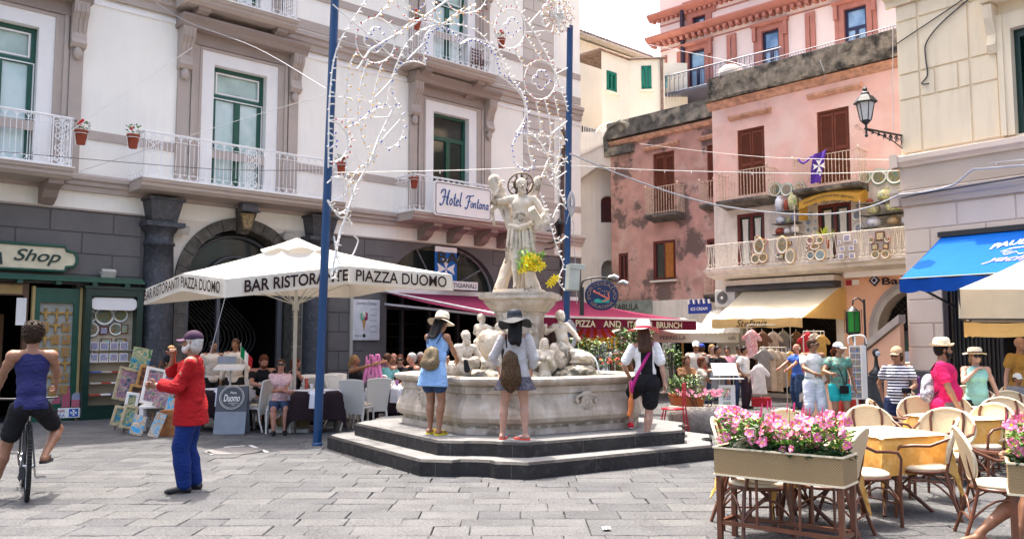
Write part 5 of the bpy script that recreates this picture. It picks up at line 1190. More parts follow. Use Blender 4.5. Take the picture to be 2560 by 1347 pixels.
a=np.array(J['ha'][1])+V3(.02,-.07,2.50); b=MB(); R4=Matrix.Translation(Vector(a))@Matrix.Rotation(-.5,4,'Y')@Matrix.Rotation(.5,4,'X'); b.obox(R4,-.05,.05,-.09,.09,-.13,.13); b.obox(R4,-.058,.058,-.10,-.095,-.14,.14); b.build('stone_book',m_mbs,fou)
# the smaller figures, placed where the photograph shows them
def figure(u,v,Y,H,name,**k):
    seat=k.pop('seat',False); drap=k.pop('drap',False); rz=k.pop('rz',0); chub=k.pop('chub',1.0); hairy=k.pop('hairy','short'); fish=k.pop('fish',False)
    J=pose(H,girth=chub,**k); S_=Sdf(.014); torso(S_,J)
    S_.cap(J['neck'],J['head'],.036*H,.034*H)
    for i in (0,1):
        S_.chain([J['neck'],J['sh'][i]],[.034*H,.04*H]); S_.chain([J['sh'][i],J['el'][i],J['ha'][i]],[.042*H*chub,.034*H*chub,.022*H]); S_.ell(J['ha'][i],(.03*H,.03*H,.03*H))
        if not fish: S_.chain([J['hip'][i],J['kn'][i]],[.062*H*chub,.044*H*chub]); S_.chain([J['kn'][i],J['an'][i]],[.044*H*chub,.026*H]); S_.cap(J['an'][i],J['an'][i]+V3(0,-.09,-.03)*H,.028*H,.018*H)
    if fish: S_.chain([J['pel'],J['pel']+V3(0,.02,-.18)*H,J['pel']+V3(.02,.06,-.36)*H],[.09*H,.12*H,.16*H]); 
    S_.noise=lambda X,Y,Z:.003*np.sin(40*X+3)*np.sin(36*Z)
    hs=1.45 if chub>1.2 else 1.05; Jh=dict(J); Jh['H']=H*hs; Jh['head']=J['head']+V3(0,0,.03*H*(hs-1)*2)
    mb=S_.mesh(.012); head(mb,Jh,.008); R=J['Rh']; hd=Jh['head']; q=H*hs
    S3=Sdf(.01); S3.ell(hd+R@V3(0,.014,.014)*q,(.05*q,.060*q,.056*q)); S3.plane(hd+R@V3(0,-.034,.02)*q,R@V3(0,-1,-.5))
    if hairy=='long': S3.chain([hd+R@V3(-.03,.03,0)*q,hd+R@V3(-.05,.02,-.12)*q],[.03*q,.02*q]); S3.chain([hd+R@V3(.03,.03,0)*q,hd+R@V3(.05,.02,-.12)*q],[.03*q,.02*q])
    if hairy=='beard': S3.P[0:0]=[('e',hd+R@V3(0,-.04,-.055)*q,np.array((.03,.026,.04))*q,None,None,None)]; S3.cut=[]
    S3.noise=lambda X,Y,Z:.007*np.sin(75*X)*np.sin(80*Y)*np.sin(70*Z); S3.mesh(.010,mb)
    o=mb.build(name,m_mbs,fou); p=at_f(u,v,Y); o.location=(p[0],p[1],p[2]-J['head'][2]); o.rotation_euler=(0,0,-FR+rz)
    hh=Matrix.Rotation(-FR+rz,3,'Z')@Vector(J['head']); o.location.x-=hh.x; o.location.y-=hh.y; return o
figure(1205,800,12.9,.80,'cherub',chub=1.35,hip=.35,rz=2.4,lean=.15,hands=((-.25,-.2,.6),(.2,-.25,.5)),feet=((-.07,-.3),(.09,-.25)),knee=((-.1,-1,.6),(.1,-1,.6)))
figure(1268,795,12.75,.78,'cherub',chub=1.35,hip=.35,rz=.75,lean=-.05,hands=((-.2,-.25,.5),(.2,-.2,.45)),feet=((-.07,-.3),(.09,-.25)),knee=((-.1,-1,.6),(.1,-1,.6)))
figure(1402,795,12.95,.98,'cherub',chub=1.25,hip=.42,rz=.35,side=-.1,hyaw=.3,hands=((-.33,-.10,.72),(.25,-.25,.42)),feet=((-.08,-.25),(.12,-.1)),elbow=((-.8,.2,-.8),(.9,.5,-.3)),knee=((-.3,-1,.6),(.3,-1,.3)))
figure(1362,858,12.35,1.12,'mermaid',female=True,hip=.5,fish=True,rz=.15,hairy='long',hands=((-.10,-.15,.66),(.03,-.13,.72)),hyaw=.2)
figure(1166,842,12.15,1.25,'triton',chub=1.05,hip=.40,rz=.55,lean=.22,fish=True,hairy='beard',hands=((.0,-.24,.55),(.16,-.22,.52)),hyaw=.1)
# shells, urn, rocks, spouting frog
def blob(name,parts,h=.016,mat=None,noise=.01,f=26):
    S_=Sdf(.035)
    for p in parts:
        c=at_f(p[0],p[1],p[2]); S_.ell(c,p[3])
    S_.noise=lambda X,Y,Z:noise*(np.sin(f*X+2)*np.sin(f*Y)*np.sin(f*1.1*Z+1)+.5*np.sin(2.2*f*X)*np.sin(2.1*f*Z+Y*20)); return S_.mesh(h).build(name,mat or m_mbs,fou)
blob('carved_urn',[(1222,862,12.6,(.19,.19,.24)),(1222,918,12.6,(.12,.12,.16)),(1250,905,12.6,(.14,.15,.14)),(1245,850,12.5,(.13,.13,.16))],noise=.005,f=40)
S_=Sdf(.01); c=at_f(1247,818,12.35); S_.chain([c+V3(.055*(1-k/16)*math.cos(k*.8),0,.055*(1-k/16)*math.sin(k*.8)) for k in range(13)],[.022]*13,.004); S_.mesh(.009).build('carved_volute',m_mbs,fou)
blob('rock_mound',[(1225,945,12.4,(.36,.3,.12)),(1320,945,12.4,(.36,.3,.10)),(1430,945,12.7,(.34,.3,.12)),(1300,900,12.9,(.5,.35,.25)),(1400,900,12.9,(.2,.22,.3))],.02,m_mbd,.02,24)
blob('figure_rock',[(1150,925,12.15,(.17,.17,.17)),(1182,905,12.2,(.12,.12,.10)),(1120,925,12.2,(.13,.13,.13))],.018,m_mb,.012)
blob('frog',[(1455,892,12.7,(.17,.17,.085)),(1440,880,12.7,(.12,.10,.05)),(1470,900,12.7,(.11,.13,.08)),(1443,905,12.7,(.12,.12,.04))],.012,m_mbs,.005,40)
blob('frog_rock',[(1448,925,12.65,(.24,.24,.09)),(1420,938,12.6,(.2,.2,.09)),(1480,938,12.7,(.16,.2,.08))],.018,m_mbd,.018,28)
blob('carved_dolphin',[(1385,880,12.6,(.08,.1,.14)),(1400,900,12.65,(.09,.1,.14)),(1375,915,12.6,(.1,.1,.12))],.014,m_mbs,.007,40)
b=MB(); a=Vector(at_f(1483,893,12.6)); 
for q in range(2): b.tube([a+Vector((.015*t+q*.01,-.012*t,-.0062*t*t)) for t in range(7)],[.007,.007,.006,.007,.008,.009,.012],5)
b.build('water_jet',M('water_drop',(.8,.85,.9),.05,.02,3,alpha=.6),fou)
# flowers in a stone vase at the saint's feet
p=W(1325,728,12.75); vs=thing('flower_vase','stone vase of yellow lilies standing at the feet of the saint statue','flower vase',(p.x,p.y,2.435))
b=MB(); b.lathe([(.05,0),(.055,.02),(.075,.12),(.085,.24),(.095,.25),(.08,.26),(.07,.25)],(0,0,0),14); b.build('vase',m_mbs,vs)
def lily(b,c,r,n,m=0):
    c=Vector(c); n=Vector(n).normalized(); u=n.orthogonal().normalized(); w_=n.cross(u)
    for k in range(6):
        a=k*math.pi/3+random.random()*.2; d=u*math.cos(a)+w_*math.sin(a); s_=n.cross(d)
        b.add([c,c+d*r*.5+n*r*.25+s_*r*.2,c+d*r+n*r*.1,c+d*r*.5+n*r*.25-s_*r*.2],[(0,1,2,3)],m)
b=MB(); b2_=MB()
for i in range(26):
    a=random.uniform(0,6.28); q=random.uniform(.0,.17); z=random.uniform(.3,.5)-q*.3; c=(q*math.cos(a)+.03,q*math.sin(a)*.8,z)
    lily(b,c,.085,(math.cos(a)*q*4,-1.0,.6)); b2_.tube([(0,0,.2),(c[0]*.6,c[1]*.6,z*.8),c],.005,3)
    for k in range(4):
        e=Vector((random.uniform(-.2,.2),random.uniform(-.15,.15),random.uniform(.25,.52))); d=Vector((random.uniform(-1,1),random.uniform(-1,1),random.uniform(-.2,1))).normalized()*.12; s_=d.cross(Vector((0,0,1))).normalized()*.018
        b2_.add([e,e+d*.5+s_,e+d,e+d*.5-s_],[(0,1,2,3)])
for k in range(4): lily(b,(.30+.03*k,-.03,.06+.03*k),.08,(0,-1,.3))
b.build('lily_flower',M('lily_yellow',(.85,.66,.02),.5,.15,20),vs,'stuff'); b2_.build('lily_foliage',M('lily_leaf',(.16,.42,.03),.5,.3,20),vs,'stuff')
# ================= PEOPLE =================
def foot(u,v,z=0): return G(u,v,z)
PI=math.pi
m_hb=M('hair_black',(.012,.010,.010),.35,.3,30); m_hbr=M('hair_brown',(.06,.03,.018),.45,.3,30); m_hg=M('hair_grey',(.42,.40,.38),.5,.3,30); m_hbl=M('hair_blonde',(.30,.18,.08),.5,.3,30); m_hau=M('hair_auburn',(.10,.03,.015),.45,.3,30)
cwh=M('cloth_white',(.78,.78,.78),.85,.05,8); cbk=M('cloth_black',(.015,.015,.018),.85,.2,8); cden=M('denim',(.03,.055,.12),.9,.2,20); cblk=M('shoe_black',(.015,.015,.018),.4)
# man in red
p=foot(472,1226); J=pose(1.74,lean=.03,twist=.0,hands=((-.035,-.125,.845),(.055,-.20,.665)),elbow=((-.9,.3,-.9),(.7,1,-.6)),feet=((-.055,.03),(.06,-.02)),footyaw=(-.2,.25),girth=1.06,hyaw=-.10,hpitch=-.05)
q=Person('grey-bearded man in red shirt and blue trousers biting a snack',(p.x,p.y,0),-PI*.43,J,'tan',.011,curl=(1.1,.9),point=((.2,-.1,.9),(0,-.9,.1)))
q.shirt(M('red_shirt',(.34,.006,.010),.8,.12,6,bump=.2,bs=60),1.72,-.10,.026,noise=.012,flare=.012).trousers(M('royal_trousers',(.006,.024,.14),.8,.15,8),.97,.013,wide=.016,noise=.004).shoes(cblk).hair(m_hg,'bob').beard(M('beard_white',(.6,.58,.55),.7,.2,40)).eyes()
q.cap(M('plum_cap',(.045,.02,.045),.8,.2,10),M('plum_cap_peak',(.13,.06,.11),.8))
J=q.J; b=MB(); h1=J['ha'][1]; d=(J['el'][1]-h1)/np.linalg.norm(J['el'][1]-h1); b.tube([h1+d*.01,h1+d*.035],[.036,.037],12,cap=False); b.build('wristwatch',M('steel',(.5,.5,.5),.3,metal=1),q.o)
S_=Sdf(.01); c_=J['neck']; H=1.74
for s in (-1,1): S_.chain([c_+V3(s*.02,.05,.03),c_+V3(s*.065,.0,.02),c_+V3(s*.05,-.075,-.05)],[.014,.018,.014])
S_.mesh(.009).build('collar',M('red_shirt',(0,0,0)),q.o)
S_=Sdf(.01); S_.ell(c_+V3(0,-.055,-.07),(.035,.05,.08)); S_.mesh(.01).build('undershirt',cbk,q.o)
h0=np.array(J['ha'][0]); o=MB().ball((0,0,0),.022,6,0,1.8,1,1).build('snack',M('biscuit',(.45,.25,.1)),None); wp=Matrix.Translation(q.o.location)@Matrix.Rotation(-PI*.43,4,'Z')@Vector(h0+V3(.02,-.02,.10)); o.location=wp; thing('','small brown biscuit held to the mouth of the man in red','snack',obj=o)
# cyclist + bicycle
bp=foot(66,1250); hd_=PI+.55
bk=thing('bicycle','black mountain bicycle with knobbly tyres ridden away from the camera','bicycle',(bp.x,bp.y,0),hd_)
m_ty=M('tyre_black',(.02,.02,.02),.8,.2,20); m_al=M('alloy',(.5,.5,.52),.3,.05,5,metal=1); m_fr=M('bike_frame',(.03,.03,.035),.35)
def wheel(y,nm='wheel'):
    b=MB(); b.tube([(0,y+.335*math.cos(a),.345+.335*math.sin(a)) for a in [k*2*PI/36 for k in range(36)]],.024,7,closed=True)
    w_=b.build(nm,m_ty,bk); r=MB(); r.tube([(0,y+.305*math.cos(a),.345+.305*math.sin(a)) for a in [k*2*PI/36 for k in range(36)]],.012,5,closed=True); r.build('rim',m_al,w_)
    s=MB()
    for k in range(28): a=k*2*PI/28; s.tube([(.02*(-1)**k,y+.02*math.cos(a+.5),.345+.02*math.sin(a+.5)),(0,y+.3*math.cos(a),.345+.3*math.sin(a))],.0018,3,cap=False)
    s.cyl((-.05,y,.345),(.05,y,.345),.022); s.build('spokes',m_al,w_)
    t=MB()
    for k in range(60): a=k*2*PI/60; c=Vector((0,y+.36*math.cos(a),.345+.36*math.sin(a))); t.box(c.x-.02,c.x+.02,c.y-.007,c.y+.007,c.z-.007,c.z+.007)
    t.build('tread',m_ty,w_,'stuff'); return w_
wheel(0); wheel(-1.06)
b=MB(); S0_=(0,-.18,.80);BB=(0,-.42,.31);HT=(0,-.82,.86);HB=(0,-.86,.74)
for a,e,r in ((BB,S0_,.017),(BB,HB,.02),(S0_,HT,.017),(HT,HB,.022)): b.tube([a,e],r,8)
for s in (-1,1): b.tube([(s*.02,-.42,.31),(s*.06,0,.345)],.011,6); b.tube([(s*.02,-.20,.76),(s*.06,0,.345)],.009,6); b.tube([HB,(s*.055,-.93,.6),(s*.055,-1.06,.345)],.014,6)
b.build('frame',m_fr,bk)
b=MB(); b.tube([(0,-.18,.80),(0,-.16,.92)],.013,6); b.build('seat_post',m_al,bk)
S_=Sdf(.02); S_.ell((0,-.12,.94),(.075,.09,.035)); S_.cap((0,-.14,.945),(0,-.30,.94),.035,.022); S_.mesh(.012).build('saddle',cblk,bk)
b=MB(); b.tube([HT,(0,-.84,.98)],.016,6); b.tube([(-.3,-.80,1.0),(-.1,-.86,.99),(.1,-.86,.99),(.3,-.80,1.0)],.012,6); b.build('handlebar',m_fr,bk)
b=MB()
for s,a in ((1,1.2),(-1,1.2+PI)): e=(s*.09,-.42+.17*math.cos(a)*.9,.31+.17*math.sin(a)*.9); b.tube([(s*.07,-.42,.31),e],.012,5); b.box(e[0]-.05+s*.05,e[0]+.05+s*.05,e[1]-.04,e[1]+.04,e[2]-.012,e[2]+.012)
b.lathe([(.09,-.003),(.09,.003)],(0.06,-.42,.31),20,mat=Matrix.Rotation(PI/2,4,'Y')); b.build('crank',m_al,bk)
b=MB(); b.box(.03,.08,-.03,.03,.22,.35); b.tube([(.05,0,.345),(.09,.05,.25),(.07,.0,.2),(.05,-.05,.27)],.006,4); b.build('derailleur',m_fr,bk)
fwd=Vector((math.sin(hd_),-math.cos(hd_),0)); pp=Vector((bp.x,bp.y,0))+fwd*.17
J=pose(1.80,lean=.16,hip=.53,hipxy=(0,0),feet=((-.085,.03),(.17,-.06)),footz=(.20,0),knee=((-.5,-1,.1),(.2,-1,0)),hands=((-.16,-.36,.60),(.17,-.36,.60)),elbow=((-1,.2,-.6),(1,.2,-.6)),hyaw=-.25,footyaw=(-.3,.3),girth=.86,sw=.92)
q=Person('curly-haired youth in a navy tank top and black shorts seen from behind on a bicycle',tuple(pp),hd_,J,'tan',.011)
q.shirt(M('navy_tank',(.020,.022,.095),.85,.12,8),0,-.02,.018,noise=.007,name='tank_top').trousers(cbk,.34,.014,wide=.012,name='shorts').hair(M('hair_curly',(.03,.018,.012),.6,.4,40),'curly').flops(cblk,cblk)
# woman in blue tunic leaning over the basin
p=foot(1082,1085,.385); J=pose(1.62,female=True,lean=.22,hands=((-.02,-.33,.60),(.10,-.32,.62)),feet=((-.075,.02),(.045,-.02)),elbow=((-1,.4,-.8),(1,.4,-.8)),hpitch=.35,knee=((-.1,-1,0),(.1,-1,0)))
q=Person('woman in light blue tunic and straw hat leaning over the basin rim in yellow flip-flops',tuple(p),PI-.55,J,'tan',.011,curl=(.8,.8))
q.shirt(M('sky_blue_cotton',(.26,.44,.74),.85,.10,10,bump=.2,bs=60),0,-.12,.020,noise=.008,flare=.02,name='tunic').trousers(M('denim',(0,0,0)),.24,.018,name='denim_shorts').hair(m_hb,'long',.12).hat(M('cream_straw',(.72,.66,.52),.8,.08,40,bump=.3,bs=120),M('hat_ribbon',(.06,.03,.02)),.115,.075,up=.02,drop=.03,tilt=-.15).flops(M('yellow_rubber',(.7,.6,.02),.6),M('yellow_rubber',(0,0,0)))
m_bp1=pic('patterned_fabric',[(.01,.012,.03),(.30,.20,.08),(.01,.015,.03),(.36,.28,.14),(.015,.012,.02)],26); q.backpack(m_bp1,cden,w_=.085,h_=.10,x=-.03,z=.12)
# dark cloth bag she holds down
S_=Sdf(.02); S_.cap((0,0,0),(.01,0,-.12),.03,.045); S_.noise=folds(.006,40); o=S_.mesh(.01).build('cloth_bag',cbk,None); o.location=W(1165,902,11.55); thing('','small black cloth bag held over the fountain water by the woman in blue','bag',obj=o)
# woman in the middle
p=foot(1287,1098,.385); J=pose(1.60,female=True,hands=((-.13,-.06,.52),(.13,-.10,.55)),feet=((-.02,.01),(.11,.0)) if False else ((-.085,.03),(.10,-.03)),elbow=((-1,.6,-.3),(1,.6,-.3)),hyaw=.15,hpitch=.05,footyaw=(.9,-.2))
q=Person('woman in black sun hat, sheer white shirt and short navy floral skirt facing the fountain',tuple(p),PI,J,'fair',.011)
q.hair(m_hb,'long',.24).shirt(cloth('sheer_white',(.64,.63,.65),.3,rough=.9,var=.06,scale=9),1.45,-.08,.020,noise=.008,flare=.012).skirt(pic('floral_navy',[(.006,.007,.02),(.006,.007,.02),(.008,.009,.025),(.35,.32,.38),(.007,.008,.02)],80),.12,.045,.022,.008).hat(M('black_straw',(.012,.018,.03),.6,.2,30),cbk,.135,.068,wave=.02,drop=.045,tilt=.15)
q.backpack(pic('dark_floral',[(.006,.007,.008),(.008,.008,.008),(.14,.05,.01),(.008,.01,.008),(.07,.08,.03)],34),cbk,w_=.085,h_=.17,z=.045,x=.03,two=False).flops(M('coral_rubber',(.7,.08,.05),.6),M('blue_strap',(.02,.12,.3)))
# woman at right stepping up
p=foot(1616,1112,.2); J=pose(1.68,female=True,hands=((-.165,.02,.46),(.12,-.12,.56)),feet=((.0,.0),(.10,-.20)),footz=(0,.12),elbow=((-1,.6,-.3),(1,.7,-.3)),lean=.07,hyaw=0,knee=((-.1,-1,.1),(.15,-1,.2)),side=.03)
q=Person('woman in white and pink sun hat and black shorts stepping up in red shoes',tuple(p),PI,J,'fair',.011)
q.shirt(cwh,.75,.05,.02,noise=.006,name='white_top').hair(m_hbr,'long',.06).trousers(cbk,.34,.022,wide=.012,top=.085,name='black_shorts').hat(M('white_felt',(.75,.70,.70)),M('hat_red_band',(.5,.02,.05)),.135,.070,wave=.012,up=.03,drop=.03,rim=M('coral_brim',(.75,.16,.17))).shoes(M('red_canvas',(.55,.02,.04)),cwh)
J=q.J; S_=Sdf(.02); torso(S_,J,.030,lower=False); S_.plane(J['pel']+V3(-.055,0,0)*1.68,(-1,0,0)); S_.plane(J['pel']+V3(.045,0,0)*1.68,(1,0,0)); S_.plane(J['pel']+V3(0,.02,0),(0,-1,0)); S_.mesh(.012).build('black_back_panel',cbk,q.o)
mg=M('magenta_strap',(.35,.02,.16)); b=MB(); R=J['R']; pp=lambda x,y,z:J['pel']+R@V3(x,y,z)*1.68
b.tube([pp(-.06,.03,.325),pp(-.035,.085,.25),pp(.02,.10,.16),pp(.08,.09,.06),pp(.115,.05,-.03)],.02,5,flat=(1.3,.35)); b.build('bag_strap',mg,q.o)
wm=Matrix.Translation(p)@Matrix.Rotation(PI,4,'Z'); S_=Sdf(.02); S_.ell((0,0,0),(.035,.10,.10)); S_.mesh(.012).build('_',mg).name='shoulder_bag'; o=bpy.data.objects['shoulder_bag']; o.location=wm@Vector((.20,.02,.80)); thing('','magenta shoulder bag hanging at the hip of the woman in the pink-brimmed hat','bag',obj=o)
S_=Sdf(.02); S_.chain([(0,0,.2),(.01,0,0),(-.02,0,-.2)],[.015,.03,.035]); S_.noise=folds(.007,40); o=S_.mesh(.012).build('scarf',M('orange_cloth',(.55,.17,.06))); o.location=wm@Vector((.22,.05,.62)); thing('','orange scarf hanging from the magenta shoulder bag','scarf',obj=o)
# ----- strollers on the right
def put(u,Y): return ((u-1280)/F*Y,Y,0)
h2_=.014
q=Person('man in white V-neck T-shirt and pale shorts gesturing',put(2028,15.6),.12,pose(1.68,hands=((-.10,-.22,.63),(.20,.0,.46)),hyaw=.75,elbow=((-1,.6,-.6),(.8,1,-.2)),feet=((-.07,.02),(.07,-.05))),'tan',h2_,curl=(.2,.5))
q.shirt(cwh,.55,-.01,.014).trousers(M('pale_shorts',(.66,.70,.80)),.62,.022,wide=.012,name='shorts').hair(m_hbr,'short').glasses().shoes(cbk)
b=MB(); 
J=q.J; S_=Sdf(.01); S_.ell(J['pel']+V3(0,.008,.055)*1.68,(.165,.125,.02)); S_.mesh(.014).build('belt',M('teal_belt',(.01,.18,.24)),q.o)
q=Person('young woman in white cap, patterned teal top and turquoise shorts looking sideways',put(2092,15.3),-.1,pose(1.60,female=True,hands=((-.14,-.20,.66),(.17,-.02,.46)),hyaw=.85,elbow=((-1,.4,-.8),(.8,1,-.2)),feet=((-.05,.02),(.06,-.04))),'olive',h2_,curl=(1,.5))
q.shirt(pic('teal_pattern',[(.25,.03,.06),(.02,.25,.22),(.05,.4,.32),(.3,.25,.15),(.04,.06,.08)],18),.35,-.03,.02,flare=.01).trousers(M('turquoise_shorts',(.02,.42,.44)),.25,.02,name='shorts').cap(cwh).hair(m_hau,'pony').shoes(cbk)
b=MB(); J=q.J; H=1.6; b.tube([J['neck']+V3(-.05,-.03,.01),J['pel']+V3(-.02,-.14,.28),J['pel']+V3(.06,-.14,.04)],.008,4); b.tube([J['neck']+V3(.05,-.03,.01),J['pel']+V3(.1,-.13,.2),J['pel']+V3(.08,-.14,.04)],.008,4); b.box(-.03,.11,-.19,-.13,.70,.84); b.build('camera_bag',cbk,q.o)
q=Person('woman in navy striped T-shirt, jeans and beige cap holding a camera',put(2238,12.0),-.45,pose(1.55,female=True,girth=1.15,hands=((-.13,.05,.52),(.07,-.17,.60)),hyaw=-.35,hpitch=.1,elbow=((-1,.7,-.2),(1,.5,-.6)),feet=((-.06,.0),(.06,-.08))),'tan',.013)
m_str=M('navy_stripes',(.75,.74,.76),.85,.02,8)
t=m_str.node_tree; wv=t.nodes.new('ShaderNodeTexWave'); wv.bands_direction='Z'; wv.inputs['Scale'].default_value=7.5; tc=t.nodes.new('ShaderNodeTexCoord'); t.links.new(tc.outputs['Object'],wv.inputs[0]); rp=t.nodes.new('ShaderNodeValToRGB'); rp.color_ramp.interpolation='CONSTANT'; rp.color_ramp.elements[0].color=(.012,.014,.05,1); rp.color_ramp.elements[1].position=.45; rp.color_ramp.elements[1].color=(.78,.77,.78,1); t.links.new(wv.outputs['Fac'],rp.inputs[0]); t.links.new(rp.outputs[0],t.nodes['Principled BSDF'].inputs['Base Color'])
q.shirt(m_str,.5,-.03,.016).trousers(M('dark_jeans',(.012,.02,.06),.85),1,.012).shoes(cbk).hair(m_hbr,'bob').cap(M('beige_cap',(.45,.30,.18))).glasses()
def child(par,name,lab,cat,mb,mat,loc): o=mb.build(name,mat); o.location=par.matrix_basis@Vector(loc); o.rotation_euler=par.rotation_euler; return thing('',lab,cat,obj=o)
b=MB(); b.box(-.06,.06,-.03,.03,-.035,.035); b.cyl((0,-.03,0),(0,-.07,0),.028,n=10); child(q.o,'camera','small black camera held at the waist of the woman in stripes','camera',b,cbk,V3(.07,-.22,.62)*1.55)
S_=Sdf(.02); S_.ell((0,0,0),(.06,.13,.12)); S_.cap((0,-.05,.1),(0,-.02,.35),.008); S_.cap((0,.05,.1),(0,-.02,.35),.008); S_.noise=folds(.008,36); child(q.o,'handbag','purple shoulder bag at the hip of the woman in stripes','handbag',S_.mesh(.013),M('purple_leather',(.12,.015,.16),.4),V3(.17,.04,.50)*1.55)
q=Person('stout bearded man in magenta polo, grey shorts and straw trilby with a rucksack',put(2352,10.7),1.05,pose(1.64,girth=1.28,sw=1.12,hands=((-.19,-.10,.50),(.19,-.02,.48)),hyaw=.35,elbow=((-1,.9,-.2),(.8,1,-.2)),feet=((-.07,.0),(.07,-.12))),'tan',.012)
q.shirt(M('magenta_polo',(.55,.012,.11),.85,.1,8),.6,-.04,.018,noise=.006).trousers(M('grey_shorts',(.16,.13,.12)),.62,.02,wide=.012,name='shorts').hair(m_hb,'short').beard(m_hb).hat(M('straw_pale',(.7,.62,.45),.8,.1,40),M('trilby_band',(.6,.5,.35)),.085,.062,up=.02,drop=0,name='trilby').shoes(cbk)
q.backpack(pic('rucksack_fabric',[(.5,.5,.55),(.55,.55,.6),(.10,.08,.12),(.5,.5,.6)],5),cbk,w_=.085,h_=.115,z=.14)
b=MB(); b.lathe([(.025,0),(.035,.02),(.035,.16),(.015,.21),(.015,.24),(.002,.24)],(0,0,0),10,mat=Matrix.Rotation(1.9,4,'X')); child(q.o,'water_bottle','clear blue plastic water bottle carried by the man in the magenta polo','bottle',b,M('bottle_plastic',(.45,.55,.8),.1,.1,20,alpha=.7),V3(.12,-.04,.47)*1.64)
q=Person('woman in pale teal tank top, straw hat and sunglasses with a hand at her neck',put(2432,12.0),-.25,pose(1.52,female=True,girth=1.1,hands=((-.03,-.08,.80),(.20,-.02,.47)),hyaw=.1,elbow=((-1,-.3,-.9),(.9,.9,-.2)),feet=((-.06,.0),(.06,-.05))),'fair',.013)
q.shirt(M('pale_teal',(.25,.50,.45)),0,-.03,.016,name='tank_top').trousers(cbk,.9,.015).hair(m_hbl,'bob').glasses().hat(M('straw_pale',(0,0,0)),M('hat_ribbon',(0,0,0)),.10,.055,up=.02).shoes(cbk)
S_=Sdf(.03); S_.ell((0,0,0),(.10,.06,.15)); S_.noise=folds(.008,36); child(q.o,'tote_bag','tan canvas tote bag behind the woman in the pale teal top','tote bag',S_.mesh(.014),M('tan_canvas',(.42,.28,.10)),V3(-.19,.06,.50)*1.52)
# ----- people further back (smaller in the picture)
hb_=.019
def far(lab,u,Y,rz,H,sk,shirt,trs,hairm,style='short',sl=.5,tl=1.0,female=False,**k):
    ex={a:k.pop(a) for a in ('cap','hat','gl','beard','bp') if a in k}
    q=Person(lab,put(u,Y),rz,pose(H,female=female,**k),sk,hb_); q.shirt(shirt,sl,-.04,.018,noise=.004)
    if trs: q.trousers(trs,tl,.016,noise=0)
    q.shoes(cbk); q.hair(hairm,style)
    if 'cap' in ex: q.cap(ex['cap'])
    if 'gl' in ex: q.glasses()
    if 'beard' in ex: q.beard(hairm)
    if 'bp' in ex: q.backpack(ex['bp'],cbk,w_=.10,h_=.15)
    return q
ctn=M('cloth_tan',(.42,.32,.24)); cblu=M('cloth_blue',(.05,.12,.42)); cpk=M('cloth_pink',(.65,.30,.36)); crd=M('cloth_red',(.5,.02,.04)); cgy=M('cloth_grey',(.22,.22,.23)); ccr=M('cloth_cream',(.62,.54,.46)); cte=M('cloth_teal',(.18,.48,.48)); col=M('cloth_olive',(.14,.12,.05)); cpl=pic('plaid_blue',[(.02,.05,.16),(.1,.18,.4),(.25,.3,.45)],30)
far('waiter in white shirt and tan apron with hands on hips beside the menu stand',1858,20.6,.9,1.50,'tan',cwh,M('dark_trousers',(.03,.015,.025)),m_hb,hands=((-.14,-.02,.56),(.15,.02,.56)),elbow=((-1,.9,0),(1,.9,0))).skirt(ctn,.10,.0,.03,0,'apron')
far('dark-haired man in black shirt standing behind the waiter in the apron',1845,21.6,.0,1.52,'tan',cgy,cden,m_hb,gl=1)
far('grey-haired man in blue shirt carrying garments beside the clothes racks',1988,20.4,-1.3,1.56,'pink',cblu,cden,m_hg,'bald',hands=((-.1,-.25,.62),(.1,-.25,.6)))
far('man in white cap and beige shirt at the crowded cafe tables',1738,19.0,-.3,1.62,'tan',ccr,ctn,m_hbr,cap=cwh,sl=.5)
far('walker in a grey shirt carrying a bright red rucksack',1752,19.6,2.9,1.56,'tan',cgy,cden,m_hbr,bp=crd,cap=M('cap_blue',(.02,.05,.3)))
far('blonde woman in a sand top behind the cafe menu stand',1778,20.0,.2,1.55,'fair',ctn,cden,m_hbl,'bob',female=True)
far('young man in black T-shirt reading beside the outdoor menu',1792,18.9,.5,1.52,'tan',cbk,cden,m_hb,hands=((-.05,-.2,.62),(.08,-.2,.62)))
far('woman in a pink top with arms folded beside the menu board',1815,20.8,-.4,1.50,'tan',cpk,cbk,m_hb,'bun',female=True,hands=((.05,-.13,.66),(-.05,-.14,.66)))
far('grey-haired woman in white standing behind the fountain near the yellow awning',1510,21.5,2.6,1.60,'fair',cwh,cgy,m_hg,'long',female=True)
far('man in olive T-shirt with his back turned behind the flower trough',1553,20.5,3.0,1.60,'tan',col,cgy,m_hbr)
far('young waiter in cream shirt standing in the arched doorway',535,17.6,.6,1.64,'tan',ccr,cbk,m_hb,'short',1.8,hyaw=.5)
far('middle-aged waiter in cream shirt standing in front of the arched doorway',592,17.2,-.05,1.68,'tan',ccr,cbk,m_hbr,'short',1.8,girth=1.08,hpitch=.1)
far('child in white cap seated by the shop window at the far end of the terrace',2535,12.6,.1,1.15,'tan',cgy,cbk,m_hbr,cap=cwh)
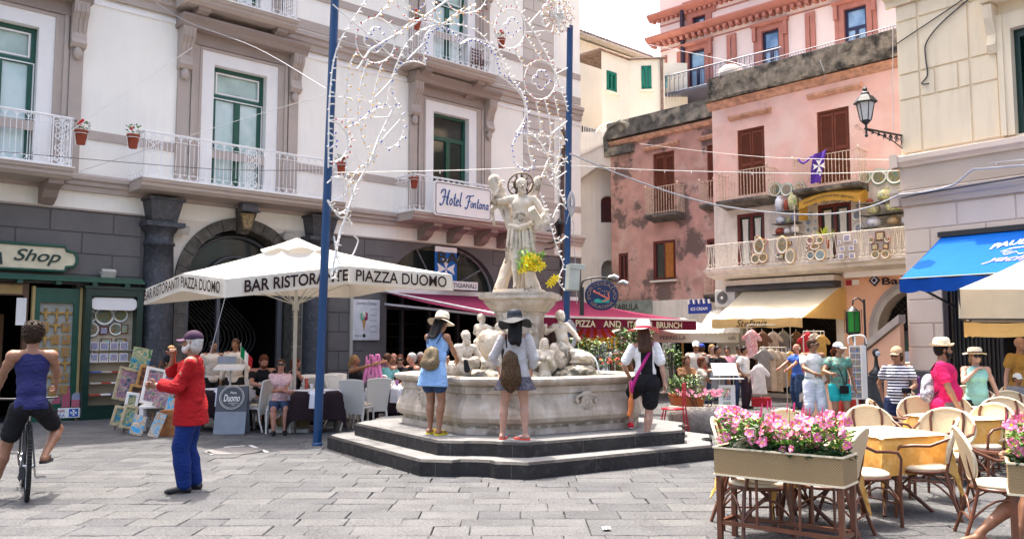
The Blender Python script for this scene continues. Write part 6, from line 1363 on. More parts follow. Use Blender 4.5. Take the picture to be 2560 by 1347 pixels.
def seat(lab,u,Y,rz,H,sk,shirt,trs,hairm,style='short',sl=.5,tl=1.0,female=False,h=.016,**k):
    ex={a:k.pop(a) for a in ('cap','gl') if a in k}; k.setdefault('hands',((-.08,-.24,.42),(.08,-.24,.42))); k.setdefault('feet',((-.06,-.27),(.06,-.25))); k.setdefault('lean',.06)
    q=Person(lab,put(u,Y),rz,pose(H,hip=.46/H+.045,female=female,knee=((-.1,-1,1),(.1,-1,1)),elbow=((-1,.8,-.3),(1,.8,-.3)),**k),sk,h); q.shirt(shirt,sl,.0,.016,noise=.004); q.trousers(trs,tl,.016,noise=0); q.hair(hairm,style); q.shoes(cbk)
    if 'gl' in ex: q.glasses()
    if 'cap' in ex: q.cap(ex['cap'])
    return q
seat('bearded seated man in black T-shirt looking down at a table',657,16.3,.5,1.78,'pink',cbk,cgy,m_hau,'short',tl=.5,lean=.25,hpitch=.35,hands=((-.05,-.30,.45),(.12,-.30,.45))).beard(m_hau)
seat('seated woman in pink floral blouse and sunglasses, arms crossed',706,15.3,.25,1.60,'pink',pic('floral_pink',[(.72,.60,.58),(.74,.64,.62),(.55,.12,.2),(.72,.6,.6)],45),cden,m_hbr,'bob',sl=.35,tl=.4,female=True,h=.013,gl=1,hands=((.08,-.16,.46),(-.05,-.18,.47)),hpitch=-.1)
seat('auburn-haired woman in black top turned away at the cafe table',738,16.4,2.2,1.62,'pink',cbk,cgy,m_hau,'bob',sl=0,female=True)
seat('man in blue checked shirt seated behind the paintings',412,15.9,1.2,1.70,'tan',cpl,cbk,m_hb,sl=.8,cap=cbk,lean=.25)
q=seat('blonde woman in black dress holding up a pink cardigan at the cafe table',888,17.6,1.3,1.66,'tan',cbk,cbk,m_hbl,'pony',sl=0,female=True,hands=((-.10,-.32,.70),(.12,-.34,.72)),hpitch=-.15)
S_=Sdf(.03)
for k in range(5): S_.chain([(-.12+k*.06,0,0),(-.13+k*.065,.01,-.25),(-.18+k*.09,-.0,-.55+.04*math.sin(k*2))],[.022,.035,.03],.02)
S_.noise=folds(.008,40); o=S_.mesh(.014).build('cardigan',M('pink_knit',(.62,.20,.42),.9)); o.location=W(932,888,17.35); thing('','pink cardigan held up in the air by the blonde woman','cardigan',obj=o)
q=seat('man in pale green T-shirt with lettering across the back at the cafe table',968,17.8,2.7,1.72,'tan',cte,cgy,m_hbr,sl=.5); text('MARINES',.3,.05,M('shirt_print',(.1,.08,.35)),q.o,'back_lettering',(0,.165,1.12),rot=(PI/2,0,PI))
seat('smiling red-haired woman in sunglasses and black top facing the camera',1002,18.3,.1,1.66,'fair',cbk,cbk,m_hau,'bob',female=True,gl=1)
seat('grey-haired man in profile at the table behind the basin rim',1034,17.8,-.9,1.74,'pink',cbk,cbk,m_hg,'short')
seat('bald older man at the back of the cafe tables',985,18.9,.3,1.70,'pink',cgy,cbk,m_hg,'bald')
seat('man in dark shirt seated under the burgundy awning',1052,18.9,.2,1.74,'tan',cbk,cbk,m_hg,'short')
seat('dark-haired diner in blue seated at the cafe behind the fountain',1790,17.6,2.6,1.58,'tan',cgy,cden,m_hb)
seat('woman in pale blouse seated beside the stone flower trough',1748,18.0,1.2,1.58,'tan',ccr,cgy,m_hau,'bob',female=True)
seat('diner in a brown top seated behind the red chair',1712,18.2,.3,1.62,'tan',M('cloth_brown',(.2,.1,.05)),cgy,m_hbr,'bob',female=True)
q=Person('bare-legged diner seated at the terrace edge, mostly beyond the second planter',((2640-1280)/F*6.9,6.95,0),-1.45,pose(1.7,hip=.46/1.7+.045,knee=((-.1,-1,1),(.1,-1,1)),feet=((-.07,-.40),(.08,-.31)),hands=((-.1,-.2,.42),(.1,-.2,.42))),'tan',.012)
q.shirt(cwh,.5,0,.016).trousers(cgy,.42,.016,name='shorts').hair(m_hbr)
# ================= POLES AND FESTIVAL LIGHTS =================
m_bl=M('blue_pole',(.004,.045,.14),.35,.1,3); m_lw=M('luminaria_white',(.75,.74,.72),.5,.05,9)
PL=Fr(-3.04,13.1,4.16,4.4)
a=G(793,1113); e=W(829,-60,13.1); b=MB(); b.tube([(0,0,0),(e.x-a.x,0,e.z)],.068,12); b.lathe([(.085,0),(.085,.04),(.07,.05)],(0,0,0),12); o=b.build('blue_pole',m_bl,loc=tuple(a)); thing('','tall dark blue pole carrying the festival lights in front of the white cafe umbrella','pole',obj=o)
a=PL.w(PL.px(1412,700)[0]); e_=PL.px(1425,66); 
b=MB(); b.tube([(0,0,0),(PL.w(e_[0]).x-a.x,PL.w(e_[0]).y-a.y,e_[1])],.068,12); o=b.build('blue_pole',m_bl,loc=tuple(a)); thing('','tall dark blue pole behind the fountain with a light box strapped to it','pole',obj=o)
lum=PL.root('festival_light_arch','white painted festival light frame with coloured bulbs strung between two blue poles','festival lights')
tub=MB(); bulbs={k:MB() for k in 'wyrb'}
def dense(P,st):
    out=[Vector(P[0])]; acc=0
    for i in range(len(P)-1):
        a=Vector(P[i]);e=Vector(P[i+1]); L=(e-a).length; d=st-acc
        while d<=L and L>1e-9: out.append(a+(e-a)*d/L); d+=st
        acc=(acc+L)%st
    return out
def smooth(P,closed=False,sub=5):
    n=len(P); out=[]
    rng=range(n if closed else n-1)
    for i in rng:
        p0,p1,p2,p3=[Vector(P[(i+k)%n] if closed else P[min(max(i+k,0),n-1)]) for k in (-1,0,1,2)]
        for k in range(sub):
            t=k/sub; out.append(.5*((2*p1)+(p2-p0)*t+(2*p0-5*p1+4*p2-p3)*t*t+(3*p1-p0-3*p2+p3)*t*t*t))
    if not closed: out.append(Vector(P[-1]))
    return out
def strand(pts,col='w',r=.0135,side=0,sm=True,closed=False,st=.10,y=0):
    P=[PL.px(u,v) for u,v in pts]; P=[(p[0],p[1]) for p in P]
    if sm and len(P)>2: P=smooth(P,closed)
    else: P=[Vector(p) for p in P]
    tub.tube([(p[0],y,p[1]) for p in P],r,5,closed=closed,cap=False)
    if not col: return
    D=dense(P+([P[0]] if closed else []),st); 
    for i in range(1,len(D)):
        d=(D[i]-D[i-1]); 
        if d.length<1e-6: continue
        d.normalize(); nn=Vector((-d[1],d[0])); sg=(1 if i%2 else -1) if side==0 else side
        a=D[i]; e=D[i]+nn*sg*.052; yy=y-.03-.02*(i%3)
        tub.tube([(a[0],y,a[1]),(a[0]+(e[0]-a[0])*.45,yy,a[1]+(e[1]-a[1])*.45)],.011,4,cap=False)
        c=col[i%len(col)]; bulbs[c].tube([(a[0]+(e[0]-a[0])*.45,yy,a[1]+(e[1]-a[1])*.45),(e[0],yy,e[1])],[.014,.010],5)
def circ(cx,cy,rx,ry,col,n=16,side=-1,**k): strand([(cx+rx*math.cos(2*PI*i/n),cy-ry*math.sin(2*PI*i/n)) for i in range(n)],col,closed=True,side=side,st=.16,r=.012,**k)
def quatre(cx,cy,r,rot=0):
    P=[]
    for i in range(32):
        a=2*PI*i/32+rot; rr_=r*(.72+.28*abs(math.cos(2*a))); P.append((cx+rr_*math.cos(a),cy+rr_*1.15*math.sin(a)))
    strand(P,'b',closed=True,side=-1,r=.009,st=.15)
strand([(928,-20),(882,51),(851,102),(834,154),(826,222),(822,300),(821,420)]); strand([(1000,-20),(940,45)],'y'); 
strand([(894,126),(874,165),(868,220),(865,280),(867,345)],'y'); strand([(1035,45),(985,98)],'y'); strand([(921,148),(905,200),(897,250),(895,318)],'y'); strand([(954,160),(940,215),(931,260),(927,300)],'y')
strand([(1105,62),(1062,72),(1020,105),(992,160),(977,210),(967,262)],'w')
strand([(1064,163),(1040,155),(1010,159),(986,183),(980,218),(988,250),(1004,268)],'bw',side=-1); strand([(1064,163),(1058,125),(1064,88),(1092,68),(1122,74),(1146,98),(1150,112)],'b',side=-1)
strand([(1150,112),(1175,98),(1210,110),(1235,135),(1245,165),(1247,190)],'b',side=-1); strand([(1247,190),(1270,205),(1300,235),(1312,265),(1310,300),(1290,335)],'b',side=1)
strand([(1105,62),(1150,62),(1195,80),(1225,112),(1250,155),(1275,195),(1300,225),(1316,265),(1320,330)],'w')
circ(939,102,49,56,'r'); quatre(938,100,28,.4); circ(1040,0,47,52,'r'); quatre(1038,4,26); circ(1165,-8,50,42,'r'); circ(1275,72,38,50,'r'); quatre(1278,70,22,.3); circ(1350,200,39,49,'r'); quatre(1352,200,22,.2)
strand([(822,302),(845,310),(866,335),(870,365),(858,392),(835,405),(820,402)],'r',side=1); strand([(821,330),(836,342),(840,355),(830,368),(821,372)],'b')
strand([(818,458),(840,442),(868,450),(882,480),(876,512),(852,532),(830,520),(818,500)],'w'); 
strand([(870,320),(905,300),(925,282),(955,268),(985,270),(1004,292),(1008,328),(996,358),(972,371),(955,362),(948,345)],'wb'); strand([(908,300),(902,325),(908,352),(922,378),(938,398)],'y')
strand([(984,270),(947,345),(928,398),(892,462),(868,530),(848,590),(828,690)],'w',sm=False,r=.022); strand([(1120,0),(1030,65),(925,125),(893,175)],None,sm=False,r=.02); strand([(832,12),(878,52),(922,88),(978,140),(1010,160)],None,sm=False,r=.012)
strand([(980,200),(936,245)],None,sm=False); strand([(930,295),(976,293)],None,sm=False); strand([(1000,300),(955,350)],None,sm=False); strand([(1060,108),(1018,150)],None,sm=False)
strand([(822,240),(900,250),(1000,270)],'w',r=.01); strand([(822,300),(890,298)],None,r=.01)
strand([(884,338),(868,385),(866,440),(863,480)],'w'); strand([(938,398),(905,415),(880,445),(862,490)],'y'); strand([(878,378),(915,410)],None,r=.01)
strand([(885,590),(895,600),(890,620),(880,640),(862,660),(838,668)],None); strand([(835,590),(842,640),(848,660),(838,690),(822,700)],'w')
strand([(820,500),(845,540),(868,545),(880,560)],'w'); 
for (q,w2) in (((1105,62),(1010,20)),((1105,62),(1075,0)),((1105,62),(1160,20)),((1105,62),(1190,10))): strand([q,w2],'y',sm=False,r=.012)
strand([(1270,-20),(1305,35),(1345,98),(1378,160),(1398,215),(1414,258),(1422,300)],'w'); strand([(1228,-10),(1258,30)],'y'); strand([(1285,122),(1310,165),(1330,158)],'y'); strand([(1312,88),(1340,130),(1356,152)],'y'); strand([(1240,115),(1262,160),(1285,205),(1305,230)],'w'); strand([(1182,30),(1230,65),(1238,85)],'y')
strand([(1338,245),(1346,285),(1352,330),(1348,345)],'y'); strand([(1362,250),(1374,300),(1376,345),(1370,400),(1350,450)],'y'); strand([(1385,240),(1396,290),(1400,340),(1396,400),(1380,440)],'y'); strand([(1316,330),(1322,375),(1330,410)],'y')
strand([(1318,334),(1292,342),(1280,372),(1288,408),(1312,424),(1331,415),(1330,395)],'b',side=-1); strand([(1318,334),(1340,345),(1362,375),(1372,400)],'w'); strand([(1282,375),(1318,410)],None,r=.011); strand([(1285,330),(1350,338),(1421,350)],'w',r=.011); strand([(1310,358),(1370,385),(1421,400)],'w',r=.011)
strand([(1322,60),(1352,28)],None); strand([(1315,82),(1365,78)],None); strand([(1390,90),(1388,180)],None); strand([(1390,185),(1424,168)],None,sm=False); strand([(1378,335),(1422,300)],None,sm=False); strand([(1385,450),(1422,425)],None,sm=False)
strand([(1350,482),(1362,520),(1375,560),(1395,628),(1408,663),(1396,702),(1420,735)],'w'); strand([(1422,402),(1402,410),(1390,440),(1394,480),(1412,500),(1422,520)],'w'); strand([(1382,545),(1400,510),(1420,530),(1424,570),(1405,600),(1390,595)],'w'); strand([(1370,400),(1362,430),(1388,470)],'w'); strand([(1372,400),(1400,480),(1410,505)],'w')
# rosette
c=(1391,40)
for k in range(12):
    a=2*PI*k/12; x=c[0]+27*math.cos(a); y=c[1]+33*math.sin(a); strand([(c[0]+15*math.cos(a-.2),c[1]+18*math.sin(a-.2)),(x+9*math.cos(a-.9),y+11*math.sin(a-.9)),(x+11*math.cos(a),y+12*math.sin(a)),(x+9*math.cos(a+.9),y+11*math.sin(a+.9)),(c[0]+15*math.cos(a+.2),c[1]+18*math.sin(a+.2))],'yr' if k%3 else 'y',r=.02,st=.09)
    strand([(c[0]+4*math.cos(a),c[1]+4*math.sin(a)),(c[0]+16*math.cos(a),c[1]+19*math.sin(a))],'w',sm=False,r=.02,st=.05)
tub.build('light_frame',m_lw,lum,'stuff')
for k,nm,cc in (('w','white_bulb',(.8,.78,.72)),('y','yellow_bulb',(.8,.50,.12)),('r','red_bulb',(.55,.05,.06)),('b','blue_bulb',(.02,.06,.5))): bulbs[k].build(nm,M(nm,cc,.2),lum,'stuff')
# cables
def cable(pts,r,mat,label,bulb=None,name='cable'):
    P=smooth([tuple(p) for p in pts],sub=6); b=MB(); b.tube(P,r,5)
    if bulb:
        for i in range(2,len(P)-1,2): b.tube([P[i],P[i]+Vector((0,0,-.05))],.014,4,1)
    o=b.build(name,[mat,bulb] if bulb else mat); return thing('',label,'cable',obj=o)
m_cg=M('cable_grey',(.45,.45,.47),.6); m_cw=M('cable_white',(.75,.74,.70),.6); m_ck=M('cable_dark',(.06,.06,.07))
cable([W(1424,384,17.3),W(1600,455,17.6),W(1790,512,17.8),W(2000,536,17.6),W(2150,524,17.2),W(2268,478,16.8)],.018,m_cg,'thick white cable sagging from the blue pole to the corner building')
cable([W(835,432,13.6),W(1100,427,15),W(1280,421,16.3),W(1412,413,17.4)],.010,m_cw,'pale cord with little bulbs strung between the two blue poles',M('white_bulb',(0,0,0)))
cable([W(1428,414,17.4),W(1600,424,19),W(1800,430,19),W(2050,434,18.5),W(2290,424,17),W(2570,398,15)],.010,m_cw,'pale cord running from the far blue pole past the ceramics balcony',M('white_bulb',(0,0,0)))
cable([W(-10,378,15.8),W(300,405,15.5),W(560,424,15),W(800,426,13.4)],.006,m_ck,'thin dark wire crossing in front of the hotel balconies')
cable([W(180,325,16.6),W(340,215,17.4),W(480,120,18.4)],.006,m_cw,'thin wire rising from the geranium pot to the carved door hood')
cable([W(390,8,17.5),W(475,58,18.4),W(640,120,17),W(815,222,13.6)],.008,m_cg,'thin wire from the upper hotel balcony down to the near blue pole')
cable([W(815,238,13.6),W(600,300,15.5),W(200,428,16.5)],.005,m_cg,'very thin wire slanting across the first floor balcony')
cable([W(1610,110,34),W(1800,148,30),W(2035,205,24),W(2050,150,23.5)],.012,m_cg,'grey wire crossing the salmon palazzo front')
cable([W(1600,360,28),W(1900,392,24),W(2260,400,18)],.007,m_cw,'thin wire across the brown shutters')
cable([W(2232,60,17.4),W(2232,200,17.4),W(2234,330,17.4)],.008,m_cg,'thin wire hanging straight down above the wall lantern')
cable([RB.w(.05,.25,4.58),RB.w(.5,.28,4.56),RB.w(1.1,.28,4.62),RB.w(1.45,.25,4.85),RB.w(1.7,.25,4.85),RB.w(3.5,.25,4.72)],.022,m_cg,'grey electric cable clipped along the corner building cornice')
cable([RB.w(.1,.28,4.50),RB.w(1,.28,4.55),RB.w(3.5,.28,4.62)],.018,m_ck,'dark cable lying on the corner building cornice')
cable([RB.w(1.7,.06,8.35),RB.w(1.4,.06,8.2),RB.w(.9,.06,7.9),RB.w(.62,.06,7.6),RB.w(.6,.06,7.3),RB.w(.62,.06,6.95),RB.w(.5,.06,6.8),RB.w(.65,.08,6.76)],.014,m_ck,'bundle of old wires running down the cream wall blocks')
cable([RB.w(0,.06,7.75),RB.w(.8,.06,8.05),RB.w(1.8,.06,8.42),RB.w(2.5,.06,8.5)],.012,m_ck,'dark wire rising across the top of the cream wall')
cable([W(1415,560,17.3),W(1428,520,17.3),W(1432,540,17.3),W(1440,700,17.3),W(1442,760,17.3)],.006,m_cg,'thin grey wire hanging beside the far blue pole')
# coils of cable on the far pole
for (u,v,rx,rz_,lab) in ((1428,510,.055,.26,'loops of grey cable hung high on the far blue pole'),(1425,838,.10,.32,'loops of grey cable hung low on the far blue pole')):
    b=MB(); c=W(u,v,17.1)
    for k in range(7): b.tube([(c.x+rx*(1+.3*math.sin(k*2))*math.cos(t*PI/8)+.02*math.sin(k*3),c.y-.03-.008*k,c.z+rz_*(1-.06*k)*math.sin(t*PI/8)) for t in range(16)],.009,4,closed=True)
    thing('',lab,'cable coil',obj=b.build('cable_coil',m_cg))
c=W(1432,694,17.0); b=MB(); b.box(-.13,.10,-.14,.1,-.26,.26); b.box(-.13,.2,-.16,-.14,.16,.27); o=b.build('light_box',M('lightbox_green',(.42,.45,.40),.5),loc=tuple(c),rot=(0,.06,.3),bevel=.02); thing('','pale green metal switch box strapped to the far blue pole','switch box',obj=o)
# ================= UMBRELLAS AND AWNINGS =================
m_cv=cloth('canvas_white',(.74,.71,.66),.25,rough=.85,var=.03,scale=2); m_cvc=cloth('canvas_cream',(.74,.66,.52),.3,rough=.85,var=.04,scale=2); m_cvy=cloth('canvas_yellow',(.80,.52,.20),.45,rough=.85,var=.05,scale=2); m_brg=cloth('canvas_burgundy',(.28,.03,.09),.25,rough=.85,var=.05,scale=2); m_blu=cloth('canvas_blue',(.0,.14,.60),.25,rough=.8,var=.04,scale=2)
for _m in (m_cv,m_cvc,m_cvy,m_brg,m_blu): wrinkle(_m,.22)
m_pol=M('umbrella_pole',(.45,.43,.38),.4,.05,4)
def canopy(root,cn,apex,vh,mats,sag=.05,mid=None,n=10,vn=3,name='canopy',scal=0):
    """cn: corner points (top edge of the valance) in root axes; apex point"""
    b=MB(); v=MB(); K=len(cn); A=Vector(apex)
    for i in range(K):
        a=Vector(cn[i]);e=Vector(cn[(i+1)%K]); m_=(a+e)/2
        if mid: m_=Vector(mid[i])
        for (p,q) in ((a,m_),(m_,e)):
            def fn(u,t,p=p,q=q):
                w_=p+(q-p)*u; s_=1-t; pt=w_+(A-w_)*t; pt=Vector(pt); pt.z-=sag*math.sin(PI*t)*1.4*math.sin(PI*u)**.6*1+sag*1.6*math.sin(PI*t)*.5; return pt
            b.grid(fn,6,n)
            def fv(u,t,p=p,q=q): 
                w_=p+(q-p)*u; out=(w_-Vector((A.x,A.y,w_.z))).normalized(); z=vh*t*(1+scal*abs(math.sin(u*PI*2.5))); return w_+out*(.02*t+.012*math.sin(u*9+t*2))+Vector((0,0,-z))
            v.grid(fv,10,vn)
    c=b.build(name,mats[0],root); v.build('valance',mats[1] if len(mats)>1 else mats[0],root); return c
c0=W(567,697,13.2); c1=W(1130,686,15.4); c3=W(365,722,15.8); c2=c1+c3-c0; ap=W(743,603,15.6)
m0=(c0+c1)/2; m0.z=W(881,665,m0.y).z; m3=(c0+c3)/2; m3.z=W(438,683,m3.y).z; m1=(c1+c2)/2+Vector((0,0,.12)); m2=(c2+c3)/2+Vector((0,0,.12))
um=thing('cafe_umbrella','huge white square cafe umbrella lettered BAR RISTORANTE PIAZZA DUOMO','umbrella',(ap.x,ap.y,0)); r0=Vector((ap.x,ap.y,0))
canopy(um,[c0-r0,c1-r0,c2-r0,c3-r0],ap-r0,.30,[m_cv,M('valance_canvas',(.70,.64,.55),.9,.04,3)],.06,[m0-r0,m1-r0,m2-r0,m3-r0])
b=MB(); b.cyl((0,0,0),(0,0,3.45),.035,n=12); b.box(-.35,.35,-.35,.35,0,.06); b.cyl((0,0,2.2),(0,0,2.35),.06,n=10); b.cyl((0,0,3.45),(0,0,3.56),.05,n=8); b.build('pole',m_pol,um)
b=MB()
for p in (c0,c1,c2,c3,m0,m1,m2,m3): b.tube([(0,0,3.4),tuple(p-r0-Vector((0,0,.03)))],.016,5); q_=(p-r0); b.tube([(0,0,2.3),(q_.x*.5,q_.y*.5,2.3+(q_.z-2.3)*.55+.30)],.013,4)
b.build('rib',m_pol,um)
S_c=[]
b=MB(); k=24
b.grid(lambda u,t:(.62*t*math.cos(u*2*PI)*(1+.06*math.sin(u*2*PI*4)),.62*t*math.sin(u*2*PI)*(1+.06*math.sin(u*2*PI*4)),3.56-.30*t+.05*t*t*abs(math.sin(u*2*PI*4))),k*2,5); b.build('vent_cap',m_cv,um)
b=MB(); b.tube([tuple(c0-r0+Vector((-.02,0,-.3))),tuple(W(525,885,13.3)-r0)],.006,4); b.build('tie_cord',m_cg,um)
def vtext(s,P0,P1,f0,f1,top,hh,mat,par,off,name='lettering',bold=.012,rev=False):
    """lettering printed along the strip from P0 to P1 (root axes)"""
    d=P1-P0; nn=Vector((d.y,-d.x,0)).normalized()
    def xf(x,y): 
        t=f0+(f1-f0)*(x+.5); p=P0+d*t+nn*off; return (p.x,p.y,p.z-top-hh*.5+y)
    return text(s,1,hh,mat,par,name,xf=xf,bold=bold)
m_lt=M('letter_brown',(.03,.015,.015),.8)
def sgm(a,e): return a-r0,e-r0
vtext('BAR RISTORANTE',*sgm(c0,m0),.13,.99,.05,.20,m_lt,um,.055,bold=.025); vtext('PIAZZA DUOMO',*sgm(m0,c1),.06,.93,.05,.20,m_lt,um,.055)
vtext('PIAZZA DUOMO',*sgm(m3,c0),.03,.93,.05,.19,m_lt,um,.055); vtext('BAR RISTORANTI',*sgm(c3,m3),.05,.97,.05,.19,m_lt,um,.055)
# burgundy awning
aw=HO.root('bar_awning','long burgundy awning lettered PIZZA AND ITALIAN BRUNCH over the bar terrace','awning',7.55,0,2.98)
LW,OUT,DZ=7.75,4.8,-.76
b=MB(); b.grid(lambda u,t:(u*LW,-OUT*t,DZ*t-.10*math.sin(PI*t)*(.6+.4*math.sin(u*PI))),16,10); b.build('fabric',m_brg,aw)
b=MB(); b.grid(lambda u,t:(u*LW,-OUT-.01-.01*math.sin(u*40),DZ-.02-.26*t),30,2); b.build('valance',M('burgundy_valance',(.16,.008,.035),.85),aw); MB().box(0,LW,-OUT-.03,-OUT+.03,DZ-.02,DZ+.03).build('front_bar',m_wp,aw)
b=MB()
for x in (.15,LW-.1): b.tube([(x,0,-.35),(x,-2.2,-.55),(x,-OUT,DZ-.03)],.035,6)
b.box(-.02,.02,-OUT,0,-.04,.0) if False else None
b.tube([(0,0,0.02),(0,-OUT,DZ+.03)],.025,5); b.box(0,LW,-.12,-.02,-.04,.1); b.build('awning_arm',m_wp,aw)
x0=HO.px(1437,810,OUT)[0]-7.55; x1=HO.px(1703,818,OUT)[0]-7.55
for (w_,f0,f1) in (('PIZZA',0,.167),('AND',.235,.395),('ITALIAN',.455,.69),('BRUNCH',.735,1.0)): text(w_,(x1-x0)*(f1-f0),.17,M('letter_cream',(.72,.66,.48),.8),aw,'lettering',(x0+(x1-x0)*(f0+f1)/2,-OUT-.03,DZ-.15),bold=.02)
# Stefania awning
f0=PK.px(1780,800,2.0); f1=PK.px(2006,792,2.0); t0=PK.px(1857,730,.3); t1=PK.px(2100,717,.3); zf=(f0[1]+f1[1])/2; zt_=(t0[1]+t1[1])/2
aw=PK.root('shop_awning','cream shop awning lettered Stefania over the clothes shop','awning')
b=MB(); b.grid(lambda u,t:((t0[0]+(f0[0]-t0[0])*t)*(1-u)+(t1[0]+(f1[0]-t1[0])*t)*u,-.3-1.7*t,zt_+(zf-zt_)*t-.03*math.sin(PI*t)+.008*math.sin(u*25)),20,10); b.build('fabric',cloth('canvas_pale_yellow',(.86,.79,.60),.4,rough=.85,var=.03,scale=2),aw)
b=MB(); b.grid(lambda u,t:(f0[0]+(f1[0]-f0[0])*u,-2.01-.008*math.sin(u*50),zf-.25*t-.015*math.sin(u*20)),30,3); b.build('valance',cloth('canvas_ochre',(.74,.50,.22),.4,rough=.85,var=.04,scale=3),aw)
b=MB(); b.quad((f1[0],-2.0,zf),(t1[0],-.3,zt_),(t1[0]+.05,-.05,zt_),(t1[0]+.05,-.05,zf-.02)); b.build('side_curtain',m_cvy,aw)
text('Stefania',.95,.20,m_blk,aw,'lettering',(f0[0]+(f1[0]-f0[0])*.46,-2.03,zf-.12),shear=.35)
b=MB(); b.tube([(f0[0]+.2,0,zf+.2),(f0[0]+.1,-2,zf)],.025,5); b.tube([(f1[0]-.3,0,zf+.2),(f1[0]-.1,-2,zf)],.025,5); b.build('awning_arm',m_pol,aw)
# blue awning
aw=RB.root('blue_awning','bright blue shop awning with scalloped valance and white lettering on the corner building','awning')
b=MB(); b.grid(lambda u,t:(.74+.12*t+5.0*u,-2.0*t,3.68-.94*t-.02*math.sin(PI*t)),12,8); b.build('fabric',m_blu,aw)
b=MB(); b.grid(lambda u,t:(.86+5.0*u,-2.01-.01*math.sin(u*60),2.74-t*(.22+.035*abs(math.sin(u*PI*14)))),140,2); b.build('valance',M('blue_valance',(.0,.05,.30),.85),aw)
b=MB(); b.tube([(.86,-2.0,2.74),(5.9,-2.0,2.74)],.02,6); b.tube([(1.35,-.02,2.05),(.98,-1.95,2.70)],.022,6); b.box(1.28,1.42,-.06,0,1.98,2.12); b.box(.7,5.9,-.1,0,3.66,3.76); b.build('awning_arm',M('arm_black',(.02,.02,.02),.4),aw)
def onaw(x,t): return (x,-2.0*t,3.68-.94*t+.02-.02*math.sin(PI*t))
def awtext(s,xc,tc,w_,h_,mat,arc_=0,**k): return text(s,w_,h_,mat,aw,'lettering',xf=lambda x,y:onaw(xc+x,tc-y-arc_*(x/w_*2)**2*-1),**k)
xs=RB.px(2488,640,.65)[0]; awtext('PAUL & SHARK',xs+.75,.30,1.5,.12,m_wp,.08,bold=.03); awtext('yachting',RB.px(2470,675,1.35)[0]+.55,.70,1.15,.16,M('awning_pink',(.8,.35,.5)),0,shear=.6)
b=MB(); sh_=[(2.35,.52),(2.5,.46),(2.75,.44),(2.9,.36),(2.97,.44),(3.3,.47),(3.55,.42),(3.5,.5),(3.6,.58),(3.3,.53),(3.0,.56),(2.7,.60),(2.62,.54),(2.48,.60),(2.42,.56),(2.55,.52)]
dx_=RB.px(2505,655,1.0)[0]-2.35; b.tube([onaw(p[0]+dx_,p[1]) for p in sh_],.012,4,closed=True); b.build('shark_outline',m_wp,aw)
text('PAUL & SHARK',1.3,.10,M('letter_cream',(0,0,0)),aw,'lettering',(3.0,-2.03,2.62),bold=.02)
# cream umbrella at the right edge
c0=W(2397,722,12.0); ux=Vector((.98,.12,0)).normalized(); uy=Vector((.52,.86,0)).normalized(); c1=c0+ux*3.2; c3=c0+uy*3.2; c2=c1+uy*3.2; c1.z=c2.z=c3.z=c0.z; ap=(c0+c2)/2+Vector((0,0,.85)); r0=Vector((ap.x,ap.y,0))
u2=thing('cream_umbrella','cream canvas terrace umbrella with yellow lining over the cane chairs','umbrella',tuple(r0))
canopy(u2,[c0-r0,c1-r0,c2-r0,c3-r0],ap-r0,.42,[m_cvc,cloth('canvas_valance_cream',(.70,.60,.44),.35,rough=.85,var=.06,scale=3)],.05)
b=MB(); dd=uy*.02
for (p,q) in ((c0,c1),(c3,c0)):
    p=p-r0;q=q-r0; b.tube([p+Vector((0,0,-.43)),q+Vector((0,0,-.43))],.012,4)
b.tube([c0-r0,c0-r0+Vector((0,0,-.43))],.014,4); b.build('dark_piping',m_blk,u2)
lin=MB(); 
for (p,q) in ((c0,c1),(c3,c0)):
    p=p-r0;q=q-r0; lin.grid(lambda u,t,p=p,q=q:(p+(q-p)*u)*(1-.03)+Vector((0,0,-.40-.20*t-.02*math.sin(u*9))),10,2)
lin.build('yellow_lining',m_cvy,u2)
b=MB(); b.cyl((0,0,0),(0,0,3.2),.03,n=10); b.build('pole',m_pol,u2)
# small umbrellas and awnings in the distance
def smallumb(u0,u1,vt,vb,Y,dep,lab,mat,txt=None,ap_v=None,pole=True):
    a=W(u0,vt,Y);e=W(u1,vt,Y); w2=(e-a).length; o_=Vector(((a.x+e.x)/2,Y+dep/2,0)); t=thing('terrace_umbrella',lab,'umbrella',tuple(o_)); P_=[a,e,e+Vector((0,dep,0)),a+Vector((0,dep,0))]; apx=Vector((o_.x,o_.y,W(0,ap_v,o_.y).z))
    hv=a.z-W(0,vb,Y).z; canopy(t,[p-o_ for p in P_],apx-o_,hv,[mat,M('valance_canvas',(0,0,0))],.03,n=6)
    if pole: b=MB(); b.cyl((0,0,0),(0,0,apx.z),.035,n=8); b.build('pole',M('wood_pole',(.45,.22,.06),.6),t)
    if txt:
        for (s,ua,ub,hh,mt) in txt: text(s,(ub-ua)/F*Y,hh,mt,t,'lettering',(((ua+ub)/2-1280)/F*Y-o_.x,Y-o_.y-.05,a.z-hv*.5))
    return t
smallumb(1600,1846,832,856,25.1,2.0,'white terrace umbrella lettered PERRELLA on a wooden pole',m_cv,[('PERRELLA',1648,1713,.11,m_blk),('cafe',1818,1836,.12,m_blk)],793)
smallumb(1545,1622,828,856,26,2.0,'smaller cream umbrella behind the woman in the pink-brimmed hat',m_cv,None,800)
ya=thing('striped_awning','yellow awning with white stripes behind the fountain','awning',tuple(W(1490,850,23)*Vector((1,1,0)) if False else (W(1490,850,23).x,23,0)))
b=MB(); a=W(1455,818,24)-ya.location; e=W(1520,818,24)-ya.location; c=W(1437,845,22.5)-ya.location; d=W(1545,845,22.5)-ya.location
for i in range(9):
    p=lambda A,B,t:A+(B-A)*t; b.add([p(a,e,i/9),p(a,e,(i+1)/9),p(c,d,(i+1)/9),p(c,d,i/9)],[(0,1,2,3)],i%2)
b.add([c,d,d+Vector((0,0,-.28)),c+Vector((0,0,-.28))],[(0,1,2,3)],0); 
